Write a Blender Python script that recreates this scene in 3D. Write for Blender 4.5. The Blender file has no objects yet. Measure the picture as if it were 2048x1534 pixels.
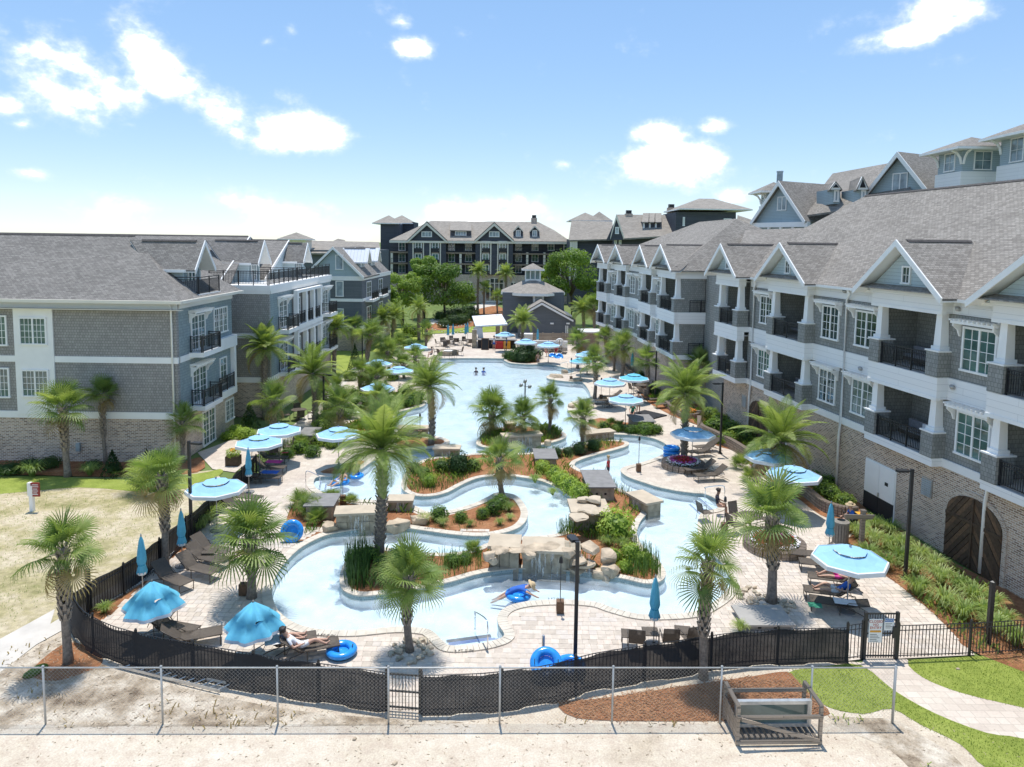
import bpy, bmesh, math, random
from mathutils import Vector, Matrix, noise
from mathutils.geometry import tessellate_polygon
R = math.radians
rnd = random.Random(7)
SC = bpy.context.scene
COL = SC.collection
# ---------------------------------------------------------------- camera
F, CX, CY, H = 1420.0, 1024.0, 615.0, 14.0
PITCH = math.atan(130/1420.0); ROLL = R(0.75)
cam = bpy.data.objects.new('camera', bpy.data.cameras.new('camera')); COL.objects.link(cam)
cam.data.sensor_width = 36; cam.data.lens = F/2048*36
cam.data.shift_y = -(767-CY)/2048
cam.data.clip_start = .1; cam.data.clip_end = 9000
cam.location = (0, 0, H)
cam.matrix_world = Matrix.Translation((0, 0, H)) @ Matrix.Rotation(math.pi/2-PITCH, 4, 'X') @ Matrix.Rotation(ROLL, 4, 'Z')
SC.camera = cam
def ray(x, y):
    u = (x-CX)/F; v = -(y-CY)/F
    c, s = math.cos(ROLL), math.sin(ROLL)
    u, v = u*c-v*s, u*s+v*c
    return Vector((u, math.cos(PITCH)+v*math.sin(PITCH), -math.sin(PITCH)+v*math.cos(PITCH)))
def G(x, y, z=0.0):            # survey: photo point -> point at height z
    r = ray(x, y); p = r*((z-H)/r.z); return Vector((p.x, p.y, z))
def AY(x, y, Y):               # survey: photo point -> point at distance Y
    r = ray(x, y); p = r*(Y/r.y); return Vector((p.x, Y, p.z+H))
# ---------------------------------------------------------------- light
SUN_EL, SUN_AZ = 76.0, 8.0     # sun beyond the pool, high; azimuth from +Y towards -X
wd = bpy.data.worlds.new('World'); SC.world = wd; wd.use_nodes = True
wn = wd.node_tree; wn.nodes.clear()
def N(nt, typ, **kw):
    n = nt.nodes.new(typ)
    for k, v in kw.items():
        if k.startswith('i_'): n.inputs[int(k[2:])].default_value = v
        else: setattr(n, k, v)
    return n
def L(nt, a, b): nt.links.new(a, b)
def math_(nt, op, a, b=None, c=None):
    n = nt.nodes.new('ShaderNodeMath'); n.operation = op
    for i, q in enumerate((a, b, c)):
        if q is None: continue
        if isinstance(q, (int, float)): n.inputs[i].default_value = q
        else: nt.links.new(q, n.inputs[i])
    return n.outputs[0]
sky = N(wn, 'ShaderNodeTexSky', sky_type='NISHITA', sun_disc=False)
sky.sun_elevation = R(SUN_EL); sky.sun_rotation = R(-SUN_AZ); sky.air_density = 1.0; sky.altitude = 1500; sky.dust_density = .05; sky.ozone_density = 1.6
tc = N(wn, 'ShaderNodeTexCoord'); sx = N(wn, 'ShaderNodeSeparateXYZ'); L(wn, tc.outputs['Generated'], sx.inputs[0])
az = math_(wn, 'ARCTAN2', sx.outputs[0], sx.outputs[1]); el = math_(wn, 'ARCSINE', sx.outputs[2])
cb = N(wn, 'ShaderNodeCombineXYZ'); L(wn, az, cb.inputs[0]); L(wn, math_(wn, 'MULTIPLY', el, 1.35), cb.inputs[1])
ae = N(wn, 'ShaderNodeCombineXYZ'); L(wn, az, ae.inputs[0]); L(wn, el, ae.inputs[1])
def wnoise(scale, detail, rough):
    n = N(wn, 'ShaderNodeTexNoise', noise_dimensions='3D'); L(wn, cb.outputs[0], n.inputs['Vector'])
    n.inputs['Scale'].default_value = scale; n.inputs['Detail'].default_value = detail; n.inputs['Roughness'].default_value = rough
    return n.outputs['Fac']
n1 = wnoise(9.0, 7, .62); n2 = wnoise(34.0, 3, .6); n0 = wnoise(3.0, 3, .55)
blobs = []   # clouds of this sky: photo centre, half sizes, tilt, weight
for (bx, by, rx, ry, rot, w) in [
    (135,150,165,70,22,1.1),(60,120,90,45,0,.8),(215,195,75,45,30,.8),(330,140,120,52,32,1.15),(300,95,60,32,10,.7),(430,215,110,48,28,1.0),
    (590,265,115,48,0,1.1),(470,265,55,20,0,.6),(575,195,45,26,0,.5),(5,210,45,28,0,.7),(45,248,35,14,0,.5),(262,250,42,14,0,.5),
    (60,346,42,17,0,.7),(245,425,110,38,0,.62),(545,415,120,40,0,1.0),(540,455,110,22,0,.7),(580,60,24,20,-40,.45),(530,86,26,10,-25,.45),
    (830,95,55,26,0,1.0),(805,45,30,14,0,.6),(925,68,36,24,20,.65),(1330,330,175,55,0,1.15),(1315,268,80,30,0,1.1),(1440,252,60,22,0,.75),
    (1130,328,45,14,0,.6),(1210,345,60,20,0,.6),(1460,395,70,28,0,.8),(1000,425,140,44,0,1.1),(880,425,55,26,-25,.8),(1850,55,165,28,-12,1.15),
    (1890,18,150,36,0,1.0),(700,475,90,20,0,.6),(130,40,30,8,0,.35),(700,272,120,5,0,.25)]:
    d = ray(bx, by).normalized(); a0 = math.atan2(d.x, d.y); e0 = math.asin(d.z)
    ra, re = rx/F*math.cos(a0)*.98, ry/F*1.04
    mp = N(wn, 'ShaderNodeMapping', vector_type='TEXTURE'); L(wn, ae.outputs[0], mp.inputs[0])
    mp.inputs[1].default_value = (a0, e0, 0); mp.inputs[2].default_value = (0, 0, R(-rot)); mp.inputs[3].default_value = (ra, re, 1)
    ln = N(wn, 'ShaderNodeVectorMath', operation='LENGTH'); L(wn, mp.outputs[0], ln.inputs[0])
    blobs.append(math_(wn, 'MULTIPLY_ADD', ln.outputs['Value'], -w, 1.25*w))
b = blobs[0]
for k in blobs[1:]: b = math_(wn, 'SMOOTH_MAX', b, k, .12)
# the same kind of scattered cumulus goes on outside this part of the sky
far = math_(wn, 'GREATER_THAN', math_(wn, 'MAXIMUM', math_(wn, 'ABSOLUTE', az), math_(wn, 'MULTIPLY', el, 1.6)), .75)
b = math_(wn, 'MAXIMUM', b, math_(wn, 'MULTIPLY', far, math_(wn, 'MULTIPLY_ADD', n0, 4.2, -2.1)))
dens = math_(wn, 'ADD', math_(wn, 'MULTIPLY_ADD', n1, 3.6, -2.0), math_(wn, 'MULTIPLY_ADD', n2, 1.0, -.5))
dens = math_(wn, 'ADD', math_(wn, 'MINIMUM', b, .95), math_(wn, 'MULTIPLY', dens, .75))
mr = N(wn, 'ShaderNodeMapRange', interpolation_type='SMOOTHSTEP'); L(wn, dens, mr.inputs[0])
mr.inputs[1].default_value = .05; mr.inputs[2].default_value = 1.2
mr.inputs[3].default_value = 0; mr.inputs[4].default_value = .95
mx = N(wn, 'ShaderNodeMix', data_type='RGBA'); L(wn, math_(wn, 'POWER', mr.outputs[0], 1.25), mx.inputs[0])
SKY_S = .15
hs = N(wn, 'ShaderNodeHueSaturation'); hs.inputs['Saturation'].default_value = 1.6; hs.inputs['Value'].default_value = 1.25; gm = N(wn, 'ShaderNodeGamma'); gm.inputs[1].default_value = .45; L(wn, sky.outputs[0], gm.inputs[0]); L(wn, gm.outputs[0], hs.inputs['Color'])
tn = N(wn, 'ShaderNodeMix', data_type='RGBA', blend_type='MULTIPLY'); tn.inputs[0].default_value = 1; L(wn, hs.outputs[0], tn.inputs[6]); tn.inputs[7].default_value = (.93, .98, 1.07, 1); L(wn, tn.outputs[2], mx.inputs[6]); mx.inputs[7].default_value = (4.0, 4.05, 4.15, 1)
core_ = math_(wn, 'MULTIPLY', math_(wn, 'POWER', mr.outputs[0], 5.0), 22.0); ad = N(wn, 'ShaderNodeMix', data_type='RGBA', blend_type='ADD'); ad.inputs[0].default_value = 1; L(wn, mx.outputs[2], ad.inputs[6]); L(wn, core_, ad.inputs[7])   # cloud hearts raised far above white, extra brightness added as fill light
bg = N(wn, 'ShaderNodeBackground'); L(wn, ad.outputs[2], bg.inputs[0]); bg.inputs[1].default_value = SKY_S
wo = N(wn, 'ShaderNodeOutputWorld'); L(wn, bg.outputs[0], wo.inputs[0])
sl = bpy.data.lights.new('sun', 'SUN'); sl.energy = 2.0; sl.angle = R(.53); sl.color = (1, .96, .9)
so = bpy.data.objects.new('sun', sl); COL.objects.link(so)
a_, e_ = R(SUN_AZ), R(SUN_EL)
so.rotation_euler = Vector((-math.sin(a_)*math.cos(e_), math.cos(a_)*math.cos(e_), math.sin(e_))).to_track_quat('Z', 'Y').to_euler()
so.location = (0, 60, 80)
vs = SC.view_settings; vs.view_transform = 'Standard'; vs.look = 'None'; vs.gamma = 1; vs.exposure = 1.2; vs.use_curve_mapping = False
wd.cycles.sampling_method = 'MANUAL'; wd.cycles.sample_map_resolution = 512
SC.cycles.max_bounces = 5; SC.cycles.diffuse_bounces = 4; SC.cycles.glossy_bounces = 3; SC.cycles.transparent_max_bounces = 12; SC.cycles.caustics_reflective = False; SC.cycles.caustics_refractive = False
# ---------------------------------------------------------------- materials
MATS = {}
def newmat(name):
    m = bpy.data.materials.new(name); m.use_nodes = True; MATS[name] = m
    nt = m.node_tree; return m, nt, nt.nodes['Principled BSDF']
def wallco(nt):                # coordinates that run along and up any wall or roof slope
    g = N(nt, 'ShaderNodeNewGeometry'); c1 = N(nt, 'ShaderNodeVectorMath', operation='CROSS_PRODUCT'); c1.inputs[0].default_value = (0, 0, 1)
    L(nt, g.outputs['True Normal'], c1.inputs[1]); nz = N(nt, 'ShaderNodeVectorMath', operation='NORMALIZE'); L(nt, c1.outputs[0], nz.inputs[0])
    c2 = N(nt, 'ShaderNodeVectorMath', operation='CROSS_PRODUCT'); L(nt, g.outputs['True Normal'], c2.inputs[0]); L(nt, nz.outputs[0], c2.inputs[1])
    d1 = N(nt, 'ShaderNodeVectorMath', operation='DOT_PRODUCT'); L(nt, g.outputs['Position'], d1.inputs[0]); L(nt, nz.outputs[0], d1.inputs[1])
    d2 = N(nt, 'ShaderNodeVectorMath', operation='DOT_PRODUCT'); L(nt, g.outputs['Position'], d2.inputs[0]); L(nt, c2.outputs[0], d2.inputs[1])
    cx = N(nt, 'ShaderNodeCombineXYZ'); L(nt, d1.outputs['Value'], cx.inputs[0]); L(nt, d2.outputs['Value'], cx.inputs[1]); return cx.outputs[0]
def pos(nt): return N(nt, 'ShaderNodeNewGeometry').outputs['Position']
def noi(nt, vec, scale, detail=4, rough=.55):
    n = N(nt, 'ShaderNodeTexNoise'); n.inputs['Scale'].default_value = scale; n.inputs['Detail'].default_value = detail; n.inputs['Roughness'].default_value = rough
    if vec is not None: L(nt, vec, n.inputs['Vector'])
    return n.outputs['Fac']
def ramp(nt, fac, stops):
    r = N(nt, 'ShaderNodeValToRGB'); e = r.color_ramp.elements
    while len(e) < len(stops): e.new(.5)
    for k, (p, c) in enumerate(stops): e[k].position = p; e[k].color = (*c, 1)
    L(nt, fac, r.inputs[0]); return r.outputs[0]
def mixc(nt, fac, a, b, mode='MIX'):
    m = N(nt, 'ShaderNodeMix', data_type='RGBA', blend_type=mode)
    for k, q in ((0, fac), (6, a), (7, b)):
        if hasattr(q, 'is_linked') or isinstance(q, bpy.types.NodeSocket): L(nt, q, m.inputs[k])
        else: m.inputs[k].default_value = q if k == 0 else (*q, 1)
    return m.outputs[2]
def bump(nt, bs, h, strength=.3, dist=.02):
    b = N(nt, 'ShaderNodeBump'); b.inputs['Strength'].default_value = strength; b.inputs['Distance'].default_value = dist
    L(nt, h, b.inputs['Height']); L(nt, b.outputs[0], bs.inputs['Normal'])
def M(name, col, rough=.6, amt=.18, scale=3.0, metal=0, spec=None, bmp=0, bscale=40):
    m, nt, bs = newmat(name); p = pos(nt)
    f = noi(nt, p, scale, 5)
    L(nt, ramp(nt, f, [(.25, tuple(c*(1-amt) for c in col)), (.75, tuple(min(1, c*(1+amt)) for c in col))]), bs.inputs['Base Color'])
    bs.inputs['Roughness'].default_value = rough; bs.inputs['Metallic'].default_value = metal
    if spec is not None: bs.inputs['Specular IOR Level'].default_value = spec
    if bmp: bump(nt, bs, noi(nt, p, bscale, 4), bmp, .02)
    return m
def bricky(name, c1, c2, cm, w, h, mortar, co='wall', bstr=.5, extra=.35, offs=.5, sq=None, noise_sc=.6, bdist=.01, rough=.85):
    m, nt, bs = newmat(name); v = wallco(nt) if co == 'wall' else pos(nt)
    bt = N(nt, 'ShaderNodeTexBrick'); bt.offset = offs; L(nt, v, bt.inputs['Vector'])
    bt.inputs['Color1'].default_value = (*c1, 1); bt.inputs['Color2'].default_value = (*c2, 1); bt.inputs['Mortar'].default_value = (*cm, 1)
    bt.inputs['Scale'].default_value = 1; bt.inputs['Mortar Size'].default_value = mortar; bt.inputs['Mortar Smooth'].default_value = .15
    bt.inputs['Brick Width'].default_value = w; bt.inputs['Row Height'].default_value = h; bt.inputs['Bias'].default_value = 0
    if sq: bt.squash = sq; bt.squash_frequency = 3
    f = noi(nt, v, noise_sc, 5); f2 = noi(nt, v, 14, 3)
    c = mixc(nt, extra, bt.outputs['Color'], ramp(nt, f, [(.3, (.35,)*3), (.7, (.68,)*3)]), 'OVERLAY')
    c = mixc(nt, .25, c, ramp(nt, f2, [(.2, (.3,)*3), (.8, (.7,)*3)]), 'OVERLAY')
    L(nt, c, bs.inputs['Base Color']); bs.inputs['Roughness'].default_value = rough
    inv = math_(nt, 'SUBTRACT', 1, bt.outputs['Fac']); bump(nt, bs, math_(nt, 'MULTIPLY_ADD', f2, .3, inv), bstr, bdist); return m
bricky('brick', (.58, .42, .30), (.20, .115, .075), (.70, .63, .54), .26, .095, .017, bdist=.012)
bricky('brick_pale', (.64, .50, .38), (.34, .23, .16), (.62, .57, .5), .24, .085, .014)
bricky('shake_dark', (.38, .36, .335), (.30, .284, .265), (.145, .137, .128), .17, .17, .009, bstr=.6, extra=.2, offs=.37)
bricky('shake_green', (.325, .325, .30), (.255, .257, .238), (.125, .126, .117), .17, .19, .008, bstr=.6, extra=.2, offs=.37)
bricky('shake_blue', (.31, .38, .385), (.255, .315, .32), (.14, .175, .18), .18, .18, .007, bstr=.5, extra=.15, offs=.37)
bricky('lap_blue', (.40, .49, .52), (.38, .47, .50), (.22, .28, .30), 6.0, .17, .012, bstr=.5, extra=.1)
bricky('lap_pale', (.50, .585, .60), (.48, .565, .58), (.33, .40, .42), 6.0, .18, .012, bstr=.5, extra=.1)
bricky('lap_slate', (.15, .165, .18), (.13, .145, .155), (.075, .08, .09), 5.0, .17, .012, bstr=.5, extra=.15)
bricky('lap_navy', (.088, .092, .112), (.07, .074, .09), (.04, .043, .05), 4.0, .22, .015, bstr=.5, extra=.2)
bricky('white_lap', (.90, .885, .855), (.88, .865, .835), (.63, .62, .60), 7.0, .30, .008, bstr=.4, extra=.08, rough=.5)
bricky('shingle', (.29, .27, .242), (.18, .166, .148), (.11, .10, .09), .24, .125, .010, bstr=.7, extra=.3, noise_sc=.35, bdist=.02, offs=.43)
bricky('shingle_warm', (.33, .302, .265), (.205, .184, .158), (.125, .112, .096), .24, .125, .010, bstr=.7, extra=.3, noise_sc=.35, bdist=.02, offs=.43)
bricky('shingle_far', (.33, .295, .25), (.25, .222, .188), (.17, .15, .125), .5, .28, .012, bstr=.4, extra=.3)
bricky('paving', (.62, .535, .445), (.53, .45, .37), (.42, .355, .29), .44, .30, .009, co='pos', bstr=.3, extra=.4, sq=.7, rough=.8)
bricky('block_wall', (.42, .33, .255), (.30, .235, .18), (.16, .125, .1), .38, .16, .014, bstr=.6)
bricky('tile_line', (.30, .40, .40), (.20, .30, .31), (.45, .5, .5), .1, .1, .008, bstr=.2, rough=.3)
bricky('roof_metal', (.80, .82, .84), (.78, .80, .82), (.5, .52, .55), .45, 30, .02, bstr=.6, extra=.05, rough=.4, offs=0)
bricky('wood_grey', (.43, .35, .27), (.31, .245, .18), (.14, .12, .10), 2.4, .14, .008, bstr=.5, rough=.85)
M('white', (.90, .885, .85), .5, .05, 1.2); M('cream', (.80, .74, .63), .55, .06, 1.0); M('coping', (.60, .535, .44), .75, .2, 2.2, bmp=.2)
M('soffit', (.88, .87, .84), .6, .04); M('black_metal', (.022, .023, .025), .45, .25, 5); M('grey_metal', (.47, .46, .44), .4, .15, 6, metal=.75)
M('ridge_cap', (.09, .08, .075), .85, .4, 8); M('dark', (.018, .018, .02), .8, .2); M('slate_lid', (.23, .22, .21), .75, .2, 2.5, bmp=.15)
M('concrete', (.58, .535, .47), .85, .14, 1.2, bmp=.2); M('stone', (.37, .315, .23), .85, .45, 2.6, bmp=.8, bscale=9)
M('stone_slab', (.52, .43, .315), .8, .16, 1.6, bmp=.35, bscale=14); M('boulder', (.47, .375, .265), .85, .42, 2.0, bmp=.8, bscale=6)
M('sling', (.11, .088, .068), .8, .2, 12); M('frame_bronze', (.07, .055, .042), .45, .2, 6); M('canvas_blue', (.30, .55, .79), .8, .06, 2)
M('canvas_deep', (.13, .50, .68), .8, .12, 4); M('canvas_teal', (.03, .33, .46), .8, .15, 4); M('canvas_white', (.80, .81, .80), .8, .05)
M('tube_blue', (.03, .30, .80), .18, .25, 6, spec=.6); M('skin', (.62, .37, .26), .55, .08, 9); M('skin_dark', (.34, .19, .12), .55, .08, 9); M('hair_dark', (.03, .02, .015), .6, .3, 20)
M('hair_fair', (.45, .30, .14), .6, .3, 20); M('cloth_blue', (.03, .13, .5), .8, .2, 8); M('cloth_green', (.03, .22, .13), .8, .2, 8); M('cloth_white', (.75, .76, .78), .85, .1, 8)
M('cloth_pink', (.65, .06, .3), .8, .2, 8); M('cloth_dark', (.03, .03, .045), .8, .2, 8); M('cloth_grey', (.22, .22, .24), .8, .2, 8); M('straw', (.6, .45, .26), .8, .2, 30)
M('cloth_red', (.5, .04, .04), .8, .2, 8); M('yellow', (.75, .36, .03), .5, .15, 4); M('sign_red', (.30, .035, .03), .5, .08); M('sign_white', (.82, .82, .8), .5, .03); M('sign_blue', (.04, .16, .45), .5, .05)
M('ink', (.02, .02, .02), .6, .1); M('ink_red', (.5, .05, .03), .6, .1); M('ink_orange', (.7, .33, .04), .6, .1); M('wood_dark', (.085, .052, .03), .75, .45, 7, bmp=.5, bscale=20); M('wood_warm', (.16, .09, .048), .75, .4, 9, bmp=.5, bscale=25)
M('trunk', (.25, .205, .165), .95, .45, 9, bmp=.8, bscale=30); M('boot', (.33, .275, .22), .95, .4, 10, bmp=.5); M('bark', (.13, .10, .075), .95, .4, 7, bmp=.8); M('aluminium', (.62, .62, .6), .3, .15, 6, metal=.6)
M('chrome', (.75, .76, .78), .18, .05, metal=1); M('flower_red', (.6, .03, .05), .7, .5, 30); M('flower_pink', (.6, .12, .4), .7, .5, 30); M('flower_white', (.8, .75, .75), .7, .2, 30); M('flower_orange', (.75, .25, .03), .7, .4, 30)
M('wire', (.50, .50, .48), .5, .12, 4, metal=.4); M('bin', (.24, .215, .18), .8, .2, 9); M('pool_step', (.78, .86, .9), .6, .04); M('stripe', (.03, .10, .35), .5, .1); M('slat_far', (.28, .22, .17), .8, .2, 4)
def leafmat(name, c1, c2, c3, trans=.42):
    m, nt, bs = newmat(name); oi = N(nt, 'ShaderNodeObjectInfo'); f = noi(nt, pos(nt), 2.5, 4)
    fac = math_(nt, 'MULTIPLY_ADD', oi.outputs['Random'], .55, math_(nt, 'MULTIPLY_ADD', f, 1.1, -.32))
    c = ramp(nt, fac, [(.1, c1), (.5, c2), (.95, c3)]); L(nt, c, bs.inputs['Base Color'])
    bs.inputs['Roughness'].default_value = .5; bs.inputs['Specular IOR Level'].default_value = .35
    t = N(nt, 'ShaderNodeBsdfTranslucent'); L(nt, mixc(nt, 1, c, (1.25, 1.25, .6), 'MULTIPLY'), t.inputs[0])
    mxs = N(nt, 'ShaderNodeMixShader'); mxs.inputs[0].default_value = trans; L(nt, bs.outputs[0], mxs.inputs[1]); L(nt, t.outputs[0], mxs.inputs[2])
    L(nt, mxs.outputs[0], nt.nodes['Material Output'].inputs[0]); return m
leafmat('fan_leaf', (.10, .17, .05), (.23, .32, .09), (.42, .48, .18)); leafmat('date_leaf', (.12, .185, .05), (.28, .37, .095), (.47, .52, .19))
leafmat('tree_leaf', (.09, .17, .03), (.21, .32, .05), (.36, .46, .09)); leafmat('shrub_leaf', (.07, .15, .025), (.17, .28, .045), (.32, .42, .08)); leafmat('lime_leaf', (.19, .30, .035), (.34, .47, .07), (.50, .60, .13))
leafmat('grass_leaf', (.18, .27, .07), (.33, .43, .13), (.52, .58, .26)); leafmat('reed_leaf', (.04, .09, .025), (.09, .17, .045), (.18, .26, .08)); leafmat('cone_leaf', (.025, .06, .018), (.05, .105, .028), (.09, .16, .04)); leafmat('dry_leaf', (.27, .19, .09), (.40, .30, .15), (.52, .42, .22))
def ground(name, cols, scales, bstr=.4, bsc=30, rough=.95):
    m, nt, bs = newmat(name); p = pos(nt); c = None
    for k, (sc, stops) in enumerate(zip(scales, cols)):
        r = ramp(nt, noi(nt, p, sc, 8, .65), stops); c = r if c is None else mixc(nt, .6, c, r, 'OVERLAY')
    L(nt, c, bs.inputs['Base Color']); bs.inputs['Roughness'].default_value = rough; bs.inputs['Specular IOR Level'].default_value = .15
    bump(nt, bs, noi(nt, p, bsc, 6, .7), bstr, .05); return m
g5 = [(.3, (.36,)*3), (.7, (.64,)*3)]; g6 = [(.25, (.25,)*3), (.75, (.75,)*3)]
ground('sand', [[(.3, (.50, .415, .31)), (.5, (.60, .515, .405)), (.7, (.66, .585, .48))], g5, g6], (.35, 2.5, 18), 1.0, 4)
ground('sand_dirty', [[(.34, (.15, .11, .075)), (.45, (.36, .29, .21)), (.60, (.60, .53, .43))], g6, g6], (.8, 3.5, 20), .7, 9)
ground('dry_lawn', [[(.28, (.20, .20, .07)), (.45, (.42, .36, .20)), (.6, (.58, .49, .35)), (.75, (.40, .37, .17))], g6, g6], (.45, 4, 40), .6, 25)
ground('lawn', [[(.3, (.19, .24, .045)), (.55, (.29, .345, .07)), (.8, (.38, .41, .12))], g5, g6], (.7, 6, 50), .7, 60)
ground('field', [[(.3, (.10, .16, .04)), (.7, (.2, .24, .09))], g5], (.05, .6), .3, 5)
ground('mulch', [[(.3, (.20, .085, .04)), (.5, (.36, .165, .08)), (.75, (.46, .25, .13))], g6, [(.2, (.15,)*3), (.8, (.85,)*3)]], (1.1, 7, 45), .9, 40)
ground('pool_floor', [[(.3, (.78, .88, .925)), (.7, (.87, .925, .945))], [(.3, (.46,)*3), (.7, (.55,)*3)]], (.25, 1.2), .05, 4, .7)
def water():
    m, nt, bs = newmat('water'); nt.nodes.remove(bs); p = pos(nt)
    t = N(nt, 'ShaderNodeBsdfTransparent'); t.inputs[0].default_value = (.88, .955, .985, 1)
    g = N(nt, 'ShaderNodeBsdfGlossy'); g.inputs['Roughness'].default_value = .06
    b1 = N(nt, 'ShaderNodeBump'); b1.inputs['Strength'].default_value = .6; b1.inputs['Distance'].default_value = .05
    hgt = math_(nt, 'MULTIPLY_ADD', noi(nt, p, 3.2, 5, .6), 1.0, math_(nt, 'MULTIPLY', noi(nt, p, 11, 3), .3)); L(nt, hgt, b1.inputs['Height'])
    fr = N(nt, 'ShaderNodeFresnel'); fr.inputs[0].default_value = 1.33; L(nt, b1.outputs[0], fr.inputs['Normal']); L(nt, b1.outputs[0], g.inputs['Normal'])
    ms = N(nt, 'ShaderNodeMixShader'); L(nt, fr.outputs[0], ms.inputs[0]); df = N(nt, 'ShaderNodeBsdfDiffuse'); df.inputs[0].default_value = (.82, .89, .93, 1); m0 = N(nt, 'ShaderNodeMixShader'); L(nt, math_(nt, 'MULTIPLY_ADD', noi(nt, p, .9, 5, .65), .8, -.2), m0.inputs[0]); L(nt, t.outputs[0], m0.inputs[1]); L(nt, df.outputs[0], m0.inputs[2])
    L(nt, m0.outputs[0], ms.inputs[1]); L(nt, g.outputs[0], ms.inputs[2]); L(nt, ms.outputs[0], nt.nodes['Material Output'].inputs[0])
water()
def fallwater():
    m, nt, bs = newmat('fall_water'); bs.inputs['Base Color'].default_value = (.85, .93, .95, 1); bs.inputs['Roughness'].default_value = .15
    t = N(nt, 'ShaderNodeBsdfTransparent'); ms = N(nt, 'ShaderNodeMixShader')
    mp = N(nt, 'ShaderNodeMapping'); mp.inputs['Scale'].default_value = (14, 14, 1.2); L(nt, pos(nt), mp.inputs[0])
    f = math_(nt, 'MULTIPLY_ADD', noi(nt, mp.outputs[0], 1, 4), 2.0, -1.0); L(nt, f, ms.inputs[0]); L(nt, t.outputs[0], ms.inputs[1]); L(nt, bs.outputs[0], ms.inputs[2]); L(nt, ms.outputs[0], nt.nodes['Material Output'].inputs[0])
fallwater()
def glass(name, col, rough=.04):
    m, nt, bs = newmat(name); p = pos(nt)
    L(nt, ramp(nt, noi(nt, p, .9, 3), [(.35, tuple(c*.45 for c in col)), (.65, col)]), bs.inputs['Base Color']); bs.inputs['Roughness'].default_value = rough; bs.inputs['Specular IOR Level'].default_value = .9
    bump(nt, bs, noi(nt, p, 1.3, 2), .06, .03)
glass('glass', (.05, .085, .08)); glass('glass_green', (.11, .22, .19)); glass('glass_pale', (.27, .36, .39)); glass('shutter', (.42, .50, .54), .5); glass('glass_clear', (.15, .22, .20))  # green and clear panes lightened in colour to stand in for reflections
def screen():
    m, nt, bs = newmat('fence_screen'); bs.inputs['Base Color'].default_value = (.016, .017, .02, 1); bs.inputs['Roughness'].default_value = .9
    t = N(nt, 'ShaderNodeBsdfTransparent'); ms = N(nt, 'ShaderNodeMixShader'); f = noi(nt, pos(nt), 1.2, 4)
    L(nt, ramp(nt, f, [(.3, (.93,)*3), (.7, (.985,)*3)]), ms.inputs[0]); L(nt, t.outputs[0], ms.inputs[1]); L(nt, bs.outputs[0], ms.inputs[2]); L(nt, ms.outputs[0], nt.nodes['Material Output'].inputs[0])
screen()
def slingmesh():
    m = MATS['sling']; nt = m.node_tree; bs = nt.nodes['Principled BSDF']; t = N(nt, 'ShaderNodeBsdfTransparent'); ms = N(nt, 'ShaderNodeMixShader'); ms.inputs[0].default_value = .78
    L(nt, t.outputs[0], ms.inputs[1]); L(nt, bs.outputs[0], ms.inputs[2]); L(nt, ms.outputs[0], nt.nodes['Material Output'].inputs[0])
slingmesh()
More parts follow.
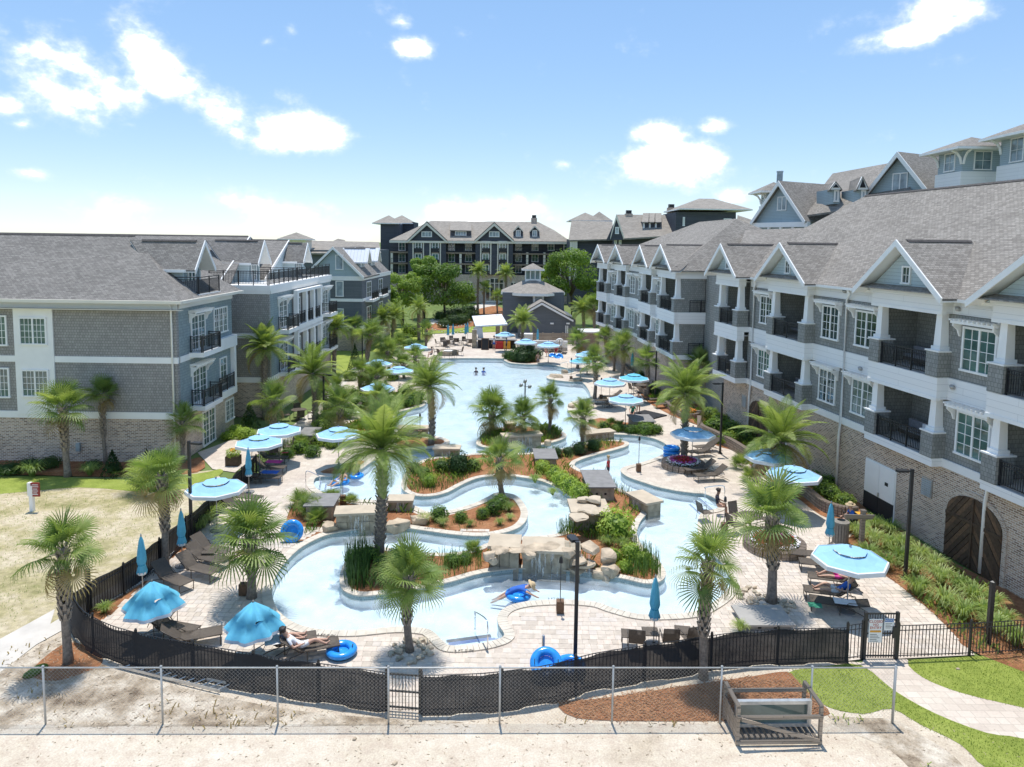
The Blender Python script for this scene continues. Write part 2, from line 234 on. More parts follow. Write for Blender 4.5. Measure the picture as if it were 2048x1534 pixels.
# ---------------------------------------------------------------- mesh helpers
class MB:
    def __init__(s): s.v = []; s.f = []; s.mi = []; s.m = 0
    def face(s, pts): n = len(s.v); s.v += [Vector(p) for p in pts]; s.f.append(tuple(range(n, n+len(pts)))); s.mi.append(s.m); return s
    def hexa(s, p):            # p: bottom 4 (ccw), top 4
        n = len(s.v); s.v += [Vector(q) for q in p]
        for a in ((3,2,1,0),(4,5,6,7),(0,1,5,4),(1,2,6,5),(2,3,7,6),(3,0,4,7)): s.f.append(tuple(n+k for k in a)); s.mi.append(s.m)
        return s
    def box(s, x0, y0, z0, x1, y1, z1): return s.hexa([(x0,y0,z0),(x1,y0,z0),(x1,y1,z0),(x0,y1,z0),(x0,y0,z1),(x1,y0,z1),(x1,y1,z1),(x0,y1,z1)])
    def extr(s, poly, vec):    # polygon pushed along vec
        poly = [Vector(p) for p in poly]; vec = Vector(vec); n = len(s.v); k = len(poly); s.v += poly+[p+vec for p in poly]
        s.f.append(tuple(range(n, n+k))); s.f.append(tuple(range(n+2*k-1, n+k-1, -1))); s.mi += [s.m]*2
        for i in range(k): j = (i+1) % k; s.f.append((n+j, n+i, n+k+i, n+k+j)); s.mi.append(s.m)
        return s
    def tube(s, p0, p1, r0, r1=None, n=6, caps=True): return s.path([p0, p1], [r0, r0 if r1 is None else r1], n, caps)
    def path(s, pts, r, n=6, caps=True):
        pts = [Vector(p) for p in pts]; b = len(s.v)
        if not hasattr(r, '__len__'): r = [r]*len(pts)
        for i, p in enumerate(pts):
            d = (pts[min(i+1, len(pts)-1)]-pts[max(i-1, 0)]).normalized(); q = d.to_track_quat('Z', 'Y') if d.length else Vector((0,0,1)).to_track_quat('Z','Y')
            for k in range(n): a = 2*math.pi*k/n; s.v.append(p+q @ Vector((math.cos(a)*r[i], math.sin(a)*r[i], 0)))
        for i in range(len(pts)-1):
            for k in range(n): j = (k+1) % n; s.f.append((b+i*n+k, b+i*n+j, b+(i+1)*n+j, b+(i+1)*n+k)); s.mi.append(s.m)
        if caps: s.f.append(tuple(b+k for k in reversed(range(n)))); s.f.append(tuple(b+(len(pts)-1)*n+k for k in range(n))); s.mi += [s.m]*2
        return s
    def lathe(s, prof, n=12, c=(0,0,0)):
        b = len(s.v); c = Vector(c)
        for r, z in prof:
            for k in range(n): a = 2*math.pi*k/n; s.v.append(c+Vector((math.cos(a)*r, math.sin(a)*r, z)))
        for i in range(len(prof)-1):
            for k in range(n): j = (k+1) % n; s.f.append((b+i*n+k, b+i*n+j, b+(i+1)*n+j, b+(i+1)*n+k)); s.mi.append(s.m)
        return s
    def torus(s, c, R0, r, n=24, k=10, sq=1.0):
        b = len(s.v); c = Vector(c)
        for i in range(n):
            a = 2*math.pi*i/n
            for j in range(k): t = 2*math.pi*j/k; q = R0+r*math.cos(t); s.v.append(c+Vector((q*math.cos(a), q*math.sin(a), r*sq*math.sin(t))))
        for i in range(n):
            for j in range(k): s.f.append((b+i*k+j, b+((i+1)%n)*k+j, b+((i+1)%n)*k+(j+1)%k, b+i*k+(j+1)%k)); s.mi.append(s.m)
        return s
    def sheet(s, loops, z):    # flat polygon with holes
        loops = [[Vector((p[0], p[1], 0)) for p in l] for l in loops]; b = len(s.v)
        for l in loops: s.v += [Vector((p.x, p.y, z)) for p in l]
        for t in tessellate_polygon(loops):
            a, c, d = (s.v[b+i] for i in t); s.f.append(tuple(b+i for i in (t if (c-a).cross(d-a).z > 0 else t[::-1]))); s.mi.append(s.m)
        return s
    def ring(s, loop, z0, z1):
        k = len(loop)
        for i in range(k): a = loop[i]; c = loop[(i+1) % k]; s.face([(a[0],a[1],z0),(c[0],c[1],z0),(c[0],c[1],z1),(a[0],a[1],z1)])
        return s
    def rock(s, c, sx, sy, sz, seed, n=2, cut=0):
        bm = bmesh.new(); bmesh.ops.create_icosphere(bm, subdivisions=n, radius=1); b = len(s.v); rr = random.Random(seed); o = Vector((rr.uniform(0,50), rr.uniform(0,50), 0)); a = rr.uniform(0, 3)
        pls = [(Vector((rr.gauss(0,1), rr.gauss(0,1), rr.gauss(0,.8))).normalized(), rr.uniform(.55,.8)) for _ in range(cut)]+([(Vector((rr.uniform(-.15,.15), rr.uniform(-.15,.15), 1)).normalized(), .55)] if cut else [])
        for v in bm.verts:
            p = v.co.copy(); k = 1+.55*noise.noise(p*1.3+o)+.2*noise.noise(p*3.1+o); p = p*k
            for pn, pd in pls:
                dd = p.dot(pn)
                if dd > pd: p = p-pn*(dd-pd)*.96
            p = Vector((max(-.85, min(.85, p.x))*sx, max(-.85, min(.85, p.y))*sy, max(-.7, min(.7, p.z))*sz))
            p.rotate(Matrix.Rotation(a, 3, 'Z')); s.v.append(Vector(c)+p)
        for f in bm.faces: s.f.append(tuple(b+v.index for v in f.verts)); s.mi.append(s.m)
        bm.free(); return s
    def data(s, name, mats, smooth=False, shift=None):
        me = bpy.data.meshes.new(name); sh = shift or Vector((0,0,0)); me.from_pydata([v-sh for v in s.v], [], s.f); me.update()
        for m in (mats if isinstance(mats, (list, tuple)) else [mats]): me.materials.append(MATS[m])
        if isinstance(mats, (list, tuple)): me.polygons.foreach_set('material_index', s.mi)
        if smooth: me.polygons.foreach_set('use_smooth', [True]*len(me.polygons))
        return me
    def build(s, name, mats, parent=None, smooth=False):
        o = bpy.data.objects.new(name, s.data(name, mats, smooth, rootloc(parent))); COL.objects.link(o)
        if parent: o.parent = parent
        return o
def rootloc(o):
    if o is None: return Vector((0,0,0))
    while o.parent: o = o.parent
    return Vector(o.location)
def tag(o, label, cat, group=None):
    o['label'] = label; o['category'] = cat
    if group: o['group'] = group
    return o
def struct(o, kind='structure'): o['kind'] = kind; return o
def thing(name, label, cat, loc=(0,0,0), rz=0, group=None):
    o = bpy.data.objects.new(name, None); o.empty_display_size = .2; COL.objects.link(o); o.location = loc; o.rotation_euler = (0,0,rz); return tag(o, label, cat, group)
def inst(kit, name, label, cat, loc, rz=0, sc=1, group=None, tilt=(0,0)):   # a thing from shared part meshes
    t = thing(name, label, cat, loc, rz, group); t.rotation_euler = (tilt[0], tilt[1], rz); t.scale = (sc,)*3 if not hasattr(sc, '__len__') else sc
    addkit(kit, t); return t
def addkit(kit, parent):
    for nm, me, mt, subs in kit:
        o = bpy.data.objects.new(nm, me); COL.objects.link(o); o.parent = parent
        if mt is not None: o.matrix_local = mt
        if subs: addkit(subs, o)
class Fac:                     # a facade line: s along it, n outward, z up
    def __init__(s, p0, p1, out):
        s.o = Vector((p0[0], p0[1], 0)); d = Vector((p1[0]-p0[0], p1[1]-p0[1], 0)); s.len = d.length; s.d = d.normalized(); s.n = Vector((s.d.y, -s.d.x, 0))
        if s.n.dot(Vector((out[0], out[1], 0))) < 0: s.n = -s.n
    def P(s, a, n, z): return s.o+s.d*a+s.n*n+Vector((0,0,z))
    def box(s, mb, a0, a1, n0, n1, z0, z1):
        p = [s.P(a,n,z) for z in (z0,z1) for a,n in ((a0,n0),(a1,n0),(a1,n1),(a0,n1))]
        if s.d.cross(s.n).z < 0: p = [p[k] for k in (3,2,1,0,7,6,5,4)]
        mb.hexa(p); return mb
def smooth_loop(pts, n=4):     # closed Catmull-Rom
    out = []; k = len(pts)
    for i in range(k):
        p0, p1, p2, p3 = (Vector(pts[(i+j) % k]).to_2d() for j in (-1,0,1,2))
        for t in range(n):
            t /= n; out.append(.5*((2*p1)+(-p0+p2)*t+(2*p0-5*p1+4*p2-p3)*t*t+(-p0+3*p1-3*p2+p3)*t**3))
    return out
def smooth_path(pts, n=5):
    pts = [Vector(p) for p in pts]; out = []
    for i in range(len(pts)-1):
        p0 = pts[max(i-1,0)]; p1 = pts[i]; p2 = pts[i+1]; p3 = pts[min(i+2,len(pts)-1)]
        for t in range(n): t /= n; out.append(.5*((2*p1)+(-p0+p2)*t+(2*p0-5*p1+4*p2-p3)*t*t+(-p0+3*p1-3*p2+p3)*t**3))
    return out+[pts[-1]]
def area(l): return .5*sum(l[i][0]*l[(i+1)%len(l)][1]-l[(i+1)%len(l)][0]*l[i][1] for i in range(len(l)))
def offset(loop, d):           # + grows outward
    k = len(loop); sg = 1 if area(loop) > 0 else -1; out = []
    for i in range(k):
        t = (Vector(loop[(i+1)%k])-Vector(loop[i-1])); t = t.normalized() if t.length else Vector((1,0)); out.append(Vector(loop[i])+Vector((t.y,-t.x))*d*sg)
    return out
def inside(p, loop):
    r = False; x, y = p[0], p[1]; j = len(loop)-1
    for i in range(len(loop)):
        a, b = loop[i], loop[j]
        if (a[1] > y) != (b[1] > y) and x < (b[0]-a[0])*(y-a[1])/(b[1]-a[1])+a[0]: r = not r
        j = i
    return r
ORD = 'zeroth first second third fourth fifth sixth seventh eighth ninth tenth eleventh twelfth thirteenth fourteenth fifteenth sixteenth seventeenth eighteenth nineteenth twentieth'.split()
def nth(k): return ORD[k] if k < 21 else 'twenty-'+ORD[k-20]
def GL(pts, z=0): return [G(x, y, z).to_2d() for x, y in pts]
# ---------------------------------------------------------------- ground, pool, deck
POOL_PX = [(674,1066),(713,1060),(764,1056),(791,1054),(850,1062),(908,1070),(965,1073),(1014,1065),(1043,1052),(1055,1032),(1050,1013),(1030,992),(995,987),(975,996),(949,1008),(900,1022),(857,1025),(835,1016),(800,1003),(760,1002),(713,1000),(680,996),(650,988),(628,974),(632,956),(668,953),(703,950),(724,938),(748,922),(790,905),(850,899),(888,892),(899,884),(888,877),(860,872),(810,868),(784,856),(780,846),(786,835),(801,824),(824,818),(847,812),(858,795),(856,770),(862,748),(874,732),(879,724),(884,717.5),(1000,717.5),(1008,721),(1023,727),(1064,729.5),(1094,728.5),(1129,736),(1149,743),(1135,748),(1103,750),(1093,755),(1105,760),(1140,764),(1166,766),(1182,793),(1163,800),(1141,806),(1135,817),(1147,838),(1170,855),(1190,864),(1226,869),(1265,871),(1301,876),(1327,886),(1337,896),(1330,907),(1311,917),(1278,928),(1252,934),(1242,940),(1245,947),(1259,956),(1285,965),(1317,975),(1356,983),(1389,987),(1410,989),(1432,999),(1441,1011),(1433,1019),(1410,1024),(1399,1034),(1396,1058),(1404,1083),(1425,1108),(1447,1130),(1458,1148),(1462,1166),(1455,1183),(1435,1202),(1402,1221),(1373,1228),(1324,1231),(1275,1230),(1226,1218),(1193,1207),(1144,1202),(1083,1203),(1040,1208),(1011,1218),(996,1234),(999,1252),(1010,1273),(985,1285),(945,1292),(900,1294),(884,1284),(865,1266),(845,1259),(791,1256),(713,1263),(650,1262),(607,1255),(572,1239),(550,1215),(543,1183),(556,1144),(595,1101),(640,1076)]
ISL_PX = [(681,1152),(683,1175),(697,1187),(724,1193),(771,1189),(830,1180),(900,1165),(965,1147),(1040,1138),(1128,1142),(1177,1146),(1226,1154),(1258,1161),(1291,1168),(1317,1165),(1330,1153),(1327,1137),(1311,1117),(1291,1101),(1276,1081),(1273,1062),(1281,1042),(1293,1026),(1287,1005),(1262,990),(1230,975),(1200,962),(1177,948),(1157,939),(1148,931),(1157,922),(1193,910),(1242,897),(1257,890),(1252,884),(1226,881),(1192,881),(1160,891),(1110,901),(1060,907),(1000,908),(950,908),(918,912),(885,914),(850,920),(825,933),(810,950),(803,968),(808,982),(830,992),(861,993),(893,986),(928,968),(960,956),(1008,952),(1047,956),(1083,963),(1112,975),(1135,990),(1150,1005),(1149,1028),(1143,1055),(1110,1070),(1040,1077),(980,1087),(950,1099),(900,1108),(820,1105),(760,1096),(720,1099),(697,1114),(687,1135)]
ISM_PX = [(953,888),(959,876),(971,865),(997,857),(1041,853),(1100,856),(1129,867),(1130,876),(1111,884),(1079,891),(1050,896),(1012,898),(968,895)]
POOL = smooth_loop(GL(POOL_PX), 4); ISL = smooth_loop(GL(ISL_PX), 4); ISM = smooth_loop(GL(ISM_PX), 4)
FLEFT = [G(x, y, 1.2).to_2d() for x, y in ((144,1188),(212,1148),(277,1112),(360,1046),(431,988),(485,936),(512,912))]
FFRONT = [G(x, y, 1.2).to_2d() for x, y in ((144,1188),(157,1210),(172,1225),(219,1249),(292,1269),(402,1289),(560,1316),(660,1329),(773,1345),(843,1350),(967,1346),(1100,1329),(1189,1306),(1340,1283),(1491,1262),(1594,1257),(1696,1255))]
GATE0, GATE1 = G(1727,1318).to_2d(), G(1790,1318).to_2d()
BED_EDGE = GL([(1690,1083),(1752,1138),(1803,1174),(1865,1225),(1898,1258),(1950,1310)])
DECK = FLEFT+GL([(545,905),(590,872),(640,815),(690,768),(725,738),(775,712),(850,694),(866,668),(1000,664),(1150,664),(1210,690),(1240,725),(1262,752),(1290,800),(1345,832),(1398,852),(1425,888),(1480,906),(1510,942),(1580,985),(1640,1030),(1700,1046),(1725,1050)])+BED_EDGE+[GATE1, GATE0]+FFRONT[:0:-1]
def sheet(name, loops, z, mat, kind='structure'):
    o = MB().sheet(loops, z).build(name, mat); o['kind'] = kind; return o
sheet('ground', [[Vector((-4000,-300)),Vector((4000,-300)),Vector((4000,6000)),Vector((-4000,6000))], offset(POOL, .6)], -.04, 'field')
sand = [Vector((-90,2)),Vector((90,2)),Vector((90,22.6))]+GL([(2048,1330),(1790,1330)])+FFRONT[:0:-1]+[FFRONT[0]]+GL([(142,1252),(73,1290),(0,1345)])+[Vector((-90,22.0))]
sheet('sandy_lot', [sand], 0, 'sand')
sheet('dirt_patch', [smooth_loop(GL([(-60,1372),(70,1300),(135,1268),(165,1300),(226,1338),(440,1392),(600,1422),(770,1437),(930,1446),(600,1453),(250,1452),(-60,1452)]), 3)], .004, 'sand_dirty')
sheet('dirt_patch', [smooth_loop(GL([(1640,1432),(1720,1436),(1790,1440),(1850,1475),(1905,1510),(1940,1560),(1850,1560),(1780,1500),(1690,1460)]), 3)], .004, 'sand_dirty')
sheet('dirt_patch', [smooth_loop(GL([(60,1350),(95,1310),(140,1285),(190,1300),(205,1325),(170,1345),(110,1362)]), 4)], .008, 'mulch')
lawnL = GL([(-500,1000),(0,952),(240,956),(430,940)])+[p+Vector((-.9,.1)) for p in (FLEFT[5],FLEFT[4],FLEFT[3],FLEFT[2],FLEFT[1],FLEFT[0])]+GL([(110,1218),(0,1278),(-700,1600)])
sheet('lawn', [lawnL], 0.002, 'dry_lawn')
sheet('lawn', [smooth_loop(GL([(-400,975),(0,953),(240,957),(390,948),(440,938),(440,950),(380,975),(300,985),(160,975),(0,988),(-400,1015)]), 3)], .007, 'lawn')
sheet('footpath', [GL([(-700,1600),(0,1278),(110,1218)])+[p+Vector((-.9,.1)) for p in FLEFT]+[p+Vector((-.02,0)) for p in FLEFT[::-1]]+GL([(142,1251),(73,1289),(0,1345),(-700,1700)])], .006, 'concrete')
sheet('lawn', [smooth_loop(GL([(1573,1347),(1614,1386),(1660,1416),(1727,1428),(1783,1418),(1840,1449),(1922,1490),(1985,1545),(2200,1640),(2200,1530),(2048,1478),(1973,1466),(1870,1427),(1788,1381),(1722,1331),(1650,1333)]), 3)], .010, 'lawn')
sheet('lawn', [smooth_loop(GL([(1816,1323),(1845,1355),(1922,1386),(2048,1416),(2200,1450),(2200,1345),(2048,1310),(1960,1312),(1880,1318)]), 3)], .010, 'lawn')
sheet('paved_path', [GL([(1727,1319),(1814,1319),(1845,1352),(1922,1384),(2048,1413),(2250,1460),(2250,1560),(2048,1482),(1973,1470),(1870,1430),(1788,1384),(1722,1334)])], .006, 'paving')
deck = sheet('pool_deck', [DECK, POOL], .008, 'paving')
sheet('patio', [GL([(395,905),(462,880),(500,880),(520,905),(470,945),(425,938)])], .006, 'paving')
sheet('footpath', [smooth_loop(GL([(648,800),(655,770),(700,740),(722,730),(728,738),(700,765),(690,790),(650,835),(600,870),(560,890),(545,880),(600,840)]), 3)], .006, 'concrete')
sheet('lawn', [smooth_loop(GL([(655,700),(722,698),(728,720),(700,738),(660,765),(645,740)]), 3)], .002, 'lawn')
sheet('lawn', [smooth_loop(GL([(780,660),(860,652),(1010,652),(1010,663),(865,667),(830,690),(760,705),(735,690)]), 3)], .002, 'lawn')
sheet('footpath', [smooth_loop(GL([(860,640),(930,618),(985,600),(1000,606),(950,628),(880,648)]), 3)], .012, 'concrete')
def mulch(px, z=.016, grow=0): return struct(MB().sheet([smooth_loop(GL(px), 3)], z).build('mulch_bed', 'mulch'))
mulch([(180,1222),(255,1186),(330,1130),(365,1075),(430,1000),(450,985),(445,1005),(400,1060),(350,1135),(300,1180),(230,1238),(195,1240)])
mulch([(1690,1083),(1752,1138),(1803,1174),(1865,1225),(1898,1258),(1960,1310),(2250,1400),(2250,1290),(1985,1165),(1870,1105),(1775,1048)])
mulch([(1118,1406),(1154,1437),(1300,1443),(1450,1442),(1590,1438),(1660,1428),(1625,1395),(1594,1362),(1572,1344),(1500,1354),(1358,1374),(1200,1398)])
mulch([(-300,960),(0,950),(237,954),(395,945),(400,915),(330,925),(0,918),(-300,918)])
mulch([(592,1085),(640,1066),(700,1052),(790,1046),(850,1054),(908,1062),(965,1065),(1008,1058),(1035,1047),(1045,1032),(1041,1014),(1025,999),(997,995),(952,1015),(900,1030),(850,1033),(800,1016),(740,1012),(700,1008),(655,1000),(612,990),(585,1010),(572,1050)])
mulch([(640,944),(690,928),(728,922),(712,942),(680,948)])
mulch([(585,905),(640,892),(700,884),(755,878),(768,855),(740,832),(700,845),(640,870),(592,886)])
mulch([(750,826),(790,822),(838,808),(845,793),(800,782),(752,800)])
mulch([(1174,848),(1205,860),(1260,864),(1315,866),(1322,856),(1300,846),(1250,845),(1200,836)])
mulch([(1012,722),(1030,725),(1070,726),(1078,715),(1060,702),(1030,702),(1014,710)])
mulch([(850,660),(900,635),(985,612),(1010,622),(1000,640),(930,655)], .02)
mulch([(1290,800),(1345,832),(1398,852),(1425,888),(1480,906),(1510,942),(1580,985),(1640,1030),(1700,1046),(1740,1030),(1690,985),(1600,930),(1520,880),(1440,830),(1380,790),(1330,770),(1300,765),(1280,775)], .02)
mulch([(1195,700),(1225,712),(1258,748),(1275,770),(1290,762),(1262,728),(1228,690),(1205,680)])
mulch([(800,893),(850,893),(884,888),(892,884),(880,879),(850,876),(812,873),(795,880)])
# the basin
pool = thing('swimming_pool', 'winding lazy river and lagoon pool with pale blue water', 'pool'); del pool['category']; del pool['label']; struct(pool)
MB().sheet([offset(POOL, .12)], -.5).build('basin_floor', 'pool_floor', pool)
MB().ring(POOL if area(POOL) < 0 else POOL[::-1], -.5, -.22).build('basin_wall', 'pool_floor', pool)
MB().ring(POOL if area(POOL) < 0 else POOL[::-1], -.22, .0).build('waterline_tile', 'tile_line', pool)
struct(MB().sheet([offset(POOL, .02)], -.13).build('water', 'water'))
def coping(loop, w, parent, name='coping', seg=.62):   # coping stones, each its own piece near the camera, one band far off
    acc = 0; cur = [0]; out = offset(loop, w); k = len(loop); far = MB(); cnt = 0; ln = sum((Vector(loop[(i+1)%k])-Vector(loop[i])).length for i in range(k))
    inn = offset(loop, -.03*(1 if w > 0 else -1))
    for i in range(k):
        j = (i+1) % k; L_ = (Vector(loop[j])-Vector(loop[i])).length; ns = max(1, round(L_/seg))
        for q in range(ns):
            a0, a1 = q/ns, (q+1)/ns; g = min(.006/max(L_/ns, .05), .1); a0 += g/ns; a1 -= g/ns
            P = lambda l, t: Vector(l[i]).lerp(Vector(l[j]), t)
            z1 = .05+.002*((i*7+q*3) % 3); c = [P(inn,a0), P(inn,a1), P(out,a1), P(out,a0)]
            if area(c) < 0: c = c[::-1]
            mb = MB() if (P(loop,.5).y < 34 and cnt < 300) else far
            mb.hexa([(p.x,p.y,.001) for p in c]+[(p.x,p.y,z1) for p in c])
            if mb is not far: mb.build(name+'_stone', 'coping', parent); cnt += 1
    struct(far.build(name, 'coping', parent), 'stuff')
coping(POOL, .36, pool)
for lp, lab in ((ISL, ''), (ISM, '')):
    isl = struct(thing('planted_island', 'x', 'x')); del isl['label']; del isl['category']
    MB().ring(lp if area(lp) > 0 else lp[::-1], -.5, -.22).build('island_wall', 'pool_floor', isl); MB().ring(lp if area(lp) > 0 else lp[::-1], -.22, .002).build('waterline_tile', 'tile_line', isl)
    coping(lp, -.30, isl); inn = offset(lp, -.3); mb = MB().sheet([inn], .03); mb.build('mulch_bed', 'mulch', isl)
# steps into the water with blue nosing stripes
def steps(pa, pb, inward, n, name):
    st = struct(thing('x', 'x', 'x')); del st['label']; del st['category']; st.name = name
    f = Fac(pa, pb, inward)
    for k in range(n):
        w = f.len*(1-.06*k); a = (f.len-w)/2; z = -.16-.14*k
        f.box(MB(), a, a+w, .30*k-.15, .30*(k+1), -.5, z).build('step', 'pool_step', st); f.box(MB(), a+.1, a+w-.1, .30*(k+1)-.07, .30*(k+1)-.01, z+.001, z+.006).build('stripe', 'stripe', st)
steps(G(893,1291).to_2d(), G(1006,1276).to_2d(), (0,1), 4, 'pool_steps'); steps(G(1406,989).to_2d(), G(1438,1016).to_2d(), (-1,0), 3, 'pool_steps'); steps(G(629,972).to_2d(), G(633,957).to_2d(), (1,0), 3, 'pool_steps')
# paving stones: the nearest ones each a piece, the next ones joined
near, joined = [], MB(); stone_meshes = {}
poolout = offset(POOL, .40); x = -14.5; rr = random.Random(3)
deckin = DECK
rows = []; y = 18.6
while y < 33.5:
    h = .30; xx = -15.0+rr.uniform(0, .3)
    while xx < 17.5:
        w = rr.choice((.22, .30, .30, .45)); c = [(xx+.006, y+.006), (xx+w-.006, y+.006), (xx+w-.006, y+h-.006), (xx+.006, y+h-.006)]
        if all(inside(p, deckin) for p in c) and not any(inside(p, poolout) for p in c): rows.append((y*1.0, xx, w, h, c))
        xx += w
    y += h
cands = sorted(rows, key=lambda r: (r[1]+r[2]/2)**2*.2+r[0]**2)
PAVMATS = []
for k, cc in enumerate(((.64,.555,.465), (.58,.50,.415), (.52,.445,.365), (.63,.53,.44), (.58,.51,.44))): M('paver_%d' % k, cc, .82, .14, 5, bmp=.25, bscale=30); PAVMATS.append('paver_%d' % k)
for k, (yy, xx, w, h, c) in enumerate(cands):
    mi = rr.choice((0,0,1,1,2,3,3,4))
    if k < 300:
        key = (round(w, 2), mi)
        if key not in stone_meshes: stone_meshes[key] = MB().box(-w/2+.006, -h/2+.006, 0, w/2-.006, h/2-.006, .030).data('paver', PAVMATS[mi])
        o = bpy.data.objects.new('paver', stone_meshes[key]); COL.objects.link(o); o.parent = deck; o.location = (xx+w/2, yy+h/2, -.005+rr.uniform(-.002, .002))
    else:
        joined.m = mi; joined.hexa([(p[0],p[1],-.02) for p in c]+[(p[0],p[1],.025+rr.uniform(-.002,.002)) for p in c])
o = joined.build('paver_field', PAVMATS, deck); o['kind'] = 'stuff'
# depth markers set in the coping
def text(body, size, loc, rot, mat, name, parent=None):
    cu = bpy.data.curves.new(name, 'FONT'); cu.body = body; cu.size = size; cu.align_x = 'CENTER'; cu.align_y = 'CENTER'; cu.extrude = .002
    ob = bpy.data.objects.new(name, cu); COL.objects.link(ob); dg = bpy.context.evaluated_depsgraph_get(); me = bpy.data.meshes.new_from_object(ob.evaluated_get(dg)); bpy.data.objects.remove(ob); bpy.data.curves.remove(cu)
    me.materials.clear(); me.materials.append(MATS[mat]); o = bpy.data.objects.new(name, me); COL.objects.link(o); o.rotation_euler = rot
    if parent: o.parent = parent; o.location = Vector(loc)-rootloc(parent)
    else: o.location = loc
    return o
for (px, py, az_) in ((652,1270,-4), (928,1301,6), (1112,1197,2), (1313,979,-14), (862,1057,-4)):
    text('3 FT 0 IN', .17, G(px, py, .062), (0, 0, R(az_)), 'ink', 'depth_marker', pool)
# ---------------------------------------------------------------- building parts
def window(root, f, s0, s1, z0, z1, sashes=2, cols=2, rows=4, n=0.0, gl='glass', lites=False, name='window', frame='white', cas=.10):
    mb = MB(); sw = (s1-s0-2*cas)/sashes
    f.box(mb, s0, s1, n, n+.08, z1-cas, z1); f.box(mb, s0-.03, s1+.03, n, n+.11, z0, z0+cas); f.box(mb, s0, s0+cas, n, n+.075, z0+cas, z1-cas); f.box(mb, s1-cas, s1, n, n+.075, z0+cas, z1-cas)
    for k in range(sashes):
        a = s0+cas+k*sw; e = a+sw
        if k: f.box(mb, a-.05, a+.05, n, n+.07, z0+cas, z1-cas)
        for c in range(1, cols): q = a+(e-a)*c/cols; f.box(mb, q-.014, q+.014, n+.02, n+.05, z0+cas, z1-cas)
        for r in range(1, rows): q = z0+cas+(z1-z0-2*cas)*r/rows; f.box(mb, a, e, n+.02, n+.047, q-.014, q+.014)
    w = mb.build(name, frame, root)
    if lites:
        for k in range(sashes):
            for c in range(cols):
                for r in range(rows):
                    a = s0+cas+k*sw+sw*c/cols; zz = z0+cas+(z1-z0-2*cas)*r/rows; f.box(MB(), a, a+sw/cols, n+.01, n+.024, zz, zz+(z1-z0-2*cas)/rows).build('pane', gl, w)
    else:
        for k in range(sashes): a = s0+cas+k*sw; f.box(MB(), a, a+sw, n+.01, n+.024, z0+cas, z1-cas).build('pane', gl, w)
    return w
BAL = {}
def railing(root, p0, p1, z0, h=1.05, single=False, step=.115):
    f = Fac(p0, p1, (0,-1)); mb = MB(); f.box(mb, 0, f.len, -.03, .03, z0+h-.05, z0+h); f.box(mb, 0, f.len, -.02, .02, z0+.09, z0+.13); f.box(mb, 0, f.len, -.018, .018, z0+h-.19, z0+h-.155)
    k = max(1, round(f.len/1.3))
    for i in range(k+1): q = min(max(f.len*i/k, .025), f.len-.025); f.box(mb, q-.03, q+.03, -.032, .032, z0, z0+h+.03)
    m = int(f.len/step)
    if not single:
        for i in range(1, m): q = f.len*i/m; f.box(mb, q-.011, q+.011, -.011, .011, z0+.13, z0+h-.19)
    r = mb.build('balcony_railing', 'black_metal', root)
    if single:
        key = round(h, 2)
        if key not in BAL: BAL[key] = MB().box(-.012, -.012, .13, .012, .012, h-.05).data('baluster', 'black_metal')
        rl = rootloc(root)
        for i in range(1, m):
            o = bpy.data.objects.new('baluster', BAL[key]); COL.objects.link(o); o.parent = r; o.location = f.P(f.len*i/m, 0, z0)-rl
    return r
def slab(root, name, poly, mat, th=.16): return MB().extr(poly, (0,0,-th)).build(name, mat, root)
def ridgecap(root, a, b): a, b = Vector(a), Vector(b); d = (b-a).normalized(); s = d.cross(Vector((0,0,1))).normalized()*.14; MB().hexa([a-s-Vector((0,0,.06)),a+s-Vector((0,0,.06)),b+s-Vector((0,0,.06)),b-s-Vector((0,0,.06)),a-s*.3+Vector((0,0,.05)),a+s*.3+Vector((0,0,.05)),b+s*.3+Vector((0,0,.05)),b-s*.3+Vector((0,0,.05))]).build('ridge_vent', 'ridge_cap', root)
def gable(root, f, a0, a1, zb, za, nf, nb_base, nb_top, wall_n, wallmat, roofmat, trim='white', win=None, soff='soffit'):
    m = (a0+a1)/2; P = f.P
    for s_, e in ((a0, -1), (a1, 1)):
        poly = [P(s_, nf, zb), P(m, nf, za), P(m, nb_top, za), P(s_, nb_base, zb)]
        MB().extr(poly, (0,0,-.10)).build('gable_roof', roofmat, root)
        MB().extr([p-Vector((0,0,.104)) for p in poly], (0,0,-.05)).build('soffit', soff, root)
        MB().extr([P(s_, nf+.004, zb+.03), P(m, nf+.004, za+.03), P(m, nf+.004, za-.30), P(s_-e*.06, nf+.004, zb-.24)], f.n*.07).build('rake_board', trim, root)
    if wallmat: MB().extr([P(a0+.35, wall_n, zb+.0), P(a1-.35, wall_n, zb+.0), P(m, wall_n, za-.36)], f.n*-.2).build('gable_wall', wallmat, root)
    if win: w, z0, z1 = win; window(root, f, m-w/2, m+w/2, z0, z1, 1, 2, 2, wall_n, 'glass', cas=.09)
    ridgecap(root, P(m, nb_top*.82, za), P(m, nf-.5, za))
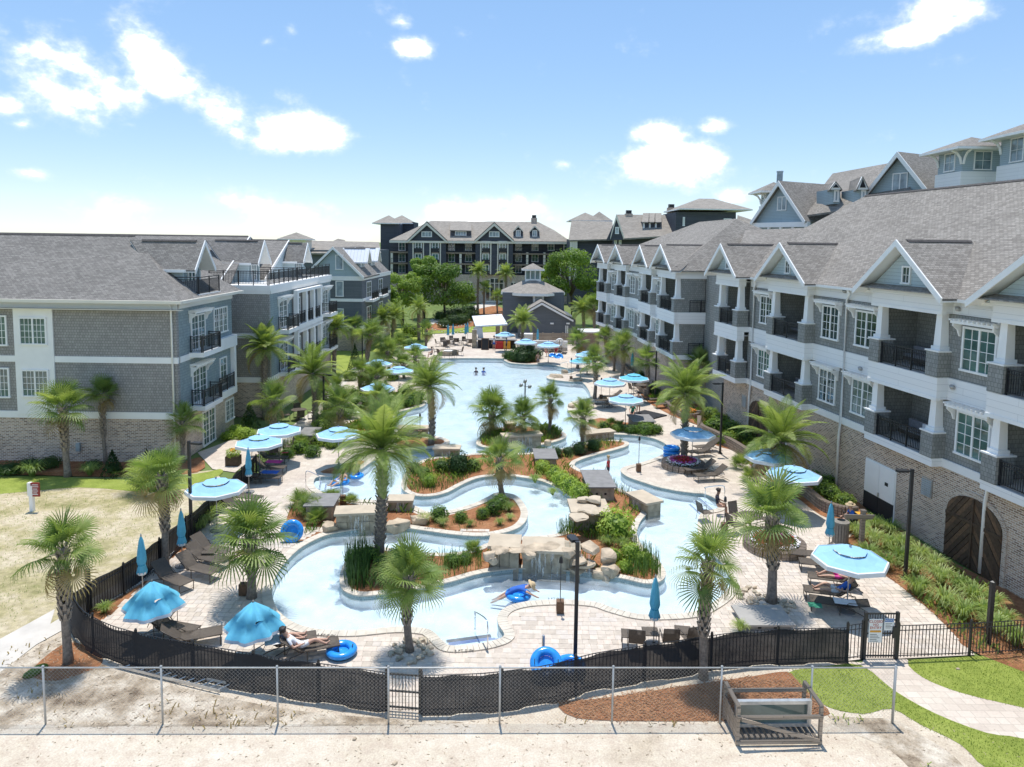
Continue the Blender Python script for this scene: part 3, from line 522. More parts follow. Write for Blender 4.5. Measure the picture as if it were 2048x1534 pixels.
def hood(root, f, s0, s1, z):    # slatted white hood on brackets over a window
    mb = MB(); f.box(mb, s0-.25, s1+.25, .42, .50, z, z+.12); f.box(mb, s0-.25, s1+.25, .003, .07, z-.02, z+.12); k = max(3, int((s1-s0+.5)/.26))
    h = mb.build('window_hood', 'white', root)
    for i in range(k+1): q = s0-.22+(s1-s0+.44)*i/k; f.box(MB(), q-.03, q+.03, .0, .58, z+.121, z+.20).build('hood_slat', 'white', h)
    for q in (s0-.15, s1+.15):
        b = MB(); pts = [f.P(q-.04, .01, z-.62)]+[f.P(q-.04, .01+.42*(1-math.cos(t)), z-.62+.60*math.sin(t)) for t in (.4,.8,1.2,1.5)]+[f.P(q-.04, .42, z-.005), f.P(q-.04, .30, z-.005)]+[f.P(q-.04, .12*math.sin(.7)+.02, z-.25), f.P(q-.04, .01, z-.30)]
        b.extr([f.P(q-.04,.01,z-.62), f.P(q-.04,.09,z-.60), f.P(q-.04,.20,z-.32), f.P(q-.04,.44,z-.12), f.P(q-.04,.44,z-.005), f.P(q-.04,.01,z-.005)], f.d*.08); b.build('bracket', 'white', h)
def balcony(root, f, s0, s1, z, n=.9, back=0.0, h=1.05, single=False):
    f.box(MB(), s0, s1, back+.002, n, z-.30, z).build('balcony_slab', 'white', root)
    railing(root, f.P(s0+.05, n-.06, 0), f.P(s1-.05, n-.06, 0), z, h, single)
    for q in (s0+.05, s1-.05): railing(root, f.P(q, back+.1, 0), f.P(q, n-.12, 0), z, h)
def pipe(root, pts, r=.06): MB().path(pts, r, 8).build('downspout', 'white', root, True)
def band(root, f, s0, s1, z0, z1, n=.06, mat='white', name='trim_band', back=-.1): return f.box(MB(), s0, s1, back, n, z0, z1).build(name, mat, root)
# ---- right: curved three-storey residence with brick base and loggias
ZB, ZF1, ZM1, ZF2, ZM2, ZT = 3.96, 4.35, 7.10, 8.12, 11.05, 11.78
def loggia(root, f, a0, a1, n, near, sh='shake_green', gab=True, gz=14.35, door=1, skip_lo=False):
    for (zf, zb, zt) in ((ZF1, ZM1, ZF2-.39), (ZF2, ZM2, ZT)):
        f.box(MB(), a0, a1, -1.9, n, zf-.39, zf).build('balcony_slab', 'white_lap', root)
        f.box(MB(), a0, a1, n-.55, n-.003, zb, zt-.001).build('beam', 'white_lap', root); band(root, f, a0-.02, a1+.02, zb-.05, zb+.12, n+.03, back=n-.2, name='beam_trim')
        f.box(MB(), a0, a1, -2.1, -1.9, zf, zt).build('back_wall', sh, root)
        for q0, q1 in ((a0+.003, a0+.2), (a1-.2, a1-.003)): f.box(MB(), q0, q1, -1.9, .0, zf, zb+.5).build('side_wall', sh, root)
        f.box(MB(), a0+.2, a1-.2, -1.9, n-.56, zb+.30, zb+.36).build('ceiling', 'white', root)
        for q0 in (a0, a1-.78):
            p = f.box(MB(), q0, q0+.78, n-.80, n+.03, zf+.002, zf+1.16).build('pier', sh, root); f.box(MB(), q0-.05, q0+.83, n-.85, n+.08, zf+1.161, zf+1.23).build('cap', 'white', p)
            c = q0+.39; mb = MB(); lo = [f.P(c+u*.22, n-.385+v*.22, zf+1.23) for u,v in ((-1,-1),(1,-1),(1,1),(-1,1))]; hi = [f.P(c+u*.17, n-.385+v*.17, zb) for u,v in ((-1,-1),(1,-1),(1,1),(-1,1))]
            if f.d.cross(f.n).z < 0: lo, hi = lo[::-1], hi[::-1]
            cl = mb.hexa(lo+hi).build('column', 'white', root); f.box(MB(), c-.28, c+.28, n-.665, n-.105, zf+1.231, zf+1.40).build('base_block', 'white', cl)
        railing(root, f.P(a0+.80, n-.12, 0), f.P(a1-.80, n-.12, 0), zf, 1.06, near)
        if door: window(root, f, a0+.35, a0+1.7, zf+.02, zf+2.25, 2, 1, 1, -1.9, 'glass_green', name='sliding_door')
        MB().box(-.06,-.06,-.12,.06,.06,.12)
        q = f.P((a0+a1)/2+.3, -1.86, zf+2.15); MB().box(q.x-.08, q.y-.08, q.z-.14, q.x+.08, q.y+.08, q.z+.14).build('wall_lamp', 'grey_metal', root)
    if gab:
        f.box(MB(), a0-.05, a1+.05, -.5, n+.12, ZT, ZT+.22).build('gable_base', 'white_lap', root)
        gable(root, f, a0-.75, a1+.75, ZT-.0, gz, n+.62, .45, -3.3, n-.02, 'lap_pale', 'shingle_warm', win=(.62, ZT+.45, ZT+1.35))
        slab(root, 'pent_roof', [f.P(a0-.3, n+.58, ZT+.20), f.P(a1+.3, n+.58, ZT+.20), f.P(a1+.3, n-.03, ZT+.38), f.P(a0-.3, n-.03, ZT+.38)], 'shingle_warm', .05)
def winwall(root, f, a0, a1, wins, near, sh='shake_green', hoods=True):
    for z0, z1 in ((ZF1, ZM1), (ZF2, ZM2)): f.box(MB(), a0, a1, -2.0, 0, z0, z1).build('wall', sh, root)
    f.box(MB(), a0, a1, -2.0, .05, ZM1, ZF2).build('floor_band', 'white_lap', root); f.box(MB(), a0, a1, -2.0, .05, ZM2, ZT).build('frieze', 'white_lap', root); f.box(MB(), a0, a1, -2.0, .08, ZB, ZF1).build('floor_band', 'white', root)
    for w0, w1 in wins:
        for z0 in (ZF1+.45, ZF2+.45):
            window(root, f, w0, w1, z0, z0+2.0, 2, 2, 4, 0, rnd.choice(('glass', 'glass_green', 'glass_green', 'glass_clear')), near)
            if hoods: hood(root, f, w0, w1, z0+2.12)
rA = thing('residence_building', 'long white and grey residence with brick base and gabled loggias beside the pool', 'building', (21, 40, 0))
def wx(Y): return 20.0-.14*(Y-32)
fR = Fac((wx(20), 20), (wx(56), 56), (-1,0)); SY = lambda Y: (Y-20)*math.sqrt(1+.14**2)
fR.box(MB(), 0, SY(55.2), -14, 0, 0, ZB).build('brick_wall', 'brick', rA); fR.box(MB(), 0, SY(55.2), -14, -2.12, ZB, ZT).build('core_wall', 'shake_green', rA)
loggia(rA, fR, SY(23.6), SY(29.2), .6, True); loggia(rA, fR, SY(32.0), SY(36.9), .6, True); loggia(rA, fR, SY(43), SY(47.7), .6, True, gz=14.2); loggia(rA, fR, SY(51.3), SY(55.2), .95, True, gz=14.1)
winwall(rA, fR, 0, SY(23.6)-.002, [], False); winwall(rA, fR, SY(29.2)+.002, SY(32)-.002, [(SY(29.45), SY(31.35))], True); winwall(rA, fR, SY(36.9)+.002, SY(43)-.002, [(SY(37.1), SY(39.0)), (SY(40.5), SY(42.2))], True); winwall(rA, fR, SY(47.7)+.002, SY(51.3)-.002, [(SY(48.1), SY(49.8))], True)
RZ = 17.6; e0, e1 = fR.P(SY(20)-6, .5, ZT), fR.P(SY(55.8), .5, ZT); r0, r1 = fR.P(-6, -7.25, RZ), fR.P(SY(49.4), -7.25, RZ)
slab(rA, 'roof', [e0, e1, r1, r0], 'shingle_warm', .12); slab(rA, 'hip_roof', [e1, fR.P(SY(55.8), -15, ZT), r1], 'shingle_warm', .12); slab(rA, 'rear_roof', [r0, r1, fR.P(SY(55.8), -15, ZT), fR.P(-6, -15, ZT)], 'shingle_warm', .12)
ridgecap(rA, r0, r1); fR.box(MB(), 0, SY(55.8), .38, .53, ZT-.16, ZT-.02).build('gutter', 'white', rA)
for Yp in (39.75, 50.6, 29.32):
    s_ = SY(Yp); pipe(rA, [fR.P(s_-.5, .45, ZT-.12), fR.P(s_-.45, .3, ZT-.4), fR.P(s_, .12, ZT-.75), fR.P(s_, .12, ZB+.1), fR.P(s_, .13, ZB-.3), fR.P(s_+.1, .10, ZB-.8), fR.P(s_+.1, .10, .1)], .075)
for Yp, z in ((38.5, 7.4), (31.9, 7.75), (31.9, 11.3), (40.3, 11.5)):
    q = fR.P(SY(Yp)-.25, .1, z); MB().rock(q, .14, .14, .14, 5, 2).build('floodlight', 'grey_metal', rA, True)
# brick-base openings: steel double door, louvres, planked arch gates
dr = fR.box(MB(), SY(35.0), SY(37.4), 0, .05, .02, 2.72).build('service_door', 'white', rA)
for k in (0, 1): lf = fR.box(MB(), SY(35.06)+1.19*k, SY(35.06)+1.16+1.19*k, .05, .09, .95, 2.66).build('door_leaf', 'white', dr); fR.box(MB(), SY(35.06)+1.19*k, SY(35.06)+1.16+1.19*k, .05, .092, .04, .948).build('kick_plate', 'dark', dr)
fR.box(MB(), SY(36.15), SY(36.2), .09, .16, 1.0, 1.2).build('handle', 'grey_metal', dr); fR.box(MB(), SY(35.5), SY(35.75), .091, .10, 1.75, 1.93).build('number_plate', 'ink', dr)
d2 = fR.box(MB(), SY(45.5), SY(46.5), 0, .06, .02, 2.3).build('side_door', 'white', rA); fR.box(MB(), SY(45.8), SY(46.2), .061, .07, 1.3, 2.0).build('pane', 'glass', d2)
for Yp, z0, z1 in ((26.7, 2.2, 3.0), (32.9, 2.2, 3.1), (51.6, 2.1, 3.0)):
    lv = fR.box(MB(), SY(Yp)-.35, SY(Yp)+.35, 0, .04, z0, z1).build('vent_louvre', 'grey_metal', rA)
    for k in range(8): zz = z0+.06+(z1-z0-.1)*k/8; fR.box(MB(), SY(Yp)-.31, SY(Yp)+.31, .041, .075, zz, zz+.05).build('slat', 'shutter', lv)
def clip(poly, a, nrm):        # convex clip, keep side where (p-a).n >= 0
    out = []
    for i in range(len(poly)):
        p, q = poly[i], poly[(i+1) % len(poly)]; dp, dq = (p-a).dot(nrm), (q-a).dot(nrm)
        if dp >= 0: out.append(p)
        if (dp >= 0) != (dq >= 0): out.append(p.lerp(q, dp/(dp-dq)))
    return out
def archgate(root, f, c, w, zs, rise, n=.0):
    arch = [Vector((-w/2, 0)), Vector((w/2, 0))]+[Vector((w/2*math.cos(t), zs+rise*math.sin(t))) for t in [math.pi*k/10 for k in range(0, 11)]]
    g = MB().extr([f.P(c+p.x, n+.004, p.y+.02) for p in arch], f.n*.03).build('arched_gate', 'dark', root); k = 0
    for side in (-1, 1):
        half = clip(arch, Vector((.02*side, 0)), Vector((side, 0)))
        dirv = Vector((math.cos(R(52)), math.sin(R(52))*1)) if side < 0 else Vector((math.cos(R(52)), -math.sin(R(52)))); nv = Vector((-dirv.y, dirv.x)); t = -4.0
        while t < 4.5:
            pl = clip(clip(half, nv*(t+.01), nv), nv*(t+.20), -nv)
            if len(pl) > 2: MB().extr([f.P(c+p.x, n+.036, p.y+.02) for p in pl], f.n*(.045+.012*(k % 3))).build('plank', 'wood_dark' if (k*5) % 3 else 'wood_warm', g)
            t += .21; k += 1
    ring = MB(); pr = [(-w/2-.02, .0), (-w/2-.02, zs)]+[(-(w/2+.02)*math.cos(t), zs+(rise+.02)*math.sin(t)) for t in [math.pi*q/14 for q in range(1, 14)]]+[(w/2+.02, zs), (w/2+.02, 0)]
    for i in range(len(pr)-1):
        (x0, y0), (x1, y1) = pr[i], pr[i+1]; sc = lambda x, y: (x*1.0+(.22 if x > 0 else -.22)*min(1, abs(x)/(w/2)), y+(.22 if y >= zs else 0)*max(0, (y-zs)/max(rise, .01)))
        a, b = sc(x0, y0), sc(x1, y1); ring.extr([f.P(c+x0, n+.002, y0), f.P(c+x1, n+.002, y1), f.P(c+b[0], n+.002, b[1]), f.P(c+a[0], n+.002, a[1])], f.n*.06)
    ring.build('brick_arch', 'brick_pale', g); f.box(MB(), c-.05, c+.05, n+.09, n+.15, .05, zs+rise-.03).build('centre_post', 'wood_dark', g); f.box(MB(), c-w/2, c+w/2, n+.095, n+.13, zs*.92, zs*.92+.14).build('cross_rail', 'wood_dark', g)
archgate(rA, fR, SY(30.0), 3.1, 2.15, 1.0); archgate(rA, fR, SY(49.3), 2.8, 2.1, .95)
# ---- far wing of the same curved row
rB = thing('residence_building', 'farther wing of the curved residence with four small white gables in a row', 'building', (14, 75, 0))
fB = Fac((14.75, 61.7), (13.45, 77), (-1,0)); fC = Fac((13.45, 77), (11.0, 88.4), (-1,0))
fB.box(MB(), .0, fB.len, -16, 0, 0, ZB).build('brick_wall', 'brick_pale', rB); fC.box(MB(), .0, fC.len, -16, 0, 0, ZB-.003).build('brick_wall', 'brick_pale', rB)
fB.box(MB(), 2.6, fB.len, -16, -2.12, ZB, ZT).build('core_wall', 'shake_green', rB); fC.box(MB(), 0, fC.len-3.4, -16, -2.12, ZB, ZT-.003).build('core_wall', 'shake_green', rB)
loggia(rB, fB, .0, 5.2, .6, False, gz=14.0); loggia(rB, fB, 7.7, 12.2, .55, False, gz=13.9); loggia(rB, fC, 1.9, 5.4, .5, False, gz=13.9); loggia(rB, fC, 8.0, fC.len, .5, False, gz=13.9, door=0)
winwall(rB, fB, 5.202, 7.698, [(5.5, 7.3)], False); winwall(rB, fB, 12.202, fB.len-.002, [(12.6, 14.2)], False); winwall(rB, fC, .002, 1.898, [(.2, 1.6)], False); winwall(rB, fC, 5.402, 7.998, [(5.9, 7.5)], False)
fS = Fac((14.6, 61.68), (19.5, 61.68), (0,-1))     # its end wall towards the camera
for z0, z1 in ((ZF1, ZM1), (ZF2, ZM2)):
    fS.box(MB(), 3.0, 5.0, -2.2, .0, z0, z1).build('end_wall', 'shake_green', rB); window(rB, Fac((14.6,64.2),(19.5,64.2),(0,-1)), .5, 2.9, z0, z0+2.3, 4, 1, 1, 0, 'glass_green', name='sliding_door')
    railing(rB, fS.P(.9, -.1, 0), fS.P(2.9, -.1, 0), z0, 1.05)
fS.box(MB(), .01, 5.0, -2.2, .03, ZM1, ZF2-.003).build('floor_band', 'white_lap', rB); fS.box(MB(), .01, 5.0, -2.2, .03, ZM2, ZT-.003).build('frieze', 'white_lap', rB); fS.box(MB(), 0.01, 5.0, -2.2, .05, ZB, ZF1-.003).build('floor_band', 'white', rB)
MB().box(14.8, 63.9, ZF1, 19, 64.19, ZT).build('end_wall', 'shake_green', rB); pipe(rB, [fS.P(3.3, .1, ZT), fS.P(3.3, .1, .1)])
for z0 in (ZF1, ZF2): fS.box(MB(), 2.5, 3.02, -.5, .02, z0, z0+1.15).build('pier', 'shake_green', rB); fS.box(MB(), 2.6, 2.9, -.4, -.1, z0+1.15, z0+2.75).build('column', 'white', rB)
nl, nr, fl, fr, A1, A2 = (13.9, 61.2, ZT), (31, 61.2, ZT), (10.2, 89.2, ZT), (28, 90, ZT), (20.9, 67.0, 16.5), (20.3, 78.0, 16.5)
fm = (12.9, 77, ZT)
slab(rB, 'roof', [nl, A1, A2, fm], 'shingle_warm', .1); slab(rB, 'roof', [fm, A2, fl], 'shingle_warm', .1); slab(rB, 'hip_roof', [nr, A1, nl], 'shingle_warm', .1); slab(rB, 'hip_roof', [fl, A2, fr], 'shingle_warm', .1); slab(rB, 'rear_roof', [fr, A2, A1, nr], 'shingle_warm', .1)
slab(rB, 'link_roof', [(17, 56.0, ZT), (34, 56.0, 13.0), (34, 64.5, 16.0), (21, 64.5, 15.4)], 'shingle_warm', .1)
MB().box(16.9, 55.3, 0, 30, 63.8, ZT-.1).build('link_wall', 'shake_green', rB)
# ---- left: brick, shake and gable buildings
def wallset(root, f, s0, s1, top, mat, d=.3, brick='brick', bandz=((2.78, 3.2), (6.28, 6.66)), frz=.55):
    f.box(MB(), s0, s1, -d, 0, 0, 2.95).build('brick_wall', brick, root); f.box(MB(), s0, s1, -d, 0, 2.95, top).build('siding_wall', mat, root)
    for a, b in bandz: band(root, f, s0, s1+.055, a, b)
    band(root, f, s0, s1+.055, top-frz, top, name='frieze')
rL = thing('apartment_building', 'grey shake and brick apartment building with big shingled roof at the left edge', 'building', (-28, 43.3, 0))
f1 = Fac((-62, 43.3), (-20.6, 43.3), (0,-1)); f2 = Fac((-20.6, 43.3), (-20.6, 51.9), (1,0)); X1 = lambda X: X+62
wallset(rL, f1, 0, f1.len, 10.2, 'shake_dark'); wallset(rL, f2, .303, f2.len, 10.195, 'shake_blue', brick='brick_pale')
f1.box(MB(), X1(-30.55), X1(-28.15), -.1, .10, 3.0, 9.64).build('white_panel', 'white', rL)
for z in (4.1, 7.35): window(rL, f1, X1(-30.2), X1(-28.5), z, z+1.72, 2, 3, 4, .10, 'glass_clear', True); window(rL, f1, X1(-32.6), X1(-31.0), z-.1, z+1.8, 2, 3, 4, 0, 'glass_clear'); window(rL, f1, X1(-37.6), X1(-35.9), z-.1, z+1.8, 2, 3, 4, 0, 'glass_clear')
for z0 in (5.85, 9.2): f1.box(MB(), X1(-30.5), X1(-29.37), .101, .115, z0-.9 if z0 < 6 else z0, z0+.35 if z0 < 6 else z0+.02)
pipe(rL, [f1.P(X1(-20.85), .45, 10.15), f1.P(X1(-20.85), .12, 9.8), f1.P(X1(-20.85), .12, .1)], .06)
for s0, zz in ((1.9, 3.25), (1.9, 6.72)):
    window(rL, f2, s0, s0+2.1, zz+.02, zz+2.35, 2, 2, 5, 0, 'glass_clear', name='french_door'); balcony(rL, f2, s0-.35, s0+2.5, zz, .95, single=True); hood(rL, f2, s0, s0+2.1, zz+2.5)
window(rL, f2, 5.4, 7.7, 7.35, 9.2, 3, 2, 4, 0, 'glass_clear'); window(rL, f2, 3.2, 5.2, .05, 2.45, 2, 2, 5, 0, 'glass_clear', name='french_door'); window(rL, f2, 7.0, 8.5, .75, 2.35, 2, 2, 4, 0, 'glass_clear')
f2.box(MB(), 5.5, 8.6, -1.2, .3, 2.7, 3.22).build('porch_floor', 'white', rL); f2.box(MB(), 5.4, 8.65, -.2, .35, 6.2, 7.0).build('porch_beam', 'white', rL); f2.box(MB(), 8.2, 8.55, .0, .3, 3.22, 6.2).build('column', 'white', rL); railing(rL, f2.P(5.6, .25, 0), f2.P(8.2, .25, 0), 3.22, 1.05); window(rL, f2, 6.2, 7.4, 3.6, 5.6, 1, 2, 4, .003, 'glass_clear'); f2.box(MB(), 5.5, 8.6, .0, .002, 3.22, 6.2)
q = f1.P(X1(-26.9), .06, 1.0); MB().box(q.x-.12, q.y-.1, .7, q.x+.12, q.y+.05, 1.2).build('meter_box', 'shutter', rL)
ez, rz_, sl_ = 10.22, 14.15, .70; ry = 42.8+(rz_-ez)/sl_
slab(rL, 'roof', [(-62,42.8,ez), (-20.1,42.8,ez), (-25.6,ry,rz_), (-62,ry,rz_)], 'shingle'); slab(rL, 'hip_roof', [(-20.1,42.8,ez), (-20.1,52.6,ez), (-25.6,ry,rz_)], 'shingle'); slab(rL, 'rear_roof', [(-62,ry,rz_), (-25.6,ry,rz_), (-20.1,52.6,ez), (-62,57,ez)], 'shingle')
MB().box(-62, 42.62, ez-.2, -19.95, 42.79, ez-.01).build('gutter', 'cream', rL); MB().box(-20.09, 42.8, ez-.2, -19.93, 52.6, ez-.01).build('gutter', 'cream', rL); ridgecap(rL, (-62,ry,rz_), (-25.6,ry,rz_))
MB().box(-62, 42.8, ez-.62, -20.1, 43.2, ez-.58).build('soffit', 'cream', rL)
fD = Fac((-20.9, 45.0), (-20.9, 50.0), (1,0))
def dormer(root, X_, Yc, hw, zb, za, back, wall='shake_blue', roofm='shingle', zfloor=10.4, rail=True, white=False):
    f = Fac((X_, Yc-hw), (X_, Yc+hw), (1,0)); gable(root, f, 0, 2*hw, zb, za, .45, -back*.55, -back, -.05, None, roofm); gable
    MB().extr([f.P(.4,-.5,zfloor-.4), f.P(2*hw-.4,-.5,zfloor-.4), f.P(2*hw-.4,-.5,zb+.1), f.P(hw,-.5,za-.35), f.P(.4,-.5,zb+.1)], f.n*-.2).build('dormer_wall', wall, root)
    f.box(MB(), .25, .45, -back*.6, -.45, zfloor-.6, zb-.03).build('cheek_wall', 'lap_pale', root); f.box(MB(), 2*hw-.45, 2*hw-.25, -back*.6, -.45, zfloor-.6, zb-.03).build('cheek_wall', 'lap_pale', root); f.box(MB(), -.15, .3, -back*.55, -.1, zb-.16, zb+.02).build('eave_board', 'white', root)
    window(root, f, hw-.55, hw+.55, zfloor+.05, zfloor+2.0, 2, 1, 4, -.5, 'glass_clear', name='french_door')
    if rail: f.box(MB(), -.1, 2*hw+.1, -1.4, .75, zfloor-.35, zfloor).build('balcony_slab', 'white', root); railing(root, f.P(0, .7, 0), f.P(2*hw, .7, 0), zfloor, 1.1); railing(root, f.P(0, -1.2, 0), f.P(0, .66, 0), zfloor, 1.1)
dormer(rL, -21.0, 47.5, 1.6, 11.95, 13.85, 4.5)
for px, py in ((115,553), (274,553)):
    y0 = 46.5; p = AY(px, py, 46.4); MB().lathe([(.06,-.3),(.06,.25),(.1,.26),(.1,.38),(0,.4)], 8, p).build('roof_vent', 'black_metal', rL)
rM = thing('apartment_building', 'middle left apartment building with roof terrace and black railings', 'building', (-21, 60, 0))
f3 = Fac((-30, 55), (-18.9, 55), (0,-1)); f4 = Fac((-18.9, 55), (-18.9, 73.6), (1,0))
wallset(rM, f3, 0, f3.len, 10.3, 'shake_dark'); wallset(rM, f4, .303, f4.len, 10.295, 'shake_blue', brick='brick_pale')
MB().box(-30, 54.9, 10.0, -18.75, 73.7, 10.42).build('terrace_floor', 'white', rM)
railing(rM, (-23.6, 55.15), (-19.0, 55.15), 10.42, 1.12, True); railing(rM, (-18.95, 55.2), (-18.95, 62.5), 10.42, 1.12); railing(rM, (-18.95, 62.6), (-18.95, 73.5), 10.42, 1.12); railing(rM, (-23.6, 62.6), (-19.0, 62.6), 10.42, 1.12)
for s0 in (2.2, 15.3):
    for zz in (3.25, 6.72): window(rM, f4, s0, s0+2.1, zz+.02, zz+2.35, 2, 2, 5, 0, 'glass_clear', name='french_door'); balcony(rM, f4, s0-.35, s0+2.5, zz, .95); hood(rM, f4, s0, s0+2.1, zz+2.5)
for zz in (3.22, 6.68):
    f4.box(MB(), 5.6, 13.6, .003, .55, zz-.5, zz).build('porch_floor', 'white', rM); f4.box(MB(), 5.6, 13.6, .2, .55, zz+2.75, zz+3.0).build('porch_beam', 'white', rM)
    for q in (5.8, 8.4, 10.8, 13.2): f4.box(MB(), q-.2, q+.2, .18, .53, zz, zz+2.75).build('column', 'white', rM)
    for a, b in ((6.0, 8.2), (8.6, 10.6), (11.0, 13.0)): railing(rM, f4.P(a, .4, 0), f4.P(b, .4, 0), zz, 1.05); f4.box(MB(), a-.2, b+.2, .002, .012, zz, zz+2.75).build('recess_shade_panel', 'shake_dark', rM); window(rM, f4, a+.3, b-.3, zz+.02, zz+2.3, 2, 1, 4, .014, 'glass_clear', name='french_door')  # flat panel in dark siding stands in for a shaded porch recess
window(rM, f3, 6.9, 7.7, 3.6, 4.9, 1, 2, 3, 0, 'glass_clear'); pipe(rM, [f3.P(6.6, .12, 10), f3.P(6.6, .12, .1)], .05)
slab(rM, 'roof', [(-62,56.0,10.45), (-22.3,56.0,10.45), (-23.2,63,14.25), (-62,63,14.25)], 'shingle'); slab(rM, 'rear_roof', [(-62,63,14.25), (-23.2,63,14.25), (-22.3,70,10.45), (-62,70,10.45)], 'shingle'); ridgecap(rM, (-62,63,14.25), (-23.4,63,14.25))
slab(rM, 'roof', [(-50,62.5,10.45), (-21.9,62.5,10.45), (-21.9,69.5,13.95), (-50,69.5,13.95)], 'shingle'); slab(rM, 'rear_roof', [(-50,69.5,13.95), (-21.9,69.5,13.95), (-21.9,76.5,10.45), (-50,76.5,10.45)], 'shingle'); ridgecap(rM, (-50,69.5,13.95), (-21.9,69.5,13.95))
for X_, Y_, z_, y0 in ((-23.3, 63, 14.25, 56), (-21.9, 69.5, 13.95, 62.5)):
    MB().extr([(X_+.01,y0,10.4),(X_+.01,2*Y_-y0,10.4),(X_+.01,Y_,z_-.15)], (-.2,0,0)).build('gable_wall', 'lap_pale', rM); MB().extr([(X_+.02,y0,10.5),(X_+.02,Y_,z_+.02),(X_+.02,Y_,z_-.3),(X_+.02,y0+.2,10.3)], (.1,0,0)).build('rake_board', 'white', rM)
dormer(rM, -21.6, 60.6, 1.6, 12.0, 13.9, 4.5, rail=False); dormer(rM, -20.4, 69.2, 1.5, 11.9, 13.7, 4.5, rail=False)
rN = thing('apartment_building', 'far left apartment building with blue gable end and white metal dormers', 'building', (-22, 98, 0))
f5 = Fac((-26, 89.5), (-19, 89.5), (0,-1)); f6 = Fac((-19, 89.5), (-18.4, 107), (1,0))
wallset(rN, f5, 0, f5.len, 9.5, 'lap_slate'); wallset(rN, f6, .31, f6.len, 9.495, 'lap_slate'); MB().extr([f5.P(.1,.004,9.45), f5.P(6.9,.004,9.45), f5.P(3.5,.004,12.9)], (0,.2,0)).build('gable_wall', 'lap_blue', rN)
for z0, z1 in ((10.3, 12.2), (6.9, 8.9), (3.5, 5.4)): window(rN, f5, 3.7, 4.7, z0, z1, 1, 1, 1, .01 if z0 > 10 else 0, 'shutter')
for e, s in ((-18.6, 1), (-26.4, -1)): slab(rN, 'roof', [(-22.5,89.1,13.15), (-22.5,107.5,13.15), (e,107.5,9.4), (e,89.1,9.4)], 'shingle'); MB().extr([(-22.5,89.09,13.2), (e,89.09,9.45), (e-.1*s,89.09,9.12), (-22.5,89.09,12.85)], (0,-.1,0)).build('rake_board', 'white', rN)
for Yc in (93.5, 100.5):
    dormer(rN, -19.3, Yc, 1.5, 11.2, 13.0, 3.4, 'white', 'roof_metal', 9.6, False)
    for zz in (3.25, 6.5): window(rN, f6, Yc-91, Yc-88.6, zz, zz+2.2, 2, 1, 3, 0, 'glass', name='french_door')
    railing(rN, (-18.1, Yc-2), (-18.0, Yc+2), 6.4, 1.05); MB().box(-19.3, Yc-2.2, 6.1, -17.9, Yc+2.2, 6.4).build('balcony_slab', 'white', rN)
# ---------------------------------------------------------------- far hotel
def vp(root, name, px, Y, depth, mat, z0=None):   # upright polygon surveyed from the photo at distance Y, pushed back
    pts = [AY(x, y, Y) for x, y in px]
    if z0 is not None: pts = [p if p.z > z0+1.2 else Vector((p.x, Y, z0)) for p in pts]
    return MB().extr(pts, (0,depth,0)).build(name, mat, root)
def vwin(root, x0, y0, x1, y1, Y, gl='glass', frame='white', sashes=2, name='window', rows=2):
    a, b = AY(x0, y1, Y), AY(x1, y0, Y); f = Fac((a.x, Y), (b.x, Y), (0,-1)); return window(root, f, 0, b.x-a.x, a.z, b.z, sashes, 1, rows, 0, gl, name=name, frame=frame, cas=.17)
def hiproof(root, name, c, hx, hy, z0, z1, mat, over=.7, ridge=0):
    cx, cy = c; e = [(cx-hx-over,cy-hy-over,z0),(cx+hx+over,cy-hy-over,z0),(cx+hx+over,cy+hy+over,z0),(cx-hx-over,cy+hy+over,z0)]; a, b = (cx-ridge,cy,z1), (cx+ridge,cy,z1)
    mb = MB(); mb.face([e[0],e[1],b,a] if ridge else [e[0],e[1],a]); mb.face([e[1],e[2],b]); mb.face([e[2],e[3],a,b] if ridge else [e[2],e[3],a]); mb.face([e[3],e[0],a]); mb.face(e[::-1]); mb.build(name, mat, root)
    MB().box(e[0][0]-.05,e[0][1]-.05,z0-.22,e[2][0]+.05,e[2][1]+.05,z0-.01).build('eave_board', 'white', root)
HY = 165
hA = thing('hotel_building', 'dark navy four-storey hotel with two big gables facing the pool', 'building', (-8, 166, 0))
g = lambda x, y, Y=HY: AY(x, y, Y)
vp(hA, 'main_wall', [(780,612),(1142,612),(1142,479),(780,476)], HY+2.0, 14, 'lap_navy', -.3)
p0, p1 = g(781,610), g(1140,610)
MB().box(p0.x, HY-.6, -.2, p1.x, HY+2, g(951,549).z).build('brick_storey', 'brick_pale', hA)
for yy in (549, 527, 505): z = g(951, yy).z; MB().box(p0.x, HY-.5, z-.35, p1.x, HY+1.98, z).build('balcony_slab', 'slat_far', hA)
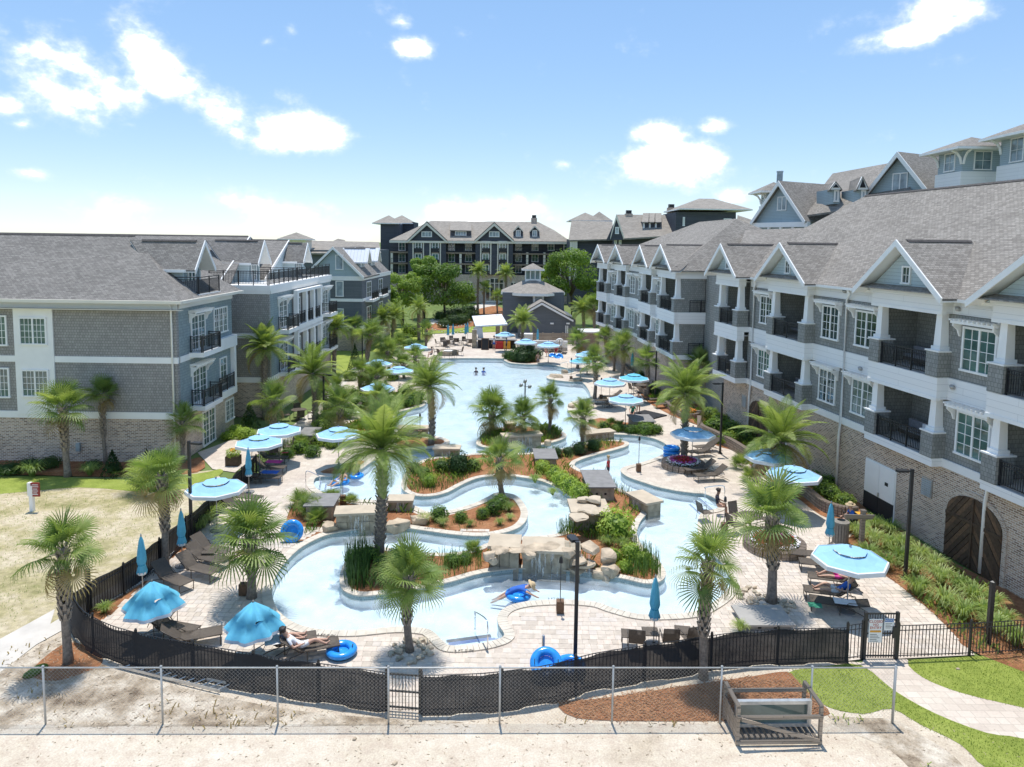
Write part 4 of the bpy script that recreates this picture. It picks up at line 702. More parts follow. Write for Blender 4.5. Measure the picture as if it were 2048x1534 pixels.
for cx, l, r, top in ((853.5, 814, 894, 442.5), (988.5, 949, 1028, 444)):
    vp(hA, 'gable_bay_wall', [(l+2,549),(r-2,549),(r-2,479),(cx,top+5),(l+2,479)], HY-1.2, 3.0, 'lap_navy')
    for s in (-1, 1):
        a, e = g(cx, top, HY-1.9), g(l if s < 0 else r, 480, HY-1.9); MB().extr([a, e, e-Vector((0,0,.7)), a-Vector((0,0,.9))], (0,.3,0)).build('rake_board', 'cream', hA); slab(hA, 'gable_roof', [a, e, e+Vector((0,4,0)), a+Vector((0,12,0))], 'shingle_far', .2)
    vwin(hA, cx-10.5, 463, cx+10.5, 474, HY-1.25, 'shutter', sashes=3, rows=1)
    for q in (cx-17, cx+17):
        x0, x1 = q-11.5, q+11.5; fr = MB(); a, b = g(x0, 548.5, HY-1.25), g(x1, 482, HY-1.25)
        for xa, xb, za, zb in ((a.x, a.x+.28, a.z, b.z), (b.x-.28, b.x, a.z, b.z), (a.x, b.x, b.z-.35, b.z)): fr.box(xa, HY-1.35, za, xb, HY-1.22, zb)
        fr.build('bay_frame', 'cream', hA); MB().box(a.x+.28, HY-1.24, a.z, b.x-.28, HY-1.21, b.z-.35).build('bay_shade_panel', 'dark', hA)  # flat dark panel, the shade of a bay recess put in as colour
        for yy in (484.5, 507, 529): vwin(hA, q-7, yy, q+7, yy+17, HY-1.26, 'glass_green'); z = g(q, yy+19.5).z; MB().box(a.x+.5, HY-1.5, z-.3, b.x-.5, HY-1.2, z).build('balcony_slab', 'slat_far', hA); MB().box(a.x+.5, HY-1.55, z, b.x-.5, HY-1.5, z+.9).build('balcony_railing', 'black_metal', hA)
for q in (804, 903, 937, 1037, 1070, 1102, 1134):
    for yy in (484.5, 507, 529):
        vwin(hA, q-7, yy, q+7, yy+17, HY+1.98, 'glass_green')
for x0, x1 in ((783,814), (895,949), (1029,1140)):
    for yy in (503.5, 525.5, 547): a = g(x0, yy); b = g(x1, yy); f = Fac((a.x, HY-.45), (b.x, HY-.45), (0,-1)); railing(hA, (a.x, HY-.45), (b.x, HY-.45), a.z, 1.1, step=.4)
for q in (784, 921, 1054, 1088, 1120): a = g(q, 549); MB().box(a.x-.25, HY-.45, a.z, a.x+.25, HY-.05, g(q, 505).z).build('column', 'cream', hA)
slab(hA, 'roof', [g(779,480,HY-1.2), g(1142,483,HY-1.2), g(1108,460,HY+5), g(1077,444,HY+9), g(862,441.5,HY+9)], 'shingle_far', .3)
a, b = g(779,481,HY-1.25), g(1142,484,HY-1.25); MB().hexa([a-Vector((0,.3,.5)), b-Vector((0,.3,.5)), b-Vector((0,0,.5)), a-Vector((0,0,.5)), a-Vector((0,.3,0)), b-Vector((0,.3,0)), b, a]).build('eave_board', 'cream', hA)
vp(hA, 'shed_dormer', [(902,474),(941,474),(941,461),(902,460)], HY+1.2, 5, 'lap_navy'); vwin(hA, 910, 462, 933, 471, HY+1.15, 'shutter', sashes=4, rows=1); slab(hA, 'shed_roof', [g(900,460,HY+.6), g(943,461,HY+.6), g(942,446,HY+8), g(901,445,HY+8)], 'shingle_far', .2)
for cx in (1036.5, 1069.5):
    vp(hA, 'dormer_wall', [(cx-8,474),(cx+8,474),(cx+8,461),(cx,453),(cx-8,461)], HY+1.2, 5, 'lap_navy'); vwin(hA, cx-5, 460, cx+5, 473, HY+1.15, 'shutter', rows=1)
    for s in (-1, 1): slab(hA, 'dormer_roof', [g(cx,450.5,HY+.8), g(cx+s*10,462,HY+.8), g(cx+s*10,462,HY+.8)+Vector((0,5,0)), g(cx,450.5,HY+.8)+Vector((0,7,0))], 'shingle_far', .15); a, e = g(cx,450.5,HY+.78), g(cx+s*10,462,HY+.78); MB().extr([a, e, e-Vector((0,0,.25)), a-Vector((0,0,.4))], (0,-.1,0)).build('rake_board', 'cream', hA)
fh = Fac((g(951,600).x, HY-.6), (g(1012,600).x, HY-.6), (0,-1))
for cx, w, top in ((989, 36, 556), (941, 12, 563), (1027, 12, 563)):
    a, b = g(cx-w/2, 596, HY-.62), g(cx+w/2, top, HY-.62); fa = Fac((a.x, HY-.62), (b.x, HY-.62), (0,-1)); zs = b.z-1.2; w_ = b.x-a.x
    arch = [(0, .1), (w_, .1)]+[(w_/2+w_/2*math.cos(t), zs+1.2*math.sin(t)) for t in [math.pi*k/10 for k in range(11)]]
    ar = MB().extr([fa.P(x, .0, z) for x, z in arch], fa.n*.08).build('arched_window', 'cream', hA); n_ = max(2, int(w_/1.0))
    for k in range(n_): fa.box(MB(), w_*k/n_+.1, w_*(k+1)/n_-.1, .081, .10, .5, zs-.1).build('pane', 'glass', ar)
    for k in range(n_): fa.box(MB(), w_*k/n_+.1, w_*(k+1)/n_-.1, .081, .10, zs+.05, zs+1.05*math.sin(math.acos(max(-1, min(1, (k+.5)/n_*2-1))))).build('pane', 'glass', ar)
vp(hA, 'tower_wall', [(761,612),(800,612),(800,448),(761,448)], HY+4, 8, 'lap_navy', -.3); c = g(771,446,HY+8); hiproof(hA, 'tower_roof', (c.x+.8, HY+8), 2.4, 4, g(771,446,HY+4).z, g(790,430,HY+6).z, 'shingle_far'); vp(hA, 'tower_wall', [(797,480),(828,480),(828,444),(797,444)], HY+9, 8, 'lap_navy'); c = g(812,440,HY+13); hiproof(hA, 'tower_roof', (c.x-1, HY+13), 2.6, 4, g(812,446,HY+9).z, g(800,429,HY+9).z, 'shingle_far')
for X_, Y_ in ((1068, 430),): p = g(X_, Y_+16, HY+9); MB().box(p.x-.7, HY+8.3, p.z-1, p.x+.7, HY+9.7, p.z+1.2).build('chimney', 'brick', hA); MB().box(p.x-.5, HY+8.5, p.z+1.2, p.x+.5, HY+9.5, p.z+1.9).build('chimney_cap', 'black_metal', hA)
hB = thing('hotel_building', 'navy hotel wing with chimneys and square tower rising behind the right residence', 'building', (35, 150, 0)); HY2 = 150
vp(hB, 'wing_wall', [(1142,640),(1232,640),(1232,478),(1142,478)], HY2, 12, 'lap_navy', -.3); vp(hB, 'wing_wall', [(1232,640),(1400,640),(1400,468),(1232,470)], HY2-6, 10, 'lap_navy', -.3)
slab(hB, 'roof', [g(1137,480,HY2-1), g(1226,478,HY2-1), g(1225,443,HY2+7), g(1143,441,HY2+7)], 'shingle_far', .3); slab(hB, 'roof', [g(1226,478,HY2-8), g(1360,470,HY2-8), g(1350,430,HY2), g(1234,429,HY2)], 'shingle_far', .3)
vp(hB, 'gable_wall', [(1214,480),(1246,480),(1246,466),(1233,436),(1214,478)], HY2-8.3, .6, 'lap_navy')
for s, xe in ((-1, 1221), (1, 1248)): a, e = g(1233,428,HY2-8.5), g(xe,473,HY2-8.5); MB().extr([a, e, e-Vector((0,0,.6)), a-Vector((0,0,1.0))], (0,.3,0)).build('rake_board', 'cream', hB)
vwin(hB, 1230, 454, 1238, 468, HY2-8.35, 'shutter', rows=2); vwin(hB, 1228, 480, 1234, 502, HY2-6.05, 'glass'); vwin(hB, 1237, 480, 1243, 502, HY2-6.05, 'glass')
for x in (1142, 1147, 1152): a = g(x, 502, HY2-.6); MB().box(a.x-.25, HY2-.8, a.z-6, a.x+.25, HY2-.4, g(x,480,HY2-.6).z).build('column', 'cream', hB)
for x in (1285, 1297, 1309): vp(hB, 'dormer_wall', [(x,457),(x+11,457),(x+11,443),(x,443)], HY2-4.5, 4, 'lap_navy'); vwin(hB, x+.5, 445, x+4.5, 457, HY2-4.55, 'shutter', sashes=1); slab(hB, 'dormer_roof', [g(x-1,444,HY2-5), g(x+14,444,HY2-5), g(x+14,426,HY2+1), g(x+1,426,HY2+1)], 'shingle_far', .2)
vp(hB, 'tower_wall', [(1352,470),(1472,470),(1472,424),(1352,424)], HY2-10, 12, 'lap_navy'); c = g(1412,420,HY2-4); hiproof(hB, 'tower_roof', (c.x, HY2-4), g(1472,420,HY2-10).x-g(1412,420,HY2-10).x, 6, g(1412,418,HY2-10).z, g(1412,396,HY2-6).z, 'shingle_far', 1.2, 1.5); vwin(hB, 1447, 437, 1463, 444, HY2-10.05, 'shutter', sashes=4, rows=1); vwin(hB, 1365, 434, 1370, 452, HY2-10.05, 'shutter', sashes=1)
for X_, Y_ in ((1257, 417), (1342, 405)): p = g(X_, Y_+20, HY2); MB().box(p.x-.75, HY2-.7, p.z-3, p.x+.75, HY2+.7, p.z+1.0).build('chimney', 'brick', hB); MB().box(p.x-.55, HY2-.5, p.z+1.0, p.x+.55, HY2+.5, p.z+1.7).build('chimney_cap', 'black_metal', hB)
c = g(1170,440,HY2+12); hiproof(hB, 'tower_roof', (c.x, HY2+12), 3.2, 3, g(1170,441,HY2+9).z, g(1170,425,HY2+12).z, 'shingle_far'); c = g(1198,440,HY2+14); hiproof(hB, 'tower_roof', (c.x, HY2+14), 2.0, 2, g(1198,441,HY2+12).z, g(1198,423,HY2+14).z, 'shingle_far')
slab(hB, 'roof', [g(1472,460,HY2-6), g(1530,462,HY2-6), g(1505,440,HY2), g(1475,430,HY2)], 'shingle_far', .3); vp(hB, 'wing_wall', [(1400,640),(1530,640),(1530,462),(1400,462)], HY2-5, 6, 'lap_navy', -.3)
hC = thing('distant_building', 'low distant building with grey hip roof and cupola beyond the left apartments', 'building', (-45, 140, 0))
vp(hC, 'wall', [(560,600),(760,600),(760,500),(560,500)], 140, 10, 'lap_slate', -.3); slab(hC, 'roof', [g(600,506,139), g(762,506,139), g(758,484,147), g(612,481,147)], 'shingle_far', .3); vp(hC, 'cupola_wall', [(575,500),(612,500),(612,478),(575,478)], 138, 4, 'cream'); c = g(593,478,140); hiproof(hC, 'cupola_roof', (c.x, 140), 2.2, 2, g(593,478,138).z, g(593,464.5,140).z, 'shingle_far'); slab(hC, 'roof', [g(620,505,150), g(700,505,150), g(690,480,156), g(676,477,156)], 'shingle_far', .3)
# ---- pale blue building behind the right residence
pB = thing('residence_building', 'pale blue gabled building with lookout towers rising behind the right roof', 'building', (48, 85, 0))
def gabblock(root, ap, ln, dirv, hw, drop, zfloor, wall, roofm, rake='white', over=.7):
    ap = Vector(ap); d = Vector((dirv[0], dirv[1], 0)).normalized(); s = Vector((d.y, -d.x, 0)); e = Vector((0,0,-drop))
    for k in (-1, 1): slab(root, 'gable_roof', [ap-d*over, ap+s*hw*k*1.08+e*1.08-d*over, ap+s*hw*k*1.08+e*1.08+d*ln, ap+d*ln], roofm, .15); MB().extr([ap-d*over, ap+s*hw*k*1.08+e*1.08-d*over, ap+s*hw*k*1.04+e*1.13-d*over-Vector((0,0,.1)), ap-d*over-Vector((0,0,.55))], -d*.1).build('rake_board', rake, root)
    MB().extr([ap-Vector((0,0,.3)), ap+s*hw+e, Vector((*(ap+s*hw).to_2d(), zfloor)), Vector((*(ap-s*hw).to_2d(), zfloor)), ap-s*hw+e], d*ln*.98).build('gable_wall', wall, root)
    return d, s
def towerc(root, px, pyb, pyt, Y, w, zr):
    c = g(px, pyb, Y); t = g(px, pyt, Y); MB().box(c.x-w, Y-w, 8, c.x+w, Y+w, c.z).build('tower_base', 'white_lap', root); MB().box(c.x-w+.15, Y-w+.15, c.z, c.x+w-.15, Y+w-.15, t.z).build('tower_wall', 'lap_blue', root)
    fa = Fac((c.x-w, Y-w+.15), (c.x+w, Y-w+.15), (0,-1)); fb = Fac((c.x-w+.15, Y-w), (c.x-w+.15, Y+w), (-1,0)); hgt = t.z-c.z
    for f in (fa, fb):
        window(root, f, w-.8, w+.8, c.z+.12, t.z-.12, 1, 2, 2, 0, 'glass_pale')
        for q in (.25, 2*w-.25): MB().path([f.P(q,.02,t.z-1.3), f.P(q,.15,t.z-.75), f.P(q,.45,t.z-.35), f.P(q,.95,t.z-.12)], .11, 6).build('bracket', 'white', root)
    hiproof(root, 'tower_roof', (c.x, Y), w, w, t.z+.12, t.z+zr, 'shingle_warm', 1.0)
Y0 = 82
d_, s_ = gabblock(pB, g(1566,362,Y0), 30, (1,.55), 3.6, 4.3, 8, 'lap_blue', 'shingle_warm'); fG = Fac(g(1566,362,Y0).to_2d()-s_.to_2d()*3.6, g(1566,362,Y0).to_2d()+s_.to_2d()*3.6, -d_.to_2d()); zz = g(1566,400,Y0).z; window(pB, fG, 3.0, 4.3, zz-1.2, zz+.4, 2, 1, 1, .01, 'shutter'); fG.box(MB(), -.4, 7.6, .01, .5, zz-3.1, zz-2.55).build('trim_band', 'white', pB)
for k in range(5): fG.box(MB(), .3+k*1.7, .6+k*1.7, .1, .4, 8, zz-3.1).build('column', 'white', pB)
d_, s_ = gabblock(pB, g(1804,304,72), 30, (1,.55), 4.2, 5.0, 8, 'lap_blue', 'shingle_warm'); fG = Fac(g(1804,304,72).to_2d()-s_.to_2d()*4.2, g(1804,304,72).to_2d()+s_.to_2d()*4.2, -d_.to_2d()); zz = g(1804,368,72).z; window(pB, fG, 3.4, 5.0, zz-.9, zz+1.1, 2, 1, 1, .01, 'shutter')
slab(pB, 'roof', [g(1600,432,Y0-2), g(1830,400,68), g(1800,322,78), g(1665,347,90)], 'shingle_warm', .2)
for cx, top, Yd in ((1672, 362, 77), (1726, 352, 74)):
    vp(pB, 'dormer_wall', [(cx-7,408),(cx+8,408),(cx+8,378),(cx-7,378)], Yd, 4, 'lap_blue'); vwin(pB, cx-5, 380, cx+6, 404, Yd-.04, 'shutter', 'white', 1, rows=1); vp(pB, 'dormer_pediment', [(cx-11,379),(cx+12,379),(cx,top+1)], Yd-.4, .4, 'white'); vp(pB, 'dormer_vent', [(cx-6,375),(cx+6,375),(cx,top+6)], Yd-.45, .04, 'dark')
    for s in (-1, 1): slab(pB, 'dormer_roof', [g(cx,top,Yd-.5), g(cx+s*13,379,Yd-.5), g(cx+s*13,379,Yd-.5)+Vector((1.5,5,0)), g(cx,top,Yd-.5)+Vector((1.5,6,0))], 'shingle_warm', .1)
towerc(pB, 1938, 347, 304, 66, 1.95, 1.35); towerc(pB, 2082, 328, 272, 60, 2.2, 1.6); towerc(pB, 1545, 412, 386, 86, 1.2, 1.3); p = g(1559, 365, 86); MB().lathe([(.35,-1.5),(.35,1.2),(.4,1.2),(.4,1.35),(.3,1.4)], 12, p).build('flue', 'shutter', pB)
MB().box(38, 76, 8, 60, 92, 15.5).build('body_wall', 'lap_blue', pB)
# ---- pool bar with octagonal cupola roof and shade canopy
bR = thing('bar_building', 'slate grey pool bar building with hipped cupola roof at the head of the pool', 'building', (3, 106, 0)); BY = 104
vp(bR, 'front_wall', [(1036,690),(1151,690),(1151,640),(1140,633),(1084,608),(1036,628)], BY, 8, 'lap_slate', 0)
for xe, ye in ((1030, 634), (1147, 638)): a, e = g(1084,603,BY-.5), g(xe,ye,BY-.5); MB().extr([a, e, e-Vector((0,0,.45)), a-Vector((0,0,.5))], (0,.2,0)).build('rake_board', 'white', bR); slab(bR, 'gable_roof', [a, e, e+Vector((0,9,0)), a+Vector((0,9,0))], 'shingle_far', .15)
vp(bR, 'hall_wall', [(1005,690),(1128,690),(1128,585),(1005,585)], BY+6, 9, 'lap_slate', 0); c = g(1065,588,BY+10.5); hz = g(1065,587,BY+5).z; tz = g(1065,560,BY+10).z
ang = [(math.cos(R(22.5+45*k)), math.sin(R(22.5+45*k))) for k in range(8)]; hw_ = g(1133,587,BY+6).x-g(1066,587,BY+6).x
for k in range(8):
    a, b = ang[k], ang[(k+1) % 8]; slab(bR, 'hip_roof', [(c.x+a[0]*hw_*1.05, BY+10.5+a[1]*6.2, hz), (c.x+b[0]*hw_*1.05, BY+10.5+b[1]*6.2, hz), (c.x+b[0]*1.3, BY+10.5+b[1]*1.2, tz), (c.x+a[0]*1.3, BY+10.5+a[1]*1.2, tz)], 'shingle_far', .1)
    MB().extr([(c.x+a[0]*hw_*1.055, BY+10.5+a[1]*6.25, hz-.02), (c.x+b[0]*hw_*1.055, BY+10.5+b[1]*6.25, hz-.02), (c.x+b[0]*hw_*1.055, BY+10.5+b[1]*6.25, hz-.4), (c.x+a[0]*hw_*1.055, BY+10.5+a[1]*6.25, hz-.4)], (.0,-.05,0)).build('eave_board', 'white', bR)
cu = MB().box(c.x-1.25, BY+9.3, tz-.3, c.x+1.25, BY+11.7, tz+1.7).build('cupola', 'white', bR)
for f in (Fac((c.x-1.25, BY+9.3), (c.x+1.25, BY+9.3), (0,-1)),):
    for k in range(3): f.box(MB(), .15+k*.76, .75+k*.76, .0, .03, tz+.2, tz+1.5).build('pane', 'glass_pale', cu)
hiproof(bR, 'cupola_roof', (c.x, BY+10.5), 1.25, 1.2, tz+1.75, tz+2.7, 'shingle_far', .5); vp(bR, 'dormer', [(1066,612),(1088,612),(1088,588),(1066,588)], BY+5.5, 2, 'white'); vwin(bR, 1068, 591, 1086, 606, BY+5.45, 'glass_pale', 'white', 1, rows=1)
for x in (1104, 1136): p = g(x, 647, BY-.1); MB().box(p.x-.25, BY-.25, p.z-.1, p.x+.25, BY, p.z+.12).build('wall_lamp', 'white', bR)
for x in (1131.5, 1135): a = g(x, 672, BY-.1); MB().tube((a.x, BY-.12, .2), (a.x, BY-.12, g(x,651,BY).z), .08).build('downspout', 'white', bR)
cn = thing('shade_canopy', 'tilted white metal shade canopy over the open bar counter', 'canopy', g(975, 690)); cy = G(975,690).y
a, b, c2, d2 = g(944,632,cy+4), g(1003,628,cy+4.5), g(1015,648,cy-1.2), g(951,652,cy-1.5)
slab(cn, 'roof_panel', [d2, c2, b, a], 'roof_metal', .18)
for p in (d2+Vector((.6,.6,0)), c2+Vector((-.4,.6,0)), b+Vector((-.5,-.4,0))): MB().box(p.x-.3, p.y-.3, 0, p.x+.3, p.y+.3, p.z-.1).build('post', 'stone', cn)
sh = d2+Vector((.6,.2,0)); MB().extr([(sh.x-.9,sh.y,sh.z-.2),(sh.x+.3,sh.y,sh.z-.2),(sh.x+.5,sh.y,.8),(sh.x+.1,sh.y,.8)], (0,-.05,0)).build('curtain', 'cloth_white', cn)
br = thing('bar_counter', 'dark bar counter with bright drink cooler under the canopy', 'counter', G(995,697)); p = G(995,697)
MB().box(p.x-2.6, p.y, 0, p.x+2.4, p.y+1.4, 1.1).build('counter', 'dark', br); MB().box(p.x-2.8, p.y-.15, 1.1, p.x+2.6, p.y+1.5, 1.17).build('worktop', 'slate_lid', br); MB().box(p.x-.3, p.y-.5, 0, p.x+.75, p.y-.02, .95).build('cooler', 'cloth_red', br); MB().box(p.x+.8, p.y-.5, 0, p.x+1.7, p.y-.02, .95).build('cooler', 'yellow', br); MB().box(p.x+3.0, p.y-1.0, 0, p.x+4.6, p.y+.2, 2.1).build('cabinet', 'white', br); MB().box(p.x+4.7, p.y-.8, 0, p.x+9.2, p.y-.4, 1.2).build('side_panel', 'white', br); MB().box(p.x-3.4, p.y+.2, 0, p.x-2.8, p.y+.8, 2.4).build('post', 'stone', br)
wf = thing('wooden_fence', 'low grey wooden fence with square posts in front of the pool bar', 'fence', G(1090, 692)); a, b = G(1045,690), G(1205,690)
f = Fac(a.to_2d(), b.to_2d(), (0,-1)); k = 9
for i in range(k): f.box(MB(), f.len*i/(k-1)-.09, f.len*i/(k-1)+.09, -.09, .09, 0, 1.75).build('post', 'wood_grey', wf)
for i in range(9): f.box(MB(), 0, f.len, -.03, .03, .1+i*.175, .25+i*.175).build('board', 'wood_grey', wf)
sh2 = thing('towel_hut', 'small flat-roofed towel hut near the residence corner', 'hut', G(1195,700)); p = G(1195,700); MB().box(p.x-2.2, p.y, 0, p.x+1.8, p.y+2.4, 2.3).build('hut_wall', 'slat_far', sh2); MB().box(p.x-2.5, p.y-.5, 2.3, p.x+2.2, p.y+2.7, 2.5).build('flat_roof', 'white', sh2); MB().box(p.x+.2, p.y-.03, 0, p.x+1.7, p.y-.003, 2.2).build('doorway_shade_panel', 'dark', sh2)  # flat dark panel on the hut wall, painted as shade inside the doorway
M('straw_red', (.42, .22, .11), .9, .45, 30); M('twig', (.42, .33, .23), .9, .45, 30)
# ---------------------------------------------------------------- planting
def fanfrond(droop, seed):
    r = random.Random(seed); mb = MB(); pl = .95
    mb.path([(0,0,0), (pl*.5,0,.05), (pl,0,.04)], [.022,.016,.012], 3, False); n = 30
    for k in range(n):
        th = R(-150+300*k/(n-1)); ln = (.92+.12*r.random())*(.72+.28*math.cos(th*.5)); d = Vector((math.cos(th), math.sin(th), 0)); t = Vector((-d.y, d.x, 0)); up = Vector((0,0,1))
        c = Vector((pl-.02, 0, .04)); fold = .28*abs(math.sin(th)); q = [c+d*.05, c+d*ln*.5+up*(ln*.5*fold*.8-droop*.10), c+d*ln*.82+up*(ln*.6*fold-droop*.32), c+d*ln*(1-.12*droop)+up*(ln*.5*fold-droop*.62-.05*r.random())]
        w = (.010, .026, .016); b = len(mb.v)
        for i in range(3): mb.v += [q[i]-t*w[i], q[i]+t*w[i]+up*.012]
        mb.v.append(q[3]); mb.f += [(b,b+2,b+3,b+1), (b+2,b+4,b+5,b+3), (b+4,b+6,b+5)]; mb.mi += [0]*3
    return mb
def datefrond(droop, seed):
    r = random.Random(seed); mb = MB(); pts = []; p = Vector((0,0,0)); a = R(0); L_ = 1.0; n = 9
    for i in range(n+1): pts.append(p.copy()); p = p+Vector((math.cos(a), 0, math.sin(a)))*L_/n; a -= R(droop)*(.35+1.3*i/n)/n
    mb.path(pts, [.014*(1-.85*i/n)+.002 for i in range(n+1)], 3, False); m = 38
    for i in range(m):
        u = .10+.9*i/(m-1); f = u*n; k = min(int(f), n-1); q = pts[k].lerp(pts[k+1], f-k); d = (pts[k+1]-pts[k]).normalized(); ln = .27*math.sin(math.pi*min(.97, .22+.75*u))*(.9+.2*r.random()); nn = Vector((-d.z,0,d.x))
        for s in (-1, 1):
            e = (d*.62+Vector((0,s,0))*.75+nn*(.28-.2*u)).normalized(); mid = q+e*ln*.55; tip = q+e*ln+Vector((0,0,-.30*ln)); wv = d*.0085; b = len(mb.v)
            mb.v += [q-wv*.7, q+wv*.7, mid+wv, mid-wv, tip]; mb.f += [(b,b+1,b+2,b+3), (b+3,b+2,b+4)]; mb.mi += [0]*2
    return mb
FAN = [fanfrond(d, k).data('fan_frond', 'fan_leaf') for k, d in enumerate((.12, .35, .65, .95))]; FANDRY = fanfrond(1.1, 9).data('fan_frond', 'dry_leaf')
DATE = [datefrond(d, k).data('date_frond', 'date_leaf') for k, d in enumerate((40, 65, 90, 120))]; DATEDRY = datefrond(130, 9).data('date_frond', 'dry_leaf')
def palm(kind, base, crown, rpx, label, group='palms around the pool', n=None, dz=0):
    b = G(*base, dz) if not isinstance(base, Vector) else base; c = AY(*crown, b.y); rad = rpx*b.y/F; h = max(.8, c.z-b.z); off = Vector((c.x-b.x, 0, 0)); rr = random.Random(int(base[0]*7+base[1])); near = b.y < 34
    t = thing('fan_palm' if kind == 'F' else 'date_palm', label, 'palm tree', b, 0, group)
    mb = MB(); k = 10; r0 = (.175 if kind == 'F' else .18)*min(1.25, max(.75, rad/1.7)); bend = Vector((rr.uniform(-.12,.12), rr.uniform(-.1,.1), 0)); ctr = lambda u: off*(u*u)+bend*math.sin(u*math.pi)+Vector((0,0,h*u))
    prof = [(.0,1.18),(.04,1.0),(.2,.9),(.55,.85),(.8,1.0),(1,.75)]
    def rad_at(u):
        for (a,ra),(e,re) in zip(prof, prof[1:]):
            if u <= e: return r0*(ra+(re-ra)*(u-a)/(e-a))
        return r0*.75
    mb.path([ctr(i/k) if i else Vector((0,0,-.05)) for i in range(k+1)], [rad_at(i/k) for i in range(k+1)], 10); mb.build('trunk', 'trunk', t, True) if False else None
    o = bpy.data.objects.new('trunk', mb.data('trunk', 'trunk', True)); COL.objects.link(o); o.parent = t
    bt = MB(); u0 = .38 if kind == 'F' else .12; rows = int((1-u0)*h/.17); cnt = 6 if near else 5
    for i in range(rows):                       # criss-cross old leaf bases
        u = u0+(1-u0)*i/max(1, rows)
        for q in range(cnt):
            a = 2*math.pi*(q+.5*(i % 2))/cnt+rr.uniform(-.12,.12); d = Vector((math.cos(a), math.sin(a), 0)); tt = Vector((-d.y,d.x,0)); p = ctr(u); ra = rad_at(u); w = .085*(r0/.2); ln = (.26 if kind == 'F' else .14)*(.8+.4*rr.random()); ou = .055+.05*u
            bt.extr([p+d*ra*.9-tt*w, p+d*ra*.9+tt*w, p+d*(ra+ou)+tt*w*.45+Vector((0,0,ln)), p+d*(ra+ou)-tt*w*.45+Vector((0,0,ln))], d*.03)
    o = bpy.data.objects.new('leaf_bases', bt.data('leaf_bases', 'boot')); COL.objects.link(o); o.parent = t
    nf = n or (21+rr.randint(0,9) if kind == 'F' else 32+rr.randint(0,8)); top = ctr(1)
    for i in range(nf):
        u = i/(nf-1); a = i*2.39996+rr.uniform(-.25,.25)
        if kind == 'F':
            el = R(84-u*112+rr.uniform(-14,14)); me = FAN[min(3, int(u*3.0+rr.random()*1.2))]; s = rad/1.98*(.78+.42*rr.random())
            if u > .84 and rr.random() < .4: me = FANDRY; el -= .5
            mt = Matrix.Translation(top+Vector((0,0,-.25*u))) @ Matrix.Rotation(a, 4, 'Z') @ Matrix.Rotation(-el, 4, 'Y') @ Matrix.Rotation(rr.uniform(-.5,.5), 4, 'X') @ Matrix.Scale(s, 4)
        else:
            el = R(80-u*88+rr.uniform(-7,7)); me = DATE[min(3, int(u*3.2+rr.random()*.9))]; s = rad*1.02*(.88+.24*rr.random())
            if u > .9 and rr.random() < .4: me = DATEDRY; el -= .25
            mt = Matrix.Translation(top+Vector((0,0,-.2*u))) @ Matrix.Rotation(a, 4, 'Z') @ Matrix.Rotation(-el, 4, 'Y') @ Matrix.Rotation(rr.uniform(-.4,.4), 4, 'X') @ Matrix.Scale(s, 4)
        o = bpy.data.objects.new('frond', me); COL.objects.link(o); o.parent = t; o.matrix_local = mt
    return t
